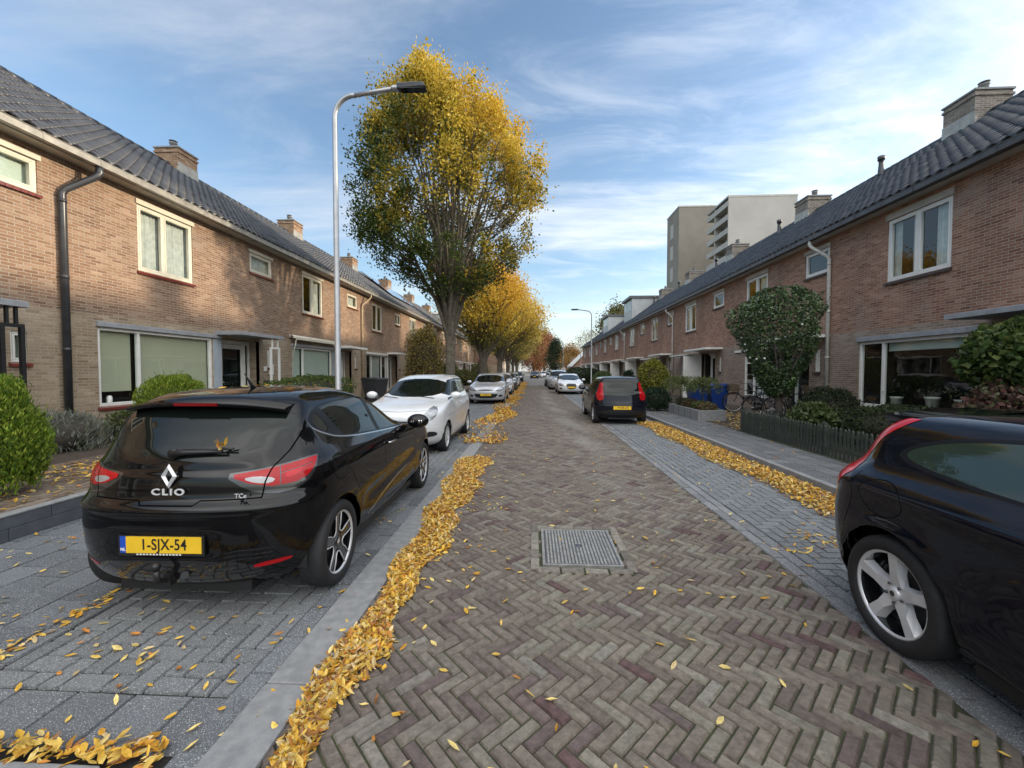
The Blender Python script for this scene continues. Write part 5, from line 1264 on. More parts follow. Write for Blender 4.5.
class Body:
    def __init__(s, V, F):
        s.bm = bmesh.new(); vs = [s.bm.verts.new(v) for v in V]
        for f in F:
            try: s.bm.faces.new([vs[i] for i in f])
            except ValueError: pass
        bmesh.ops.remove_doubles(s.bm, verts=s.bm.verts, dist=1e-6)
        bmesh.ops.recalc_face_normals(s.bm, faces=s.bm.faces)
        s.lay = s.bm.faces.layers.int.new('tag'); s.tags = {}
        s.bm.normal_update(); s.bm.verts.ensure_lookup_table(); s.bm.faces.ensure_lookup_table()
        tmp = s.bm.copy(); s.bvh = bvhtree.BVHTree.FromBMesh(tmp)
        s.fn = [([v.co.copy() for v in f.verts], [v.normal.copy() for v in f.verts]) for f in tmp.faces]
        tmp.free()
    def tid(s, t):
        if t is None: return 0
        return s.tags.setdefault(t, len(s.tags)+1)
    def normal(s, p):
        loc, n, i, d = s.bvh.find_nearest(p)
        cs, ns = s.fn[i]
        w = poly_3d_calc(cs, loc)
        o = Vector((0, 0, 0))
        for a, b_ in zip(w, ns): o += b_*a
        return o.normalized() if o.length > 1e-6 else n
    def cut(s, view, poly, t, allowed=(None,), sides=(1, -1), xref=0.0, facing=0.12):
        ids = {s.tid(a) for a in allowed}; tt = s.tid(t)
        if view in ('front', 'rear', 'top'): sides = (1,)
        for sd in sides:
            U, W, D = (Vector(a) for a in VIEWS[view](sd, xref))
            off = -U.dot(Vector((xref, 0, 0)))
            P = lambda co: (co.dot(U)+off, co.dot(W))
            s.bm.normal_update()
            x0 = min(p[0] for p in poly)-.002; x1 = max(p[0] for p in poly)+.002; y0 = min(p[1] for p in poly)-.002; y1 = max(p[1] for p in poly)+.002
            def over(f, a0, a1, b0, b1):
                q = [P(v.co) for v in f.verts]
                return max(p[0] for p in q) > a0 and min(p[0] for p in q) < a1 and max(p[1] for p in q) > b0 and min(p[1] for p in q) < b1
            fs = {f for f in s.bm.faces if f[s.lay] in ids and f.normal.dot(D) > facing and over(f, x0, x1, y0, y1)}
            for i in range(len(poly)):
                p, q = poly[i], poly[(i+1) % len(poly)]
                a0, a1 = min(p[0], q[0])-.0015, max(p[0], q[0])+.0015; b0, b1 = min(p[1], q[1])-.0015, max(p[1], q[1])+.0015
                sel = [f for f in fs if over(f, a0, a1, b0, b1)]
                if not sel: continue
                e2 = (q[0]-p[0], q[1]-p[1]); l_ = math.hypot(*e2)
                if l_ < 1e-6: continue
                no = (U*(-e2[1])+W*e2[0])/l_
                co = U*(p[0]-off)+W*p[1]
                if abs(U.dot(U)-1) > 1e-3: co = co
                geom = set(sel)
                for f in sel: geom.update(f.edges); geom.update(f.verts)
                r_ = bmesh.ops.bisect_plane(s.bm, geom=list(geom), dist=1e-6, plane_co=co, plane_no=no)
                for g_ in r_['geom']:
                    if isinstance(g_, bmesh.types.BMFace): fs.add(g_)
                fs = {f for f in fs if f.is_valid}
            for f in fs:
                if inpoly(*P(f.calc_center_median()), poly): f[s.lay] = tt
    def line(s, view, pts, wd=0.006, t='gap', **kw):
        for a, b_ in zip(pts[:-1], pts[1:]):
            dx, dy = b_[0]-a[0], b_[1]-a[1]; l_ = math.hypot(dx, dy); nx, ny = -dy/l_*wd/2, dx/l_*wd/2; ex, ey = dx/l_*wd*.3, dy/l_*wd*.3
            s.cut(view, [(a[0]+nx-ex, a[1]+ny-ey), (b_[0]+nx+ex, b_[1]+ny+ey), (b_[0]-nx+ex, b_[1]-ny+ey), (a[0]-nx-ex, a[1]-ny-ey)], t, **kw)
    def export2(s, tagset, name, mats, parent, push=0.0):
        s.export(tagset, name, mats, parent, push, 1); s.export(tagset, name, mats, parent, push, -1)
    def export(s, tagset, name, mats, parent, push=0.0, sgn=0):
        """faces of the given tags as one object; mats: list parallel to tagset"""
        ids = [s.tid(a) for a in tagset]; vm = {}; vs = []; ns = []; fs = []; mi = []
        for f in s.bm.faces:
            k = f[s.lay]
            if k in ids and (sgn == 0 or f.calc_center_median().y*sgn > 0):
                o = []
                for v in f.verts:
                    if v.index not in vm:
                        vm[v.index] = len(vs); n = s.normal(v.co); vs.append(v.co+n*push); ns.append(n)
                    o.append(vm[v.index])
                fs.append(o); mi.append(ids.index(k))
        if not fs: return None
        me = bpy.data.meshes.new(name); me.from_pydata([tuple(v) for v in vs], [], fs)
        for m in mats: me.materials.append(m)
        me.polygons.foreach_set('material_index', mi); me.polygons.foreach_set('use_smooth', [True]*len(fs))
        me.update(); me.normals_split_custom_set_from_vertices([tuple(n) for n in ns])
        return link(bpy.data.objects.new(name, me), parent)

def wheel(root, x, y, R_, wd, style, name='wheel', side=1):
    """tyre as the wheel, rim as its child; outer face towards side*y"""
    rr = R_*(0.715 if style in ('twotone', 'five') else 0.68)
    b = MB(); s = side; h = wd/2
    prof = [(rr, -h*.75), (rr+.012, -h*.95), (R_*.86, -h*1.0), (R_*.955, -h*.90), (R_*.99, -h*.72), (R_*1.0, -h*.3), (R_*1.0, h*.3), (R_*.99, h*.72), (R_*.955, h*.90), (R_*.86, h*1.0), (rr+.012, h*.95), (rr, h*.75), (rr-.01, h*.3), (rr-.01, -h*.3)]
    b.lathe(prof, 'y', (0, 0, 0), 48, closed=True)
    for g in (-.35, 0, .35): b.lathe([(R_+.0005, h*g-.004), (R_-.006, h*g), (R_+.0005, h*g+.004)], 'y', (0, 0, 0), 48)
    w = b.build(name, M['rubber'], root); w.location = (x, y, R_)
    b = MB(); yo = s*h*0.80
    b.lathe([(rr+.004, yo), (rr+.006, yo+s*.006), (rr-.004, yo+s*.004), (rr-.010, yo-s*.008)], 'y', (0, 0, 0), 48, 0)
    b.lathe([(rr-.010, yo-s*.008), (rr-.02, yo-s*.06), (rr-.03, -s*h*.6), (0.05, -s*h*.6)], 'y', (0, 0, 0), 48, 1 if style in ('twotone', 'five') else 0)
    if style == 'twotone':
        # five broad black spokes outlined in bright metal, in V pairs
        for k in range(5):
            a0 = 2*PI*k/5+PI/2
            def pt(r, a, dy): return (r*math.cos(a), yo+s*dy, r*math.sin(a))
            cw_ = a0+PI/5      # the window between two spokes, edged in bright metal
            e = [pt(rr-.004, cw_-.44, -.004), pt(rr*.62, cw_-.36, -.008), pt(.105, cw_-.34, -.012), pt(.082, cw_-.20, -.014), pt(.078, cw_, -.015), pt(.082, cw_+.20, -.014), pt(.105, cw_+.34, -.012), pt(rr*.62, cw_+.36, -.008), pt(rr-.004, cw_+.44, -.004)]
            b.tube(e, .0048, 6, 0)
            for sg in (-1, 1):
                # dark blade
                q = [pt(0.03, a0+sg*.62, -.020), pt(0.03, a0, -.020), pt(rr-.01, a0, -.012), pt(rr-.01, a0+sg*.17, -.012), pt(.10, a0+sg*.28, -.018)]
                qb = [(p[0], p[1]-s*.03, p[2]) for p in q]; b.hexa(q, qb, 1)
    elif style == 'five':
        for k in range(5):
            a = 2*PI*k/5+0.3
            def pt(r, t, dy): return (r*math.cos(a)-t*math.sin(a), yo+s*dy, r*math.sin(a)+t*math.cos(a))
            top = [pt(.03, -.042, -.030), pt(.03, .042, -.030), pt(rr*.55, .024, -.012), pt(rr-.008, .032, -.004), pt(rr-.008, -.032, -.004), pt(rr*.55, -.024, -.012)]
            bot = [pt(.03, -.048, -.07), pt(.03, .048, -.07), pt(rr*.55, .040, -.055), pt(rr-.008, .052, -.05), pt(rr-.008, -.052, -.05), pt(rr*.55, -.040, -.055)]
            b.hexa(bot, top, 0)
    else:
        n = 7 if style == 'seven' else 9
        for k in range(n):
            a = 2*PI*k/n
            def pt(r, t, dy): return (r*math.cos(a)-t*math.sin(a), yo+s*dy, r*math.sin(a)+t*math.cos(a))
            top = [pt(.03, -.018, -.02), pt(.03, .018, -.02), pt(rr-.008, .022, -.006), pt(rr-.008, -.022, -.006)]
            bot = [(p[0], p[1]-s*.035, p[2]) for p in top]
            b.hexa(bot, top, 0)
    b.lathe([(0.001, yo-s*.012), (.030, yo-s*.012), (.038, yo-s*.02), (.040, yo-s*.07)], 'y', (0, 0, 0), 20, 1 if style == 'twotone' else 0)
    b.lathe([(0.001, yo-s*.010), (.016, yo-s*.0105)], 'y', (0, 0, 0), 16, 0 if style == 'twotone' else 1)
    for k in range(5):
        a = 2*PI*k/5+.94; b.lathe([(.001, yo-s*.016), (.008, yo-s*.016), (.009, yo-s*.03)], 'y', (.055*math.cos(a), 0, .055*math.sin(a)), 8, 1)
    b.lathe([(0.05, -s*h*.2), (rr*.72, -s*h*.2), (rr*.72, -s*h*.35), (.05, -s*h*.35)], 'y', (0, 0, 0), 28, 2, closed=True)
    b.build('rim', [M['silver'], M['blackgloss'], M['zincdark']], w)
    return w

def text_mesh(txt, size, mat, parent, name='lettering', ext=0.0015, sx=1.0, spacing=1.0, bold=0.0):
    cu = bpy.data.curves.new('t', 'FONT'); cu.body = txt; cu.size = size; cu.align_x = 'CENTER'; cu.align_y = 'CENTER'; cu.extrude = ext; cu.space_character = spacing; cu.offset = bold
    o = bpy.data.objects.new('t', cu); link(o); dg = bpy.context.evaluated_depsgraph_get()
    me = bpy.data.meshes.new_from_object(o.evaluated_get(dg)); bpy.data.objects.remove(o); bpy.data.curves.remove(cu)
    me.name = name; me.materials.clear(); me.materials.append(mat)
    n = len(me.vertices); co = np.zeros(n*3, dtype=np.float32); me.vertices.foreach_get('co', co); co = co.reshape(-1, 3); co[:, 0] *= sx; me.vertices.foreach_set('co', co.ravel()); me.update()
    return link(bpy.data.objects.new(name, me), parent)
# rotation that stands text upright, read by someone looking along local +x (rear) or -x (front)
def face_rear(o, x, y, z, tilt=0.0): o.location = (x, y, z); o.rotation_euler = (PI/2-tilt, 0, -PI/2); return o
def face_front(o, x, y, z, tilt=0.0): o.location = (x, y, z); o.rotation_euler = (PI/2+tilt, 0, PI/2); return o

def plate(root, x, y, z, front, txt=None, tilt=0.0, blue=True):
    b = MB(); b.box(-.275, .275, -.07, .058, -.012, -.002)
    h = b.build('plate_holder', M['black'], root)
    b = MB(); b.box(-.26 if not blue else -.222, .26, -.052, .052, -.001, .003); p = b.build('licence_plate', M['plate'], h)
    if blue: b = MB(); b.box(-.26, -.2225, -.052, .052, -.001, .003); b.build('country_band', M['plateblue'], h)
    (face_front if front else face_rear)(h, x, y, z, tilt)
    if txt:
        t = text_mesh(txt, .098, M['ink'], p, sx=.80, spacing=1.06, bold=.001); t.location = (.02, .0, .0035)
        if blue: t = text_mesh('NL', .026, M['white'], p, bold=.0005); t.location = (-.241, -.03, .0035)
    return h

def arches(body, xs, R_, gap=0.045):
    for xc in xs:
        body.cut('side', [(xc+(R_+gap)*math.cos(a), R_+(R_+gap)*math.sin(a)*1.0) for a in np.linspace(0, 2*PI, 37)[:-1]], 'hole', facing=-1.1)
def liners(root, xs, R_, w, gap=0.045):
    b = MB()
    for xc in xs:
        for s in (-1, 1):
            n = 20; vs = []
            for i in range(n+1):
                a = -0.1+(PI+0.2)*i/n; c_, s_ = math.cos(a)*(R_+gap-.002), math.sin(a)*(R_+gap-.002)
                vs += [(xc+c_, s*(w-(.10 if abs(c_) > R_*.8 else .05)), R_+s_), (xc+c_, s*(w-.40), R_+s_)]
            b.add(vs, [(2*i, 2*i+1, 2*i+3, 2*i+2) for i in range(n)], 0, True)
            b.add([(xc-R_*.9, s*(w-.40), .2), (xc+R_*.9, s*(w-.40), .2), (xc+R_*.9, s*(w-.40), .7), (xc-R_*.9, s*(w-.40), .7)], [(0, 1, 2, 3)])
    x0, x1 = xs[0]+R_+.08, xs[1]-R_-.08
    b.box(x0, x1, -(w-.10), w-.10, .15, .24)
    b.box(xs[0]-.45, x1+.9, -(w-.42), w-.42, .17, .30)
    return b.build('underbody', M['black'], root)

def mirror(root, x, y, z, s, mat, big=1.0):
    b = MB(); b.ell((0, 0, 0), .080*big, .120*big, .078*big, 0, 16, 12); b.hexa([(-.02, -s*.09, -.06), (.05, -s*.09, -.06), (.05, -s*.16, -.09), (-.02, -s*.16, -.09)], [(-.02, -s*.09, -.02), (.04, -s*.09, -.02), (.04, -s*.16, -.05), (-.02, -s*.16, -.05)], 1)
    m = b.build('wing_mirror', [mat, M['black']], root); m.location = (x, y, z)
    b = MB(); b.ell((-.060*big, 0, 0), .018*big, .070*big, .038*big, 0, 12, 8); b.build('mirror_glass', M['chrome'], m)
    return m

def flare(xs, R_, amp=0.010):
    def f(V):
        V = V.copy()
        for xc in xs:
            r = np.hypot(V[:, 0]-xc, V[:, 2]-R_); g_ = np.exp(-((r-R_-.060)/.030)**2)*amp*(V[:, 2] > .15)
            V[:, 1] += np.sign(V[:, 1])*g_*np.clip((np.abs(V[:, 1])-.55)/.2, 0, 1)
        return V
    return f

# ---------------------------------------------------------------- black hatchback seen from behind (near left)
def car_black_hatch():
    t = thing('parked_car', 'glossy black hatchback with red swept tail lights and yellow rear plate, nearest on the left', 'car', (-2.31, 3.02, 0), PI/2+R(1.2), 'cars parked on the left side')
    Rw = .315; xs = (0.0, 2.589)
    tab = [(.20, -.44, 3.22, .74), (.26, -.53, 3.33, .81), (.36, -.585, 3.41, .848), (.50, -.612, 3.44, .862), (.62, -.618, 3.44, .868), (.72, -.610, 3.41, .869), (.765, -.598, 3.38, .868),
           (.790, -.575, 3.36, .867), (.82, -.560, 3.31, .864), (.88, -.553, 3.12, .858), (.93, -.545, 2.85, .850), (.98, -.530, 2.45, .832), (1.02, -.510, 2.18, .808), (1.08, -.478, 2.00, .772), (1.16, -.420, 1.82, .732),
           (1.255, -.345, 1.60, .690), (1.345, -.265, 1.37, .645), (1.405, -.20, 1.19, .598), (1.445, -.10, 1.02, .535), (1.472, .08, .86, .43), (1.486, .32, .70, .26)]
    fl = flare(xs, Rw, .016)
    def sc(V):
        V = fl(V); ay = np.abs(V[:, 1]); sg = np.sign(V[:, 1])
        g1 = np.exp(-((V[:, 0]-.05)/.55)**2-((V[:, 2]-.86)/.13)**2)*.022          # haunch over the rear wheel
        line_z = .42+.10*np.clip((V[:, 0]-.5)/1.6, 0, 1)
        g2 = -np.exp(-((V[:, 2]-line_z-.09)/.07)**2)*.020*np.clip((V[:, 0]-.35)/.25, 0, 1)*np.clip((2.15-V[:, 0])/.3, 0, 1)   # scooped lower doors
        V[:, 1] += sg*(g1+g2)*np.clip((ay-.5)/.2, 0, 1)
        rear = np.clip((-.35-V[:, 0])/.1, 0, 1)
        V[:, 0] -= rear*(.016*np.exp(-((V[:, 2]-.745)/.028)**2))*np.clip((.86-ay)/.1, 0, 1)      # bumper shelf lip
        V[:, 0] += rear*(.020*np.exp(-((V[:, 2]-.53)/.075)**4))*np.clip((.33-ay)/.05, 0, 1)     # plate recess
        V[:, 0] += rear*(.012*np.exp(-((V[:, 2]-.98)/.03)**2))*np.clip((.55-ay)/.1, 0, 1)
        return V
    B = Body(*loft(tab, nf=2.3, nr=2.6, Lf=.75, Lr=.50, barrel=.055, nz=96, sculpt=sc, nc=18, ns=30))
    arches(B, xs, Rw)
    # window band: trim, then the panes
    B.cut('side', smoothpoly([(2.02, .966), (1.0, 1.018), (.20, 1.075), (-.075, 1.165), (-.152, 1.232), (-.08, 1.310), (.12, 1.366), (.75, 1.386), (1.11, 1.356), (1.54, 1.21)], 2), 'chrome', facing=.05)
    B.cut('side', smoothpoly([(1.99, .978), (1.0, 1.028), (.20, 1.086), (-.06, 1.174), (-.15, 1.232), (-.085, 1.317), (.12, 1.371), (.75, 1.391), (1.11, 1.361), (1.54, 1.218)], 2), 'trim', ('chrome',), facing=.05)
    B.cut('side', [(1.72, 1.005), (1.00, 1.040), (.98, 1.365), (1.10, 1.345), (1.50, 1.215)], 'glassF', ('trim',), facing=.05)
    B.cut('side', [(1.94, .992), (1.77, 1.002), (1.55, 1.17)], 'glassQ', ('trim',), facing=.05)
    B.cut('side', [(.92, 1.045), (.26, 1.095), (.08, 1.345), (.35, 1.365), (.90, 1.370)], 'glassR', ('trim',), facing=.05)
    B.cut('side', smoothpoly([(.10, 1.13), (-.09, 1.215), (-.05, 1.29), (.02, 1.31)], 1), 'glassC', ('trim',), facing=.05)
    # rear window and hatch
    B.cut('rear', smoothpoly([(-.36, 1.045), (.36, 1.045), (.56, 1.13), (.645, 1.24), (.60, 1.355), (-.60, 1.355), (-.645, 1.24), (-.56, 1.13)], 2), 'glassB', facing=.05)
    B.cut('front', smoothpoly([(-.73, 1.035), (.73, 1.035), (.60, 1.365), (-.60, 1.365)], 2), 'glassW', facing=.05)
    # lamps
    lamp = [(-.120, .948), (-.02, .882), (.10, .856), (.24, .870), (.335, .922), (.405, 1.012), (.385, 1.022), (.19, .994), (.02, .968)]
    B.cut('rq', smoothpoly([(-.150, .955), (-.03, .850), (.10, .816), (.255, .835), (.352, .905), (.420, 1.025), (.385, 1.032), (.19, 1.004), (.02, .976)], 1), 'lamptrim', xref=0)
    B.cut('rq', smoothpoly(lamp, 1), 'lampR', ('lamptrim',), xref=0)
    B.cut('rq', smoothpoly([(-.055, .925), (.02, .892), (.10, .888), (.125, .920), (.02, .938)], 1), 'lampW', ('lampR',), xref=0)
    B.cut('rq', smoothpoly([(.17, .91), (.26, .93), (.30, .975), (.19, .965)], 1), 'lampB', ('lampR',), xref=0)
    B.cut('rq', [(-.10, .935), (-.02, .895), (.10, .868), (.24, .880), (.30, .905), (.30, .898), (.24, .868), (.10, .856), (-.02, .880), (-.12, .930)], 'lamptrim', ('lampR',), xref=0)
    B.line('rq', [(.145, .86), (.155, .99)], .006, 'lamptrim', allowed=('lampR',), xref=0)
    B.line('rq', [(.15, .945), (.36, .985)], .005, 'lamptrim', allowed=('lampR', 'lampB'), xref=0)
    B.cut('rear', smoothpoly([(.50, .352), (.69, .370), (.71, .40), (.52, .385)], 1), 'refl'); B.cut('rear', smoothpoly([(-.50, .352), (-.69, .370), (-.71, .40), (-.52, .385)], 1), 'refl')
    al = (None, 'lampR', 'lampW', 'lamptrim')
    for s in (-1, 1): B.line('rear', [(s*.655, 1.30), (s*.672, 1.20), (s*.640, 1.08), (s*.585, .985), (s*.560, .90), (s*.548, .80)], .009, allowed=al)
    B.line('rear', [(-.55, .803), (-.20, .800), (-.17, .775), (.17, .775), (.20, .800), (.55, .803)], .008)
    for z_ in (.425, .455, .485): B.line('rear', [(-.36, z_-.012), (-.44, z_), (-.62, z_-.004)], .004, 'lamptrim', allowed=(None, 'lower'))
    # doors
    B.line('side', [(2.02, .96), (2.05, .80), (2.02, .45), (1.97, .27)], .006)
    B.line('side', [(.95, 1.04), (.96, .75), (.93, .30)], .006)
    B.line('side', [(.13, 1.09), (.10, 1.0), (.13, .86), (.26, .72), (.40, .56), (.44, .30)], .006)
    B.line('side', [(.42, .255), (1.2, .258), (2.0, .262)], .006)
    B.line('side', smoothpoly([(-.10, .80), (.10, .80), (.11, .99), (-.11, .99)], 2)+[(-.05, .80)], .005, sides=(-1,))
    # bright strip low on the doors
    B.cut('side', smoothpoly([(.55, .335), (.95, .445), (1.5, .515), (2.0, .515), (1.5, .498), (.95, .428), (.56, .318)], 1), 'strip')
    B.cut('rear', smoothpoly([(-.47, .26), (.47, .26), (.60, .34), (.36, .43), (-.36, .43), (-.60, .34)], 1), 'lower')
    bl = M['paintblack']
    B.export([None, 'gap', 'trim', 'chrome', 'strip', 'lower', 'lamptrim'], 'body', [bl, M['gap'], M['trimdark'], M['chromedull'], M['chromedull'], M['blackgloss'], M['lamptrim']], t)
    for k, nm in (('glassF', 'side_window'), ('glassR', 'side_window'), ('glassC', 'quarter_window'), ('glassQ', 'quarter_window')): B.export2([k], nm, [M['carglass']], t, -.0015)
    for k, nm in (('glassB', 'rear_window'), ('glassW', 'windscreen')): B.export([k], nm, [M['carglass']], t, -.0015)
    B.export2(['lampR', 'lampW', 'lampB'], 'tail_light', [M['red'], M['lens'], M['redbright']], t, .003)
    B.export2(['refl'], 'reflector', [M['red']], t, .002)
    liners(t, xs, Rw, .865)
    for x in xs:
        for s in (-1, 1): wheel(t, x, s*(.865-.115), Rw, .20, 'twotone', side=s)
    # spoiler over the hatch
    b = MB(); n = 14; top = []; bot = []
    for i in range(n+1):
        y = -.575+1.15*i/n; k = abs(y/.575)**2.5; top.append((-.345+.085*k, y, 1.405-.045*k)); bot.append((-.330+.085*k, y, 1.375-.045*k))
    ft = [(-.08, p[1]*.98, 1.448-.058*abs(p[1]/.575)**2.5) for p in top]; fb_ = [(-.20, p[1]*.985, 1.380-.05*abs(p[1]/.575)**2.5) for p in top]
    vs = ft+top+bot+fb_; m_ = n+1
    b.add(vs, [(j*m_+i, j*m_+i+1, (j+1)*m_+i+1, (j+1)*m_+i) for j in range(3) for i in range(n)], 0, True)
    b.add([ft[0], top[0], bot[0], fb_[0]], [(0, 1, 2, 3)]); b.add([ft[-1], top[-1], bot[-1], fb_[-1]], [(0, 1, 2, 3)])
    sp_ = b.build('spoiler', bl, t)
    b = MB(); b.hexa([(-.325, -.15, 1.380), (-.325, .15, 1.380), (-.338, .15, 1.380), (-.338, -.15, 1.380)], [(-.335, -.15, 1.400), (-.335, .15, 1.400), (-.350, .15, 1.400), (-.350, -.15, 1.400)]); b.build('brake_light', M['red'], sp_)
    # wiper, aerial, badge, lettering, plate, towbar, handles, mirrors
    b = MB(); b.tube([(-.500, .02, 1.085), (-.508, -.06, 1.095), (-.495, -.30, 1.100)], [.026, .017, .009], 8); b.tube([(-.50, -.03, 1.108), (-.475, -.36, 1.115)], .007, 6); b.lathe([(.001, -.03), (.034, -.03), (.030, 0)], 'x', (-.48, .02, 1.085), 12); b.build('rear_wiper', M['black'], t)
    b = MB(); b.tube([(.27, 0, 1.478), (.24, 0, 1.505), (.16, 0, 1.60)], [.022, .012, .004], 8); b.build('aerial', M['black'], t)
    b = MB(); o = [(0, .078), (.052, 0), (0, -.078), (-.052, 0)]; i_ = [(0, .040), (.022, 0), (0, -.040), (-.022, 0)]
    for k in range(4):
        a, c, d, e = o[k], o[(k+1) % 4], i_[(k+1) % 4], i_[k]; m1_ = ((a[0]+e[0])/2, (a[1]+e[1])/2); m2_ = ((c[0]+d[0])/2, (c[1]+d[1])/2)
        b.quad((a[0], a[1], 0), (c[0], c[1], 0), (m2_[0], m2_[1], .014), (m1_[0], m1_[1], .014)); b.quad((m1_[0], m1_[1], .014), (m2_[0], m2_[1], .014), (d[0], d[1], 0), (e[0], e[1], 0))
    face_rear(b.build('diamond_badge', M['badge'], t), -.562, 0, .955, .05)
    face_rear(text_mesh('CLIO', .056, M['badge'], t, 'lettering', .003, 1.45, 1.25, .0012), -.572, 0, .855)
    face_rear(text_mesh('TCe', .040, M['badge'], t, 'lettering', .002, 1.0, 1.0), -.562, -.46, .832).rotation_euler.z = -PI/2+.10
    pl = plate(t, -.610, .02, .535, False, '1-SJX-54')
    tx = text_mesh('AUTOBEDRIJF   ZWOLLE', .017, M['white'], pl, 'dealer_lettering', .0005, 1.3); tx.location = (-.03, -.061, -.0015)
    bpy.data.objects.remove(tx)
    b = MB()
    for k in range(14): b.box(-.16+k*.021, -.16+k*.021+.014, -.066, -.057, -.0018, -.0008)
    b.build('dealer_strip', M['white'], pl)
    b = MB(); b.tube([(-.35, 0, .30), (-.58, 0, .30), (-.66, 0, .33), (-.67, 0, .40)], .018, 10); b.ell((-.67, 0, .425), .025, .025, .025, 0, 12, 8); b.box(-.60, -.55, -.025, .025, .27, .34); b.tube([(-.56, -.10, .33), (-.60, -.12, .34)], .022, 12)
    b.build('tow_bar', M['black'], t)
    for s in (-1, 1):
        for x, z in ((1.12, .93), ) if s else (): pass
        h = MB(); h.tube([(1.02, s*.868, .895), (1.04, s*.895, .90), (1.18, s*.893, .90), (1.20, s*.866, .895)], .011, 8); h.build('door_handle', M['chromedull'], t)
        mirror(t, 1.86, s*.955, 1.015, s, bl, 1.1)
    return t

def leaves_on(name, label, root_world, pts, seed, size=.07, tilt=.15, z=0):
    o = fallen(name, np.array([(p[0], p[1]) for p in pts]), np.array([p[2] for p in pts]), size, tilt, seed); return tag(o, label, 'leaves', kind='stuff')

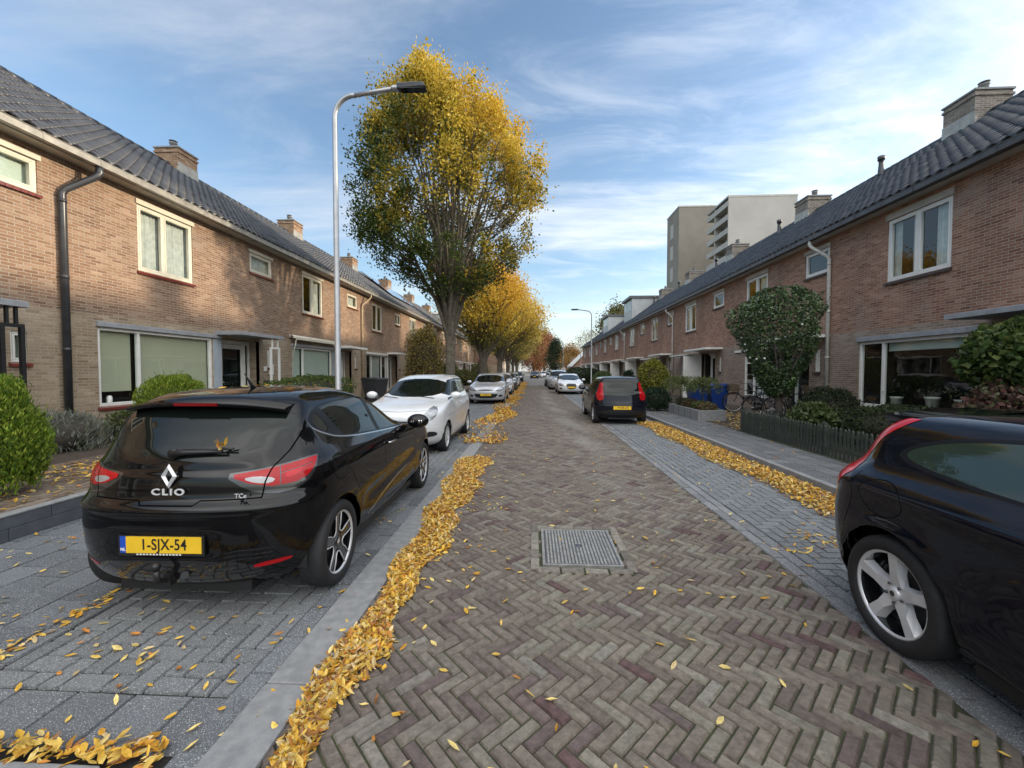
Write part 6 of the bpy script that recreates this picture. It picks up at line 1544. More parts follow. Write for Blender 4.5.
# ---------------------------------------------------------------- black three-door with red lamps (near right)
def car_black_coupe():
    t = thing('parked_car', 'black three door hatchback cut by the right edge, red lamp strip up its rear pillar', 'car', (2.93, 2.46, 0), -PI/2, 'cars parked on the right side')
    Rw = .325; xs = (0.0, 2.64)
    tab = [(.19, -.58, 3.22, .77), (.26, -.70, 3.34, .835), (.38, -.765, 3.42, .868), (.52, -.785, 3.45, .882), (.66, -.785, 3.45, .889), (.78, -.77, 3.40, .891), (.86, -.745, 3.22, .889), (.92, -.72, 2.85, .880), (.962, -.70, 2.45, .858), (.993, -.68, 2.22, .822),
           (1.04, -.65, 2.04, .780), (1.11, -.60, 1.86, .742), (1.195, -.52, 1.60, .702), (1.27, -.44, 1.36, .655), (1.325, -.36, 1.15, .60), (1.357, -.20, .98, .52), (1.378, .05, .80, .40), (1.388, .25, .62, .25)]
    fl = flare(xs, Rw, .020)
    def sc(V):
        V = fl(V); ay = np.abs(V[:, 1]); sg = np.sign(V[:, 1])
        g1 = np.exp(-((V[:, 2]-.90)/.05)**2)*.018*np.clip((2.6-V[:, 0])/.6, 0, 1)
        g2 = -np.exp(-((V[:, 2]-.52)/.12)**2)*.030*np.clip((V[:, 0]-.45)/.25, 0, 1)*np.clip((2.2-V[:, 0])/.3, 0, 1)
        g3 = np.exp(-((V[:, 2]-.27)/.05)**2)*.022*np.clip((V[:, 0]-.40)/.2, 0, 1)*np.clip((2.2-V[:, 0])/.3, 0, 1)
        V[:, 1] += sg*(g1+g2+g3)*np.clip((ay-.5)/.2, 0, 1); return V
    B = Body(*loft(tab, nf=2.3, nr=2.5, Lf=.75, Lr=.50, barrel=.05, nz=96, sculpt=sc, nc=18, ns=30))
    arches(B, xs, Rw, .05)
    outer = [(1.95, .985), (1.0, 1.02), (.50, 1.022), (.06, 1.060), (-.13, 1.105), (-.08, 1.175), (.14, 1.262), (.55, 1.308), (1.0, 1.308), (1.45, 1.20)]
    inner = [(1.90, 1.0), (1.0, 1.035), (.50, 1.040), (.08, 1.076), (-.085, 1.118), (-.04, 1.172), (.17, 1.245), (.56, 1.292), (1.0, 1.292), (1.43, 1.185)]
    B.cut('side', smoothpoly(outer, 2), 'trim', facing=.05); B.cut('side', smoothpoly(inner, 2), 'glassR', ('trim',), facing=.05)
    B.line('side', [(.93, 1.04), (.93, 1.33)], .05, 'trim', allowed=('glassR',), facing=.05)
    B.cut('rear', smoothpoly([(-.48, .80), (.48, .80), (.60, .98), (.57, 1.33), (-.57, 1.33), (-.60, .98)], 2), 'glassB', facing=.05)
    B.cut('front', smoothpoly([(-.74, 1.02), (.74, 1.02), (.60, 1.35), (-.60, 1.35)], 2), 'glassW', facing=.05)
    B.cut('rq', [(-.10, .86), (.04, .815), (.25, .84), (.325, .905), (.340, .965), (.295, .995), (.262, 1.06), (.268, 1.13), (.285, 1.20), (.305, 1.26), (.325, 1.325), (.235, 1.325), (.15, 1.24), (.085, 1.12), (.04, 1.02), (-.06, .965)], 'lampR', (None, 'glassB'), xref=0, facing=.02)
    B.cut('fq', smoothpoly([(.20, .64), (.55, .60), (.80, .74), (.85, .86), (.50, .80)], 1), 'headl', xref=3.45)
    B.line('side', [(.80, 1.04), (.78, .75), (.82, .30)], .006); B.line('side', [(2.05, .96), (2.08, .75), (2.04, .30)], .006)
    B.line('side', [(-.27, .98), (-.285, .80), (-.35, .62), (-.39, .45)], .006)
    ring = [(.155*math.cos(a)-.06, .865+.105*math.sin(a)) for a in np.linspace(0, 2*PI, 21)]
    B.line('side', ring, .005, sides=(-1, 1))
    B.line('rear', [(-.60, .79), (.60, .79)], .008)
    bl = M['paintblue']
    B.export([None, 'gap', 'trim'], 'body', [bl, M['gap'], M['trimdark']], t)
    B.export2(['glassR'], 'side_window', [M['carglass2']], t, -.0015)
    for k, nm in (('glassB', 'rear_window'), ('glassW', 'windscreen')): B.export([k], nm, [M['carglass2']], t, -.0015)
    B.export2(['lampR'], 'tail_light', [M['redbright']], t, .003); B.export2(['headl'], 'headlight', [M['lens']], t, .002)
    liners(t, xs, Rw, .885, .05)
    for x in xs:
        for s in (-1, 1): wheel(t, x, s*(.885-.118), Rw, .205, 'five', side=s)
    b = MB(); n = 12
    ft = [(-.05, -.56+1.12*i/n, 1.380-.045*abs(-1+2*i/n)**2) for i in range(n+1)]; tp = [(-.44+.04*abs(-1+2*i/n)**2, -.58+1.16*i/n, 1.372-.035*abs(-1+2*i/n)**2) for i in range(n+1)]
    bt = [(p[0]+.02, p[1], p[2]-.050) for p in tp]; fb_ = [(-.22, p[1]*.97, 1.315-.05*abs(p[1]/.62)**2) for p in tp]; m_ = n+1
    b.add(ft+tp+bt+fb_, [(j*m_+i, j*m_+i+1, (j+1)*m_+i+1, (j+1)*m_+i) for j in range(3) for i in range(n)], 0, True)
    b.add([ft[0], tp[0], bt[0], fb_[0]], [(0, 1, 2, 3)]); b.add([ft[-1], tp[-1], bt[-1], fb_[-1]], [(0, 1, 2, 3)]); b.build('spoiler', bl, t)
    for s in (-1, 1):
        mirror(t, 1.75, s*.97, 1.03, s, bl, 1.1)
        h = MB(); h.tube([(.95, s*.885, .86), (.97, s*.915, .865), (1.13, s*.915, .865), (1.15, s*.885, .86)], .012, 8); h.build('door_handle', bl, t)
    plate(t, -.79, 0, .62, False, None, blue=False)
    return t

# ---------------------------------------------------------------- the other cars
def car(label, loc, heading, paint_, group, L_, W, H, wb, fo, ro, bon=.95, rs=.42, wsx=1.30, cw=.22, style='seven', Rw=.30, face='hyundai', plate_txt=None, rear_txt=None, estate=False, tall=False, boot=False, detail=True):
    """W,H,L_ overall; bon bonnet height; rs how far the roof starts forward of the tail; wsx wind screen length"""
    t = thing('parked_car', label, 'car', loc, heading, group); w = W/2; xf = wb+fo; xr = -ro; cowl = wb-cw
    g = bon+.05
    tab = [(.19, xr+.16, xf-.20, w-.11), (.26, xr+.07, xf-.09, w-.05), (.40, xr+.01, xf-.02, w-.018), (.56, xr, xf, w-.004), (bon-.27, xr+.02, xf-.02, w), (bon-.19, xr+.035, xf-.07, w), (bon-.125, xr+.045, xf-.16, w-.006), (bon-.06, xr+.055, xf-(xf-cowl)*.42, w-.018),
           (bon, xr+.07, cowl+(xf-cowl)*.20, w-.038), (g, xr+.10, cowl, w-.075), (g+.07, xr+.13, cowl-.14, w-.108)]
    hh = H-.12; f = lambda k: g+.07+(hh-g-.07)*k
    for k in (.5, 1.0): tab.append((f(k), xr+.13+(rs-.13)*k, cowl-.14-(wsx-.45)*k, w-.108-.105*k))
    tab += [(H-.065, xr+rs+.06, cowl-wsx+.08, w-.26), (H-.03, xr+rs+.20, cowl-wsx-.12, w-.34), (H-.008, xr+rs+.45, cowl-wsx-.4, w-.47), (H, (xr+rs+cowl-wsx)/2-.12, (xr+rs+cowl-wsx)/2+.12, w-.62)]
    if boot:   # saloon: the tail deck is low
        tab = [(z, (x0 if z < bon+.02 else x0+min(1, (z-bon)/.06)*.42), x1, ww) for (z, x0, x1, ww) in tab]
    xs = (0.0, wb); fl = flare(xs, Rw, .014)
    def sc(V):
        V = fl(V); ay = np.abs(V[:, 1]); sg = np.sign(V[:, 1])
        zl = .62+.10*(1-V[:, 0]/wb)
        V[:, 1] += sg*(-.016*np.exp(-((V[:, 2]-.50)/.09)**2)*np.clip((V[:, 0]-.3)/.2, 0, 1)*np.clip((wb-.3-V[:, 0])/.2, 0, 1)+.008*np.exp(-((V[:, 2]-zl-.14)/.03)**2)*(V[:, 0] > -.2)*(V[:, 0] < wb))*np.clip((ay-.5)/.2, 0, 1)
        return V
    B = Body(*loft(tab, nf=2.5, nr=2.7, Lf=.52, Lr=.38, barrel=.045, nz=64, sculpt=sc, nc=12, ns=20))
    arches(B, xs, Rw, .045)
    zt = H-.125; zb = g+.015; xw = cowl-wsx
    xB = (cowl-.3+xr+rs)/2
    rear_end = xr+rs+.02
    B.cut('side', smoothpoly([(cowl-.10, zb), (xB, zb+.01), (rear_end-.12 if not estate else xr+.28, zb+.05), (rear_end+.02, zt-.03), (rear_end+.28, zt+.03), (xw+.10, zt+.03), (xw+.35, zt-.08)], 2), 'trim', facing=.05)
    B.cut('side', [(cowl-.30, zb+.025), (xB+.05, zb+.03), (xB+.05, zt+.005), (xw+.15, zt), (xw+.42, zt-.12)], 'glS', ('trim',), facing=.05)
    B.cut('side', [(xB-.05, zb+.03), (rear_end+.15, zb+.05), (rear_end+.22, zt-.02), (xB-.05, zt+.005)], 'glS', ('trim',), facing=.05)
    B.cut('front', smoothpoly([(-(w-.115), g+.012), (w-.115, g+.012), (w-.235, zt+.03), (-(w-.235), zt+.03)], 2), 'glW', (None, 'trim'), facing=.05)
    B.cut('rear', smoothpoly([(-(w-.20), g+.03), (w-.20, g+.03), (w-.27, zt+.02), (-(w-.27), zt+.02)] if face != 'punto' else [(-.30, .85), (.30, .85), (.60, .96), (.585, 1.15), (.56, zt+.03), (-.56, zt+.03), (-.585, 1.15), (-.60, .96)], 2), 'glB', facing=.05)
    if face == 'hyundai':
        hl = [(.30, bon-.33), (.52, bon-.36), (.70, bon-.22), (.78, bon-.06), (.52, bon-.14)]
        gr = [(-.38, .40), (.38, .40), (.52, .55), (.44, .60), (-.44, .60), (-.52, .55)]
    elif face == 'ford':
        hl = [(.30, bon-.33), (.55, bon-.36), (.86, bon-.24), (.95, bon-.10), (.60, bon-.16)]
        gr = [(-.44, .30), (.44, .30), (.60, .50), (.50, .52), (-.50, .52), (-.60, .50)]
    elif face == 'audi':
        hl = [(.36, bon-.33), (.62, bon-.35), (.88, bon-.24), (.90, bon-.12), (.55, bon-.16)]
        gr = [(-.24, .36), (.24, .36), (.34, .60), (.30, .76), (-.30, .76), (-.34, .60)]
    else:
        hl = [(.30, bon-.30), (.62, bon-.33), (.88, bon-.20), (.86, bon-.10), (.45, bon-.14)]
        gr = [(-.36, .38), (.36, .38), (.46, .55), (-.46, .55)]
    B.cut('fq', smoothpoly(hl, 1), 'hl', xref=xf, facing=.2)
    B.cut('front', smoothpoly(gr, 1), 'gr', facing=.3)
    if face in ('ford', 'other'): B.cut('front', smoothpoly([(-.36, .66), (.36, .66), (.40, .715), (-.40, .715)], 1), 'gr', facing=.3)
    for s in (-1, 1): B.cut('front', smoothpoly([(s*(w-.32), .36), (s*(w-.12), .38), (s*(w-.12), .46), (s*(w-.28), .48)], 1), 'gr', facing=.2)
    if face == 'punto':
        tl = [(.44, .76), (.58, .72), (.70, .84), (.72, 1.05), (.70, H-.20), (.58, H-.18), (.53, 1.05), (.46, .92)]
    else:
        tl = [(.40, bon-.30), (.62, bon-.33), (.74, bon-.2), (.72, bon-.02), (.50, bon-.02)]
    B.cut('rq', smoothpoly(tl, 1), 'tl', (None, 'trim', 'glB'), xref=xr, facing=.1)
    for s in (-1, 1): B.line('rear', [(s*(w-.26), zt), (s*(w-.21), .95), (s*(w-.24), .62)], .007)
    B.line('rear', [(-(w-.24), .64), (w-.24, .64)], .008)
    if face == 'punto': B.cut('rear', smoothpoly([(-(w-.1), .30), (w-.1, .30), (w-.16, .44), (-(w-.16), .44)], 1), 'lower')
    B.line('side', [(cowl-.08, zb), (cowl-.02, .80), (cowl-.06, .28)], .006); B.line('side', [(xB, zb), (xB, .30)], .006)
    B.line('side', [(rear_end+.12, zb+.02), (.16, bon-.12), (.40, .56), (.42, .28)], .006)
    B.line('front', [(-(w-.15), bon-.09), (-(w-.30), bon-.155), (0, bon-.175), (w-.30, bon-.155), (w-.15, bon-.09)], .006)
    B.export([None, 'gap', 'trim', 'lower'], 'body', [paint_, M['gap'], M['black'], M['black']], t)
    B.export2(['glS'], 'side_window', [M['carglass']], t, -.001); B.export(['glW'], 'windscreen', [M['carglass']], t, -.001); B.export(['glB'], 'rear_window', [M['carglass']], t, -.001)
    B.export2(['hl'], 'headlight', [M['headlamp']], t, .002); B.export2(['tl'], 'tail_light', [M['red']], t, .003); gro = B.export(['gr'], 'grille', [M['black']], t, -.002)
    if face == 'audi':
        b = MB(); P_ = [(-.34, .60), (-.30, .765), (.30, .765), (.34, .60), (.24, .35), (-.24, .35), (-.34, .60)]; b.tube([(xf+.004, p[0], p[1]) for p in P_], .010, 6); b.build('grille_frame', M['chrome'], t)
    if face in ('ford', 'hyundai', 'other'):
        b = MB(); b.ell((xf-.055 if face != 'hyundai' else xf-.045, 0, .685), .012, .060, .026, 0, 14, 8); b.build('badge', M['chrome'], t)
        for z in (.44, .50): b = MB(); b.box(xf-.004, xf+.004, -.36, .36, z-.008, z+.008); b.build('grille_bar', M['blackgloss'], t)
    plate(t, xf+.008, 0, .47 if face != 'audi' else .50, True, plate_txt, blue=False)
    plate(t, xr-.006, 0, .52 if face == 'punto' else .74, False, rear_txt, blue=False)
    if face == 'punto': b = MB(); b.ell((xr+.075, 0, .885), .012, .045, .045, 0, 14, 8); b.build('badge', M['chrome'], t); b = MB(); b.tube([(xr+.10, 0, .96), (xr+.115, -.34, .99)], .009, 6); b.build('rear_wiper', M['black'], t)
    b = MB()
    for s in (-.5, .25): b.tube([(cowl+.02, s+.25, g-.01), (cowl-.06, s-.25, g+.045)], .008, 5)
    b.build('wipers', M['black'], t)
    liners(t, xs, Rw, w-.01)
    for x in xs:
        for s in (-1, 1): wheel(t, x, s*(w-.115), Rw, .185, style, side=s)
    for s in (-1, 1):
        mirror(t, cowl-.22, s*(w+.075), g+.04, s, paint_, 1.0)
        for x in (xB+.10, rear_end+.30): h = MB(); h.tube([(x, s*(w-.012), bon-.11), (x+.02, s*(w+.016), bon-.105), (x+.15, s*(w+.016), bon-.105), (x+.17, s*(w-.012), bon-.11)], .010, 6); h.build('door_handle', paint_, t)
    if estate or tall:
        for s in (-1, 1): b = MB(); b.tube([(xr+rs+.25, s*(w-.27), H-.03), (xr+rs+.4, s*(w-.27), H+.03), (xw-.3, s*(w-.27), H+.03), (xw-.15, s*(w-.27), H-.04)], .014, 6); b.build('roof_rail', M['silver'], t)
    return t

M['paintblack'] = paint('car_paint_black', (0.003, 0.003, 0.0035)); M['paintblue'] = paint('car_paint_blue_black', (0.004, 0.005, 0.010))
M['paintwhite'] = paint('car_paint_white', (0.74, 0.75, 0.76)); M['paintsilver'] = paint('car_paint_silver', (0.50, 0.51, 0.52), 0.55, 0.32); M['paintpearl'] = paint('car_paint_pale_silver', (0.60, 0.62, 0.65), 0.35, 0.32)
M['paintsnow'] = paint('car_paint_snow', (0.66, 0.67, 0.68), 0.1, 0.35)
M['paintgrey'] = paint('car_paint_grey', (0.08, 0.085, 0.09), 0.5); M['paintnavy'] = paint('car_paint_navy', (0.005, 0.006, 0.011))
M['badge'] = plain('satin_badge', (0.72, 0.72, 0.73), 0.35, 0.25)
M['chromedull'] = plain('satin_chrome', (0.55, 0.55, 0.56), 0.22, 1.0); M['lamptrim'] = plain('lamp_trim_grey', (0.05, 0.052, 0.055), 0.15, 0.6, coat=1.0)
M['carglass2'] = plain('green_tinted_car_glass', (0.030, 0.048, 0.038), 0.02, spec=0.7)
M['headlamp'] = vary('headlamp_lens', (0.42, 0.44, 0.46), (0.12, 0.125, 0.13), 0.12, 14.0, metal=0.3, coat=1.0)
car_black_hatch(); car_black_coupe()
GLc = 'cars parked on the left side'; GRc = 'cars parked on the right side'
car('small white hatchback facing the camera, right behind the black hatchback', (-2.50, 10.62, 0), -PI/2-R(0.8), M['paintsnow'], GLc, 3.67, 1.66, 1.54, 2.385, .74, .53, bon=1.02, rs=.34, wsx=1.08, cw=.12, style='seven', Rw=.295, face='hyundai')
car('silver family hatchback with yellow front plate, second car facing the camera on the left', (-2.28, 23.2, 0), -PI/2, M['paintpearl'], GLc, 4.34, 1.84, 1.50, 2.64, .90, .80, bon=.98, rs=.55, wsx=1.35, style='seven', Rw=.32, face='ford', plate_txt='36-JBV-6')
car('small white upright car behind the silver family hatchback', (-2.20, 30.2, 0), -PI/2, M['paintwhite'], GLc, 3.5, 1.64, 1.50, 2.4, .65, .5, bon=.98, rs=.35, wsx=1.15, style='nine', Rw=.29, face='other')
car('dark grey car in the left row between two white ones', (-2.20, 36.5, 0), -PI/2, M['paintgrey'], GLc, 4.2, 1.75, 1.48, 2.6, .8, .75, bon=.96, rs=.5, wsx=1.3, style='seven', Rw=.31, face='other')
car('furthest white car of the left row before the gap', (-2.20, 43.0, 0), -PI/2, M['paintwhite'], GLc, 4.0, 1.72, 1.50, 2.5, .8, .7, bon=.97, rs=.45, wsx=1.25, style='seven', Rw=.31, face='other')
car('small black hatchback seen from behind with tall red tail lights, right side', (2.66, 12.92, 0), PI/2-R(0.3), M['paintnavy'], GRc, 3.84, 1.64, 1.46, 2.46, .79, .59, bon=.94, rs=.30, wsx=1.25, style='nine', Rw=.295, face='punto', rear_txt='79-RR-XS')
car('white saloon with big dark grille facing the camera, right side', (2.62, 31.9, 0), -PI/2, M['paintwhite'], GRc, 4.6, 1.83, 1.43, 2.81, .95, .9, bon=.92, rs=1.0, wsx=1.45, style='seven', Rw=.33, face='audi', boot=True)
car('tall silver family car with roof rails behind the white saloon', (2.30, 38.6, 0), -PI/2, M['paintsilver'], GRc, 4.6, 1.86, 1.70, 2.70, .9, .9, bon=1.06, rs=.45, wsx=1.15, style='seven', Rw=.35, face='other', tall=True)
car('dark grey car behind the tall silver one, right side', (2.15, 45.5, 0), -PI/2, M['paintgrey'], GRc, 4.3, 1.8, 1.52, 2.6, .85, .85, bon=.98, rs=.5, wsx=1.3, style='seven', Rw=.32, face='other')
fc = car('small dark car standing in the road at the far end of the street', (0.3, 88, 0), -PI/2, M['paintnavy'], 'cars at the far end of the street', 4.2, 1.78, 1.50, 2.6, .8, .8, bon=.97, rs=.5, wsx=1.3, style='seven', Rw=.32, face='other')
for (x, y, h, p, lb) in ((2.6, 100, -PI/2, 'paintwhite', 'far white car, one of those at the street end'), (-2.3, 62, -PI/2, 'paintnavy', 'dark car parked far down beyond the left row gap'), (4.9, 108, -PI/2+.5, 'paintgrey', 'grey car turned a little at the street end'), (1.0, 112, -PI/2, 'paintsilver', 'silver car furthest down the street')):
    c_ = copy_tree(fc); c_.location = (x, y, 0); c_.rotation_euler.z = h; c_['label'] = lb
    for q in c_.children:
        if q.name.startswith('body'):
            q.material_slots[0].link = 'OBJECT'; q.material_slots[0].material = M[p]
# leaves lying on the near cars
rg = np.random.default_rng(77)
pts = []
for _ in range(26):
    x = rg.uniform(-2.85, -1.8); y = rg.uniform(2.95, 4.3); u_ = (x+2.31)/.62; pts.append((x, y, 1.490-.05*u_*u_-.03*max(0, (3.15-y))/.3))
leaves_on('fallen_leaves', 'few orange leaves lying on the roof of the near black hatchback', None, pts, 31, .06)
leaves_on('fallen_leaves', 'yellow leaves caught behind the rear wiper of the near black hatchback', None, [(-2.02+rg.normal(0, .035), 2.53+rg.normal(0, .012), 1.105+rg.uniform(0, .04)) for _ in range(9)], 32, .06, .7)
leaves_on('fallen_leaves', 'three single leaves on the roof and flank of the right black car', None, [(2.60, 1.9, 1.432), (2.15, 2.66, .945)], 33, .06, .1)
# ================================================================ street furniture and the rest
def lamp(label, x, y, h, arm, side, grp, r=0.064):
    t = thing('street_lamp', label, 'street lamp', (x, y, 0.0), 0, grp)
    b = MB(); z1 = h-.42; pts = [(0, 0, -.05), (0, 0, 1.0), (0, 0, 1.02), (0, 0, z1)]; rr = [r, r*.98, r*.80, r*.62]
    for k in range(1, 9):
        a = PI/2*k/8; pts.append((side*.36*(1-math.cos(a)), 0, z1+.36*math.sin(a))); rr.append(r*.60)
    b.tube(pts, rr, 16); b.box(-.001, r+.004, -.05, .05, .5, .9); b.build('pole', M['steel'], t)
    b = MB(); b.tube([(side*.35, 0, h-.062), (side*(arm-.42), 0, h+.03)], r*.56, 12); b.lathe([(r*.75, -.05), (r*.8, 0), (r*.75, .06)], 'x', (side*(arm-.42), 0, h+.03), 12); b.build('arm', M['steel'], t)
    b = MB(); x0, x1 = side*(arm-.38), side*(arm+.12); s = 1
    b.hexa([(x0, -.06, h-.005), (x1, -.09, h+.0), (x1, .09, h+.0), (x0, .06, h-.005)], [(x0, -.075, h+.085), (x1-side*.05, -.095, h+.075), (x1-side*.05, .095, h+.075), (x0, .075, h+.085)])
    hd = b.build('lamp_head', M['pipedark'], t, bevel=.012)
    b = MB(); b.box(min(x0, x1)+.06, max(x0, x1)-.03, -.07, .07, h-.012, h-.004); b.build('lens', M['carglass'], hd)
    return t
GLm = 'street lamps'
lamp('tall galvanised street lamp rising behind the near black hatchback', -3.40, 7.0, 6.38, 1.48, 1, GLm)
l2 = lamp('street lamp beyond the small black hatchback on the right', 4.15, 29.5, 5.95, 1.35, -1, GLm, .06)
for (x, y, lb) in ((4.3, 59, 'left one of the two distant pale lamp posts before the rust trees'), (7.6, 66, 'right one of the two distant pale lamp posts before the rust trees')):
    c_ = copy_tree(l2); c_.location = (x, y, 0); c_['label'] = lb

# picket fence
f = thing('picket_fence', 'low dark green picket fence in front of the right hedge', 'fence', (5.22, 6.2, 0.09))
def picket(i, y, x=0.0):
    b = MB(); h = .56+.012*math.sin(i*2.3); w_ = .021; tl = .012*math.sin(i*1.7)
    b.hexa([(x-.011, y-w_, 0.0), (x+.011, y-w_, 0.0), (x+.011, y+w_, 0.0), (x-.011, y+w_, 0.0)], [(x-.011, y-w_+tl, h-.03), (x+.011, y-w_+tl, h-.03), (x+.011, y+w_+tl, h-.03), (x-.011, y+w_+tl, h-.03)])
    b.hexa([(x-.0105, y-w_+tl, h-.031), (x+.0105, y-w_+tl, h-.031), (x+.0105, y+w_+tl, h-.031), (x-.0105, y+w_+tl, h-.031)], [(x-.0105, y-.004+tl, h), (x+.0105, y-.004+tl, h), (x+.0105, y+.004+tl, h), (x-.0105, y+.004+tl, h)])
    b.build('picket', M['fence'], f)
for i in range(48): picket(i, i*.092)
for i in range(16):
    b = MB(); x = .07+i*.092; b.hexa([(x-.021, 4.36, 0), (x+.021, 4.36, 0), (x+.021, 4.382, 0), (x-.021, 4.382, 0)], [(x-.010, 4.36, .56), (x+.010, 4.36, .56), (x+.010, 4.382, .56), (x-.010, 4.382, .56)]); b.build('picket', M['fence'], f)
b = MB()
for z in (.14, .42): b.box(.012, .040, -.05, 4.36, z, z+.04); b.box(.04, 1.5, 4.385, 4.41, z, z+.04)
b.build('rail', M['fence'], f)
for y in (0.05, 1.5, 2.95, 4.33): b = MB(); b.box(.041, .10, y-.03, y+.03, -.05, .60); b.build('post', M['fence'], f)
b = MB(); b.box(-.05, .06, -.3, 4.5, -.04, .02); tag(b.build('moss_edge', M['moss'], bevel=.01), kind='structure').location = (5.22, 6.2, .09)

# wheelie bins
def bin_(label, x, y, z, mat, h=1.0, s=1.0, rz=0, grp=None):
    t = thing('wheelie_bin', label, 'bin', (x, y, z), rz, grp); b = MB()
    b.hexa([(-.22*s, -.24*s, .06), (.22*s, -.24*s, .06), (.22*s, .24*s, .06), (-.22*s, .24*s, .06)], [(-.29*s, -.34*s, h*.90), (.29*s, -.34*s, h*.90), (.29*s, .34*s, h*.90), (-.29*s, .34*s, h*.90)]); b.build('bin_body', M[mat], t, bevel=.02)
    b = MB(); b.hexa([(-.32*s, -.37*s, h*.905), (.32*s, -.37*s, h*.905), (.32*s, .37*s, h*.905), (-.32*s, .37*s, h*.905)], [(-.27*s, -.32*s, h), (.27*s, -.32*s, h*.97), (.27*s, .32*s, h*.97), (-.27*s, .32*s, h)]); b.build('lid', M[mat], t, bevel=.015)
    for sy in (-1, 1): b = MB(); b.lathe([(.001, -.025), (.09, -.025), (.10, 0), (.09, .025), (.001, .025)], 'y', (-.2*s, sy*.22*s, .10), 14); b.build('wheel', M['rubber'], t)
    b = MB(); b.tube([(-.33*s, -.2*s, h*.93), (-.37*s, -.18*s, h*.95), (-.37*s, .18*s, h*.95), (-.33*s, .2*s, h*.93)], .014, 6); b.build('handle', M[mat], t)
    return t
bin_('wide dark grey bin in the left garden before the slatted blind window', -7.3, 18.6, .25, 'greybin', 1.08, 1.35, 1.2)
bin_('blue bin, left one behind the weeping trees', 6.35, 16.2, .09, 'bluebin', 1.06, 1.0, PI/2, 'blue bins')
bin_('blue bin, right one nearest the white porch', 7.05, 16.1, .09, 'bluebin', 1.06, 1.0, PI/2, 'blue bins')

# bicycles
def bicycle(label, x, y, rz, basket=True, lean=0.0, z=.09):
    t = thing('bicycle', label, 'bicycle', (x, y, z), rz, 'bicycles parked before the right house'); t.rotation_euler = (lean, 0, rz)
    def whl(cx):
        b = MB(); rr = .345
        b.lathe([(rr-.016, 0), (rr-.012, .014), (rr, .018), (rr+.012, .014), (rr+.016, 0), (rr+.012, -.014), (rr, -.018), (rr-.012, -.014)], 'y', (0, 0, 0), 40, closed=True)
        w = b.build('wheel', M['rubber'], t); w.location = (cx, 0, .36)
        b = MB(); b.lathe([(rr-.018, -.010), (rr-.030, 0), (rr-.018, .010)], 'y', (0, 0, 0), 40); b.tube([(0, -.05, 0), (0, .05, 0)], .02, 8)
        for k in range(20): a = 2*PI*k/20; b.tube([(.02*math.cos(a), .03*(-1)**k, .02*math.sin(a)), ((rr-.025)*math.cos(a), 0, (rr-.025)*math.sin(a))], .0016, 3, cap=False)
        b.build('rim', M['silver'], w)
        b = MB(); b.tube([((rr+.035)*math.cos(a), 0, (rr+.035)*math.sin(a)) for a in np.linspace(.15, PI*.95, 16)], .014, 5); b.build('mudguard', M['black'], w)
    whl(0.0); whl(1.08)
    b = MB(); bb = (.46, 0, .30); st = (.30, 0, .86); hd = (.90, 0, .92); hb_ = (.93, 0, .72)
    for a, c, r_ in ((bb, st, .016), (bb, hb_, .019), ((.33, 0, .76), (.90, 0, .86), .016), ((0, .04, .36), bb, .010), ((0, -.04, .36), bb, .010), ((0, .04, .36), (.32, 0, .80), .008), ((0, -.04, .36), (.32, 0, .80), .008), (hd, hb_, .02), (hb_, (.98, 0, .55), .014), ((.98, .03, .55), (1.08, .05, .36), .010), ((.98, -.03, .55), (1.08, -.05, .36), .010), (hd, (.86, 0, 1.06), .012), (st, (.27, 0, .95), .012)): b.tube([a, c], r_, 8)
    b.box(-.22, .22, -.07, .07, .735, .75); b.tube([(-.2, .06, .73), (0, .05, .38)], .006, 5); b.tube([(-.2, -.06, .73), (0, -.05, .38)], .006, 5); b.box(.02, .42, .055, .075, .26, .38)
    b.build('frame', M['blackgloss'], t)
    b = MB(); b.hexa([(.12, -.09, .95), (.40, -.025, .955), (.40, .025, .955), (.12, .09, .95)], [(.10, -.10, 1.0), (.41, -.02, .985), (.41, .02, .985), (.10, .10, 1.0)]); b.build('saddle', M['black'], t, bevel=.015)
    b = MB(); b.tube([(.70, -.30, 1.07), (.82, -.24, 1.10), (.86, 0, 1.06), (.82, .24, 1.10), (.70, .30, 1.07)], .011, 8); b.build('handlebar', M['blackgloss'], t)
    b = MB(); b.tube([(bb[0]-.10, .1, .18), (bb[0]-.10, .17, .18)], .018, 6); b.tube([(bb[0], .07, .30), (bb[0]-.10, .09, .18)], .009, 6); b.tube([(bb[0], -.07, .30), (bb[0]+.10, -.09, .42)], .009, 6); b.tube([(bb[0]+.10, -.1, .42), (bb[0]+.10, -.17, .42)], .018, 6); b.build('pedals', M['black'], t)
    if basket:
        b = MB(); X0, X1, Y0, Y1, Z0, Z1 = .98, 1.28, -.2, .2, .80, 1.04
        for z_ in np.linspace(Z0, Z1, 7): b.tube([(X0, Y0, z_), (X1, Y0, z_), (X1, Y1, z_), (X0, Y1, z_), (X0, Y0, z_)], .008, 4)
        b.box(X0, X1, Y0, Y1, Z0-.01, Z0+.005); b.box(X0+.005, X1-.005, Y0+.004, Y0+.008, Z0, Z1); b.box(X0+.005, X1-.005, Y1-.008, Y1-.004, Z0, Z1); b.box(X0+.004, X0+.008, Y0, Y1, Z0, Z1); b.box(X1-.008, X1-.004, Y0, Y1, Z0, Z1)
        b.build('basket', M['wicker'], t)
    return t
bicycle('bicycle with a front basket, leftmost of those before the right window', 8.55, 15.6, PI-.10, True, -.05)
bicycle('bicycle half hidden behind the picket fence, left of the round tree trunk', 7.05, 13.55, .12, False, .04)
bicycle('bicycle with basket partly behind the round tree trunk', 7.35, 12.9, .02, True, -.05)

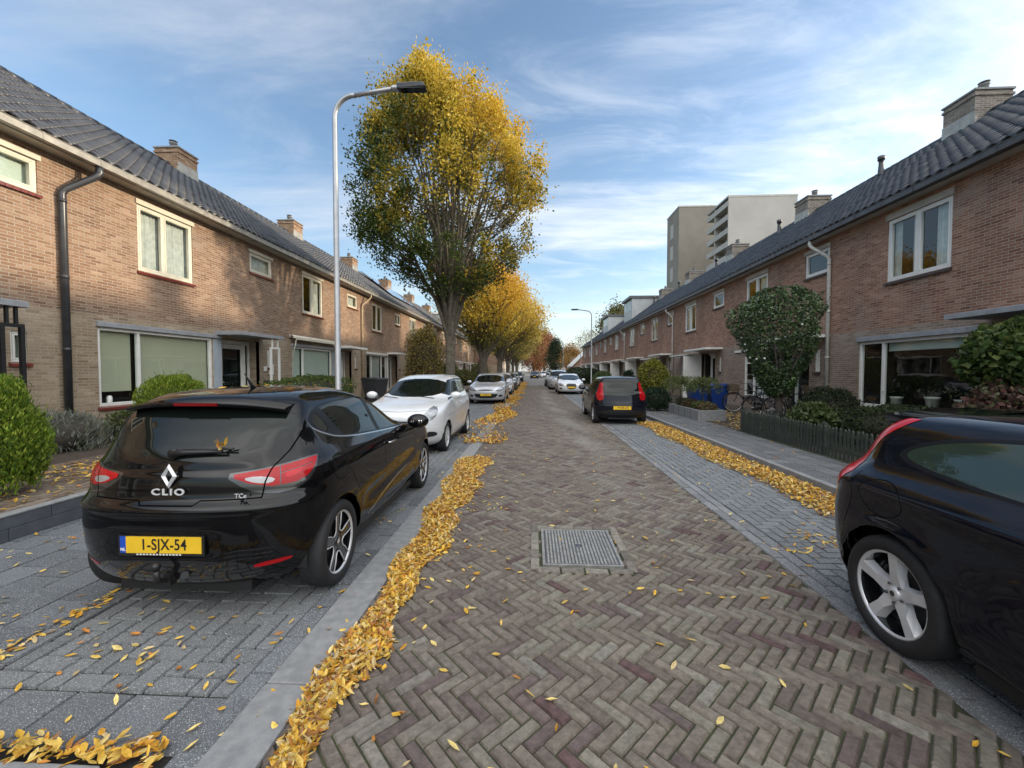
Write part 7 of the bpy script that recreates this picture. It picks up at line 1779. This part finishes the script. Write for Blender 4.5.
# tower blocks
def tower(label, x0, x1, y0, y1, h, mat, galleries, name='tower_block'):
    t = thing(name, label, 'apartment tower', ((x0+x1)/2, y0, 0), 0, 'tower blocks behind the right row'); cx = (x0+x1)/2
    b = MB(); gw = 1.6 if galleries else 0
    b.box(x0-cx+gw, x1-cx, 0.001 if galleries else 0, y1-y0, 0, h); b.build('slab', M[mat], t)
    if galleries:
        b = MB(); b.box(x0-cx, x1-cx, -.25, 0, 0, h); b.build('end_wall', M[mat], t)
        k = 0; z = 2.6
        while z < h:
            b = MB(); b.box(x0-cx, x0-cx+gw, 0.0, y1-y0, z, z+.22); b.build('gallery_floor', M[mat], t)
            b = MB(); b.box(x0-cx-.08, x0-cx, 0.0, y1-y0, z-.1, min(h, z+1.0)); b.build('gallery_parapet', M['tower2'], t)
            z += 2.75
        b = MB(); 
        for yy in np.arange(6.0, y1-y0, 6.0): b.box(x0-cx, x0-cx+gw, yy, yy+.3, 0, h)
        b.build('gallery_fins', M['tower2'], t)
        b = MB()
        for z_ in np.arange(2.9, h-2, 2.75):
            for yy in np.arange(1.5, y1-y0-2, 3.0): b.box(x0-cx+gw-.02, x0-cx+gw+.01, yy, yy+1.3, z_+.9, z_+2.2)
        b.build('gallery_windows', M['pane_far'], t)
    else:
        for z_ in np.arange(3, h-3, 5.6):
            b = MB(); b.box(x0-cx-.05, x0-cx+.01, (y1-y0)*.45, (y1-y0)*.45+2.2, z_, z_+3.6); b.build('stair_window', M['tower2'], t)
    b = MB(); b.box(x0-cx-.1, x1-cx+.1, -.3 if galleries else -.1, y1-y0+.1, h, h+.35); b.build('roof_edge', M['zinc'], t)
    return t
tower('dark brown grey tower block, left one of the two behind the right roofs', 36.8, 45.9, 107, 116, 43.0, 'tower1', False)
tower('pale concrete apartment tower with open galleries on its left side', 39.95, 53.6, 87.5, 97.5, 37.2, 'tower2', True)

# buildings at the street end
t = thing('brick_garage', 'low brick building with a pale sloping front right of the distant lamp posts', 'building', (12.0, 88, 0))
b = MB(); b.add([(-3.5, 0, 0), (6, 0, 0), (6, 0, 5.5), (-.5, 0, 5.5), (-3.5, 0, 2.6), (-3.5, 10, 0), (6, 10, 0), (6, 10, 5.5), (-.5, 10, 5.5), (-3.5, 10, 2.6)], [(0, 1, 2, 3, 4), (5, 6, 7, 8, 9), (0, 5, 9, 4), (1, 6, 7, 2), (2, 7, 8, 3)]); b.build('wall', M['brickR'], t)
b = MB(); b.hexa([(-3.9, -.5, 2.45), (-.5, -.5, 5.75), (-.5, 10.5, 5.75), (-3.9, 10.5, 2.45)], [(-3.9, -.5, 2.75), (-.5, -.5, 6.05), (-.5, 10.5, 6.05), (-3.9, 10.5, 2.75)]); b.build('roof', M['white'], t)
b = MB(); b.box(-1.5, 4, -.05, 0.0, .1, 2.4); b.build('garage_door', M['zincdark'], t)
t = thing('brick_house', 'brick gable house closing the first left row, dark downpipe on its corner', 'house', (-9.6, 63.3, 0))
b = MB(); b.add([(-6, 0, 0), (1.1, 0, 0), (1.1, 0, 6.2), (-3.7, 0, 9.6), (-6, 0, 8.4), (-6, 5, 0), (1.1, 5, 0), (1.1, 5, 6.2), (-3.7, 5, 9.6), (-6, 5, 8.4)], [(0, 1, 2, 3, 4), (5, 6, 7, 8, 9), (1, 6, 7, 2), (0, 5, 9, 4)]); b.build('wall', M['brickL'], t)
b = MB(); b.hexa([(1.5, -.3, 5.95), (-3.7, -.3, 9.62), (-3.7, 5.3, 9.62), (1.5, 5.3, 5.95)], [(1.5, -.3, 6.1), (-3.7, -.3, 9.8), (-3.7, 5.3, 9.8), (1.5, 5.3, 6.1)]); b.build('roof', M['roof'], t)
b = MB(); b.tube([(1.17, .2, 6), (1.17, .2, 0)], .12, 8); b.build('downpipe', M['sillred'], t)
for z in (3.6, .9):
    for y_ in (1.0, 3.0): b = MB(); b.box(1.09, 1.13, y_, y_+1.2, z, z+1.6); fr_ = b.build('window', M['white'], t); b = MB(); b.box(1.13, 1.14, y_+.1, y_+1.1, z+.1, z+1.5); b.build('pane', M['pane_far'], fr_)
# distant white fronted terrace on the left past the trees
for k in range(7):
    t = thing('distant_house', 'pale fronted distant house, one of the far left terrace beyond the trees', 'house', (-6.6, 78+k*6.2, 0), 0, 'distant pale terrace past the left trees')
    b = MB(); b.box(-6, 0, 0, 6.1, 0, 5.4); b.build('wall', M['white'] if k % 2 else M['brickL'], t)
    b = MB(); b.add([(.3, 0, 5.3), (-3, 0, 8.2), (-6.3, 0, 5.3), (.3, 6.15, 5.3), (-3, 6.15, 8.2), (-6.3, 6.15, 5.3)], [(0, 1, 4, 3), (1, 2, 5, 4), (0, 1, 2), (3, 4, 5)]); b.build('roof', M['roof'], t)
    for z in (3.2, .7):
        b = MB(); b.box(-.01, .03, 1.5, 3.4, z, z+1.5); b.build('window', M['pane_far'], t)
    b = MB(); b.box(-.01, .04, 4.3, 5.2, 0, 2.2); b.build('door', M['zincdark'], t)
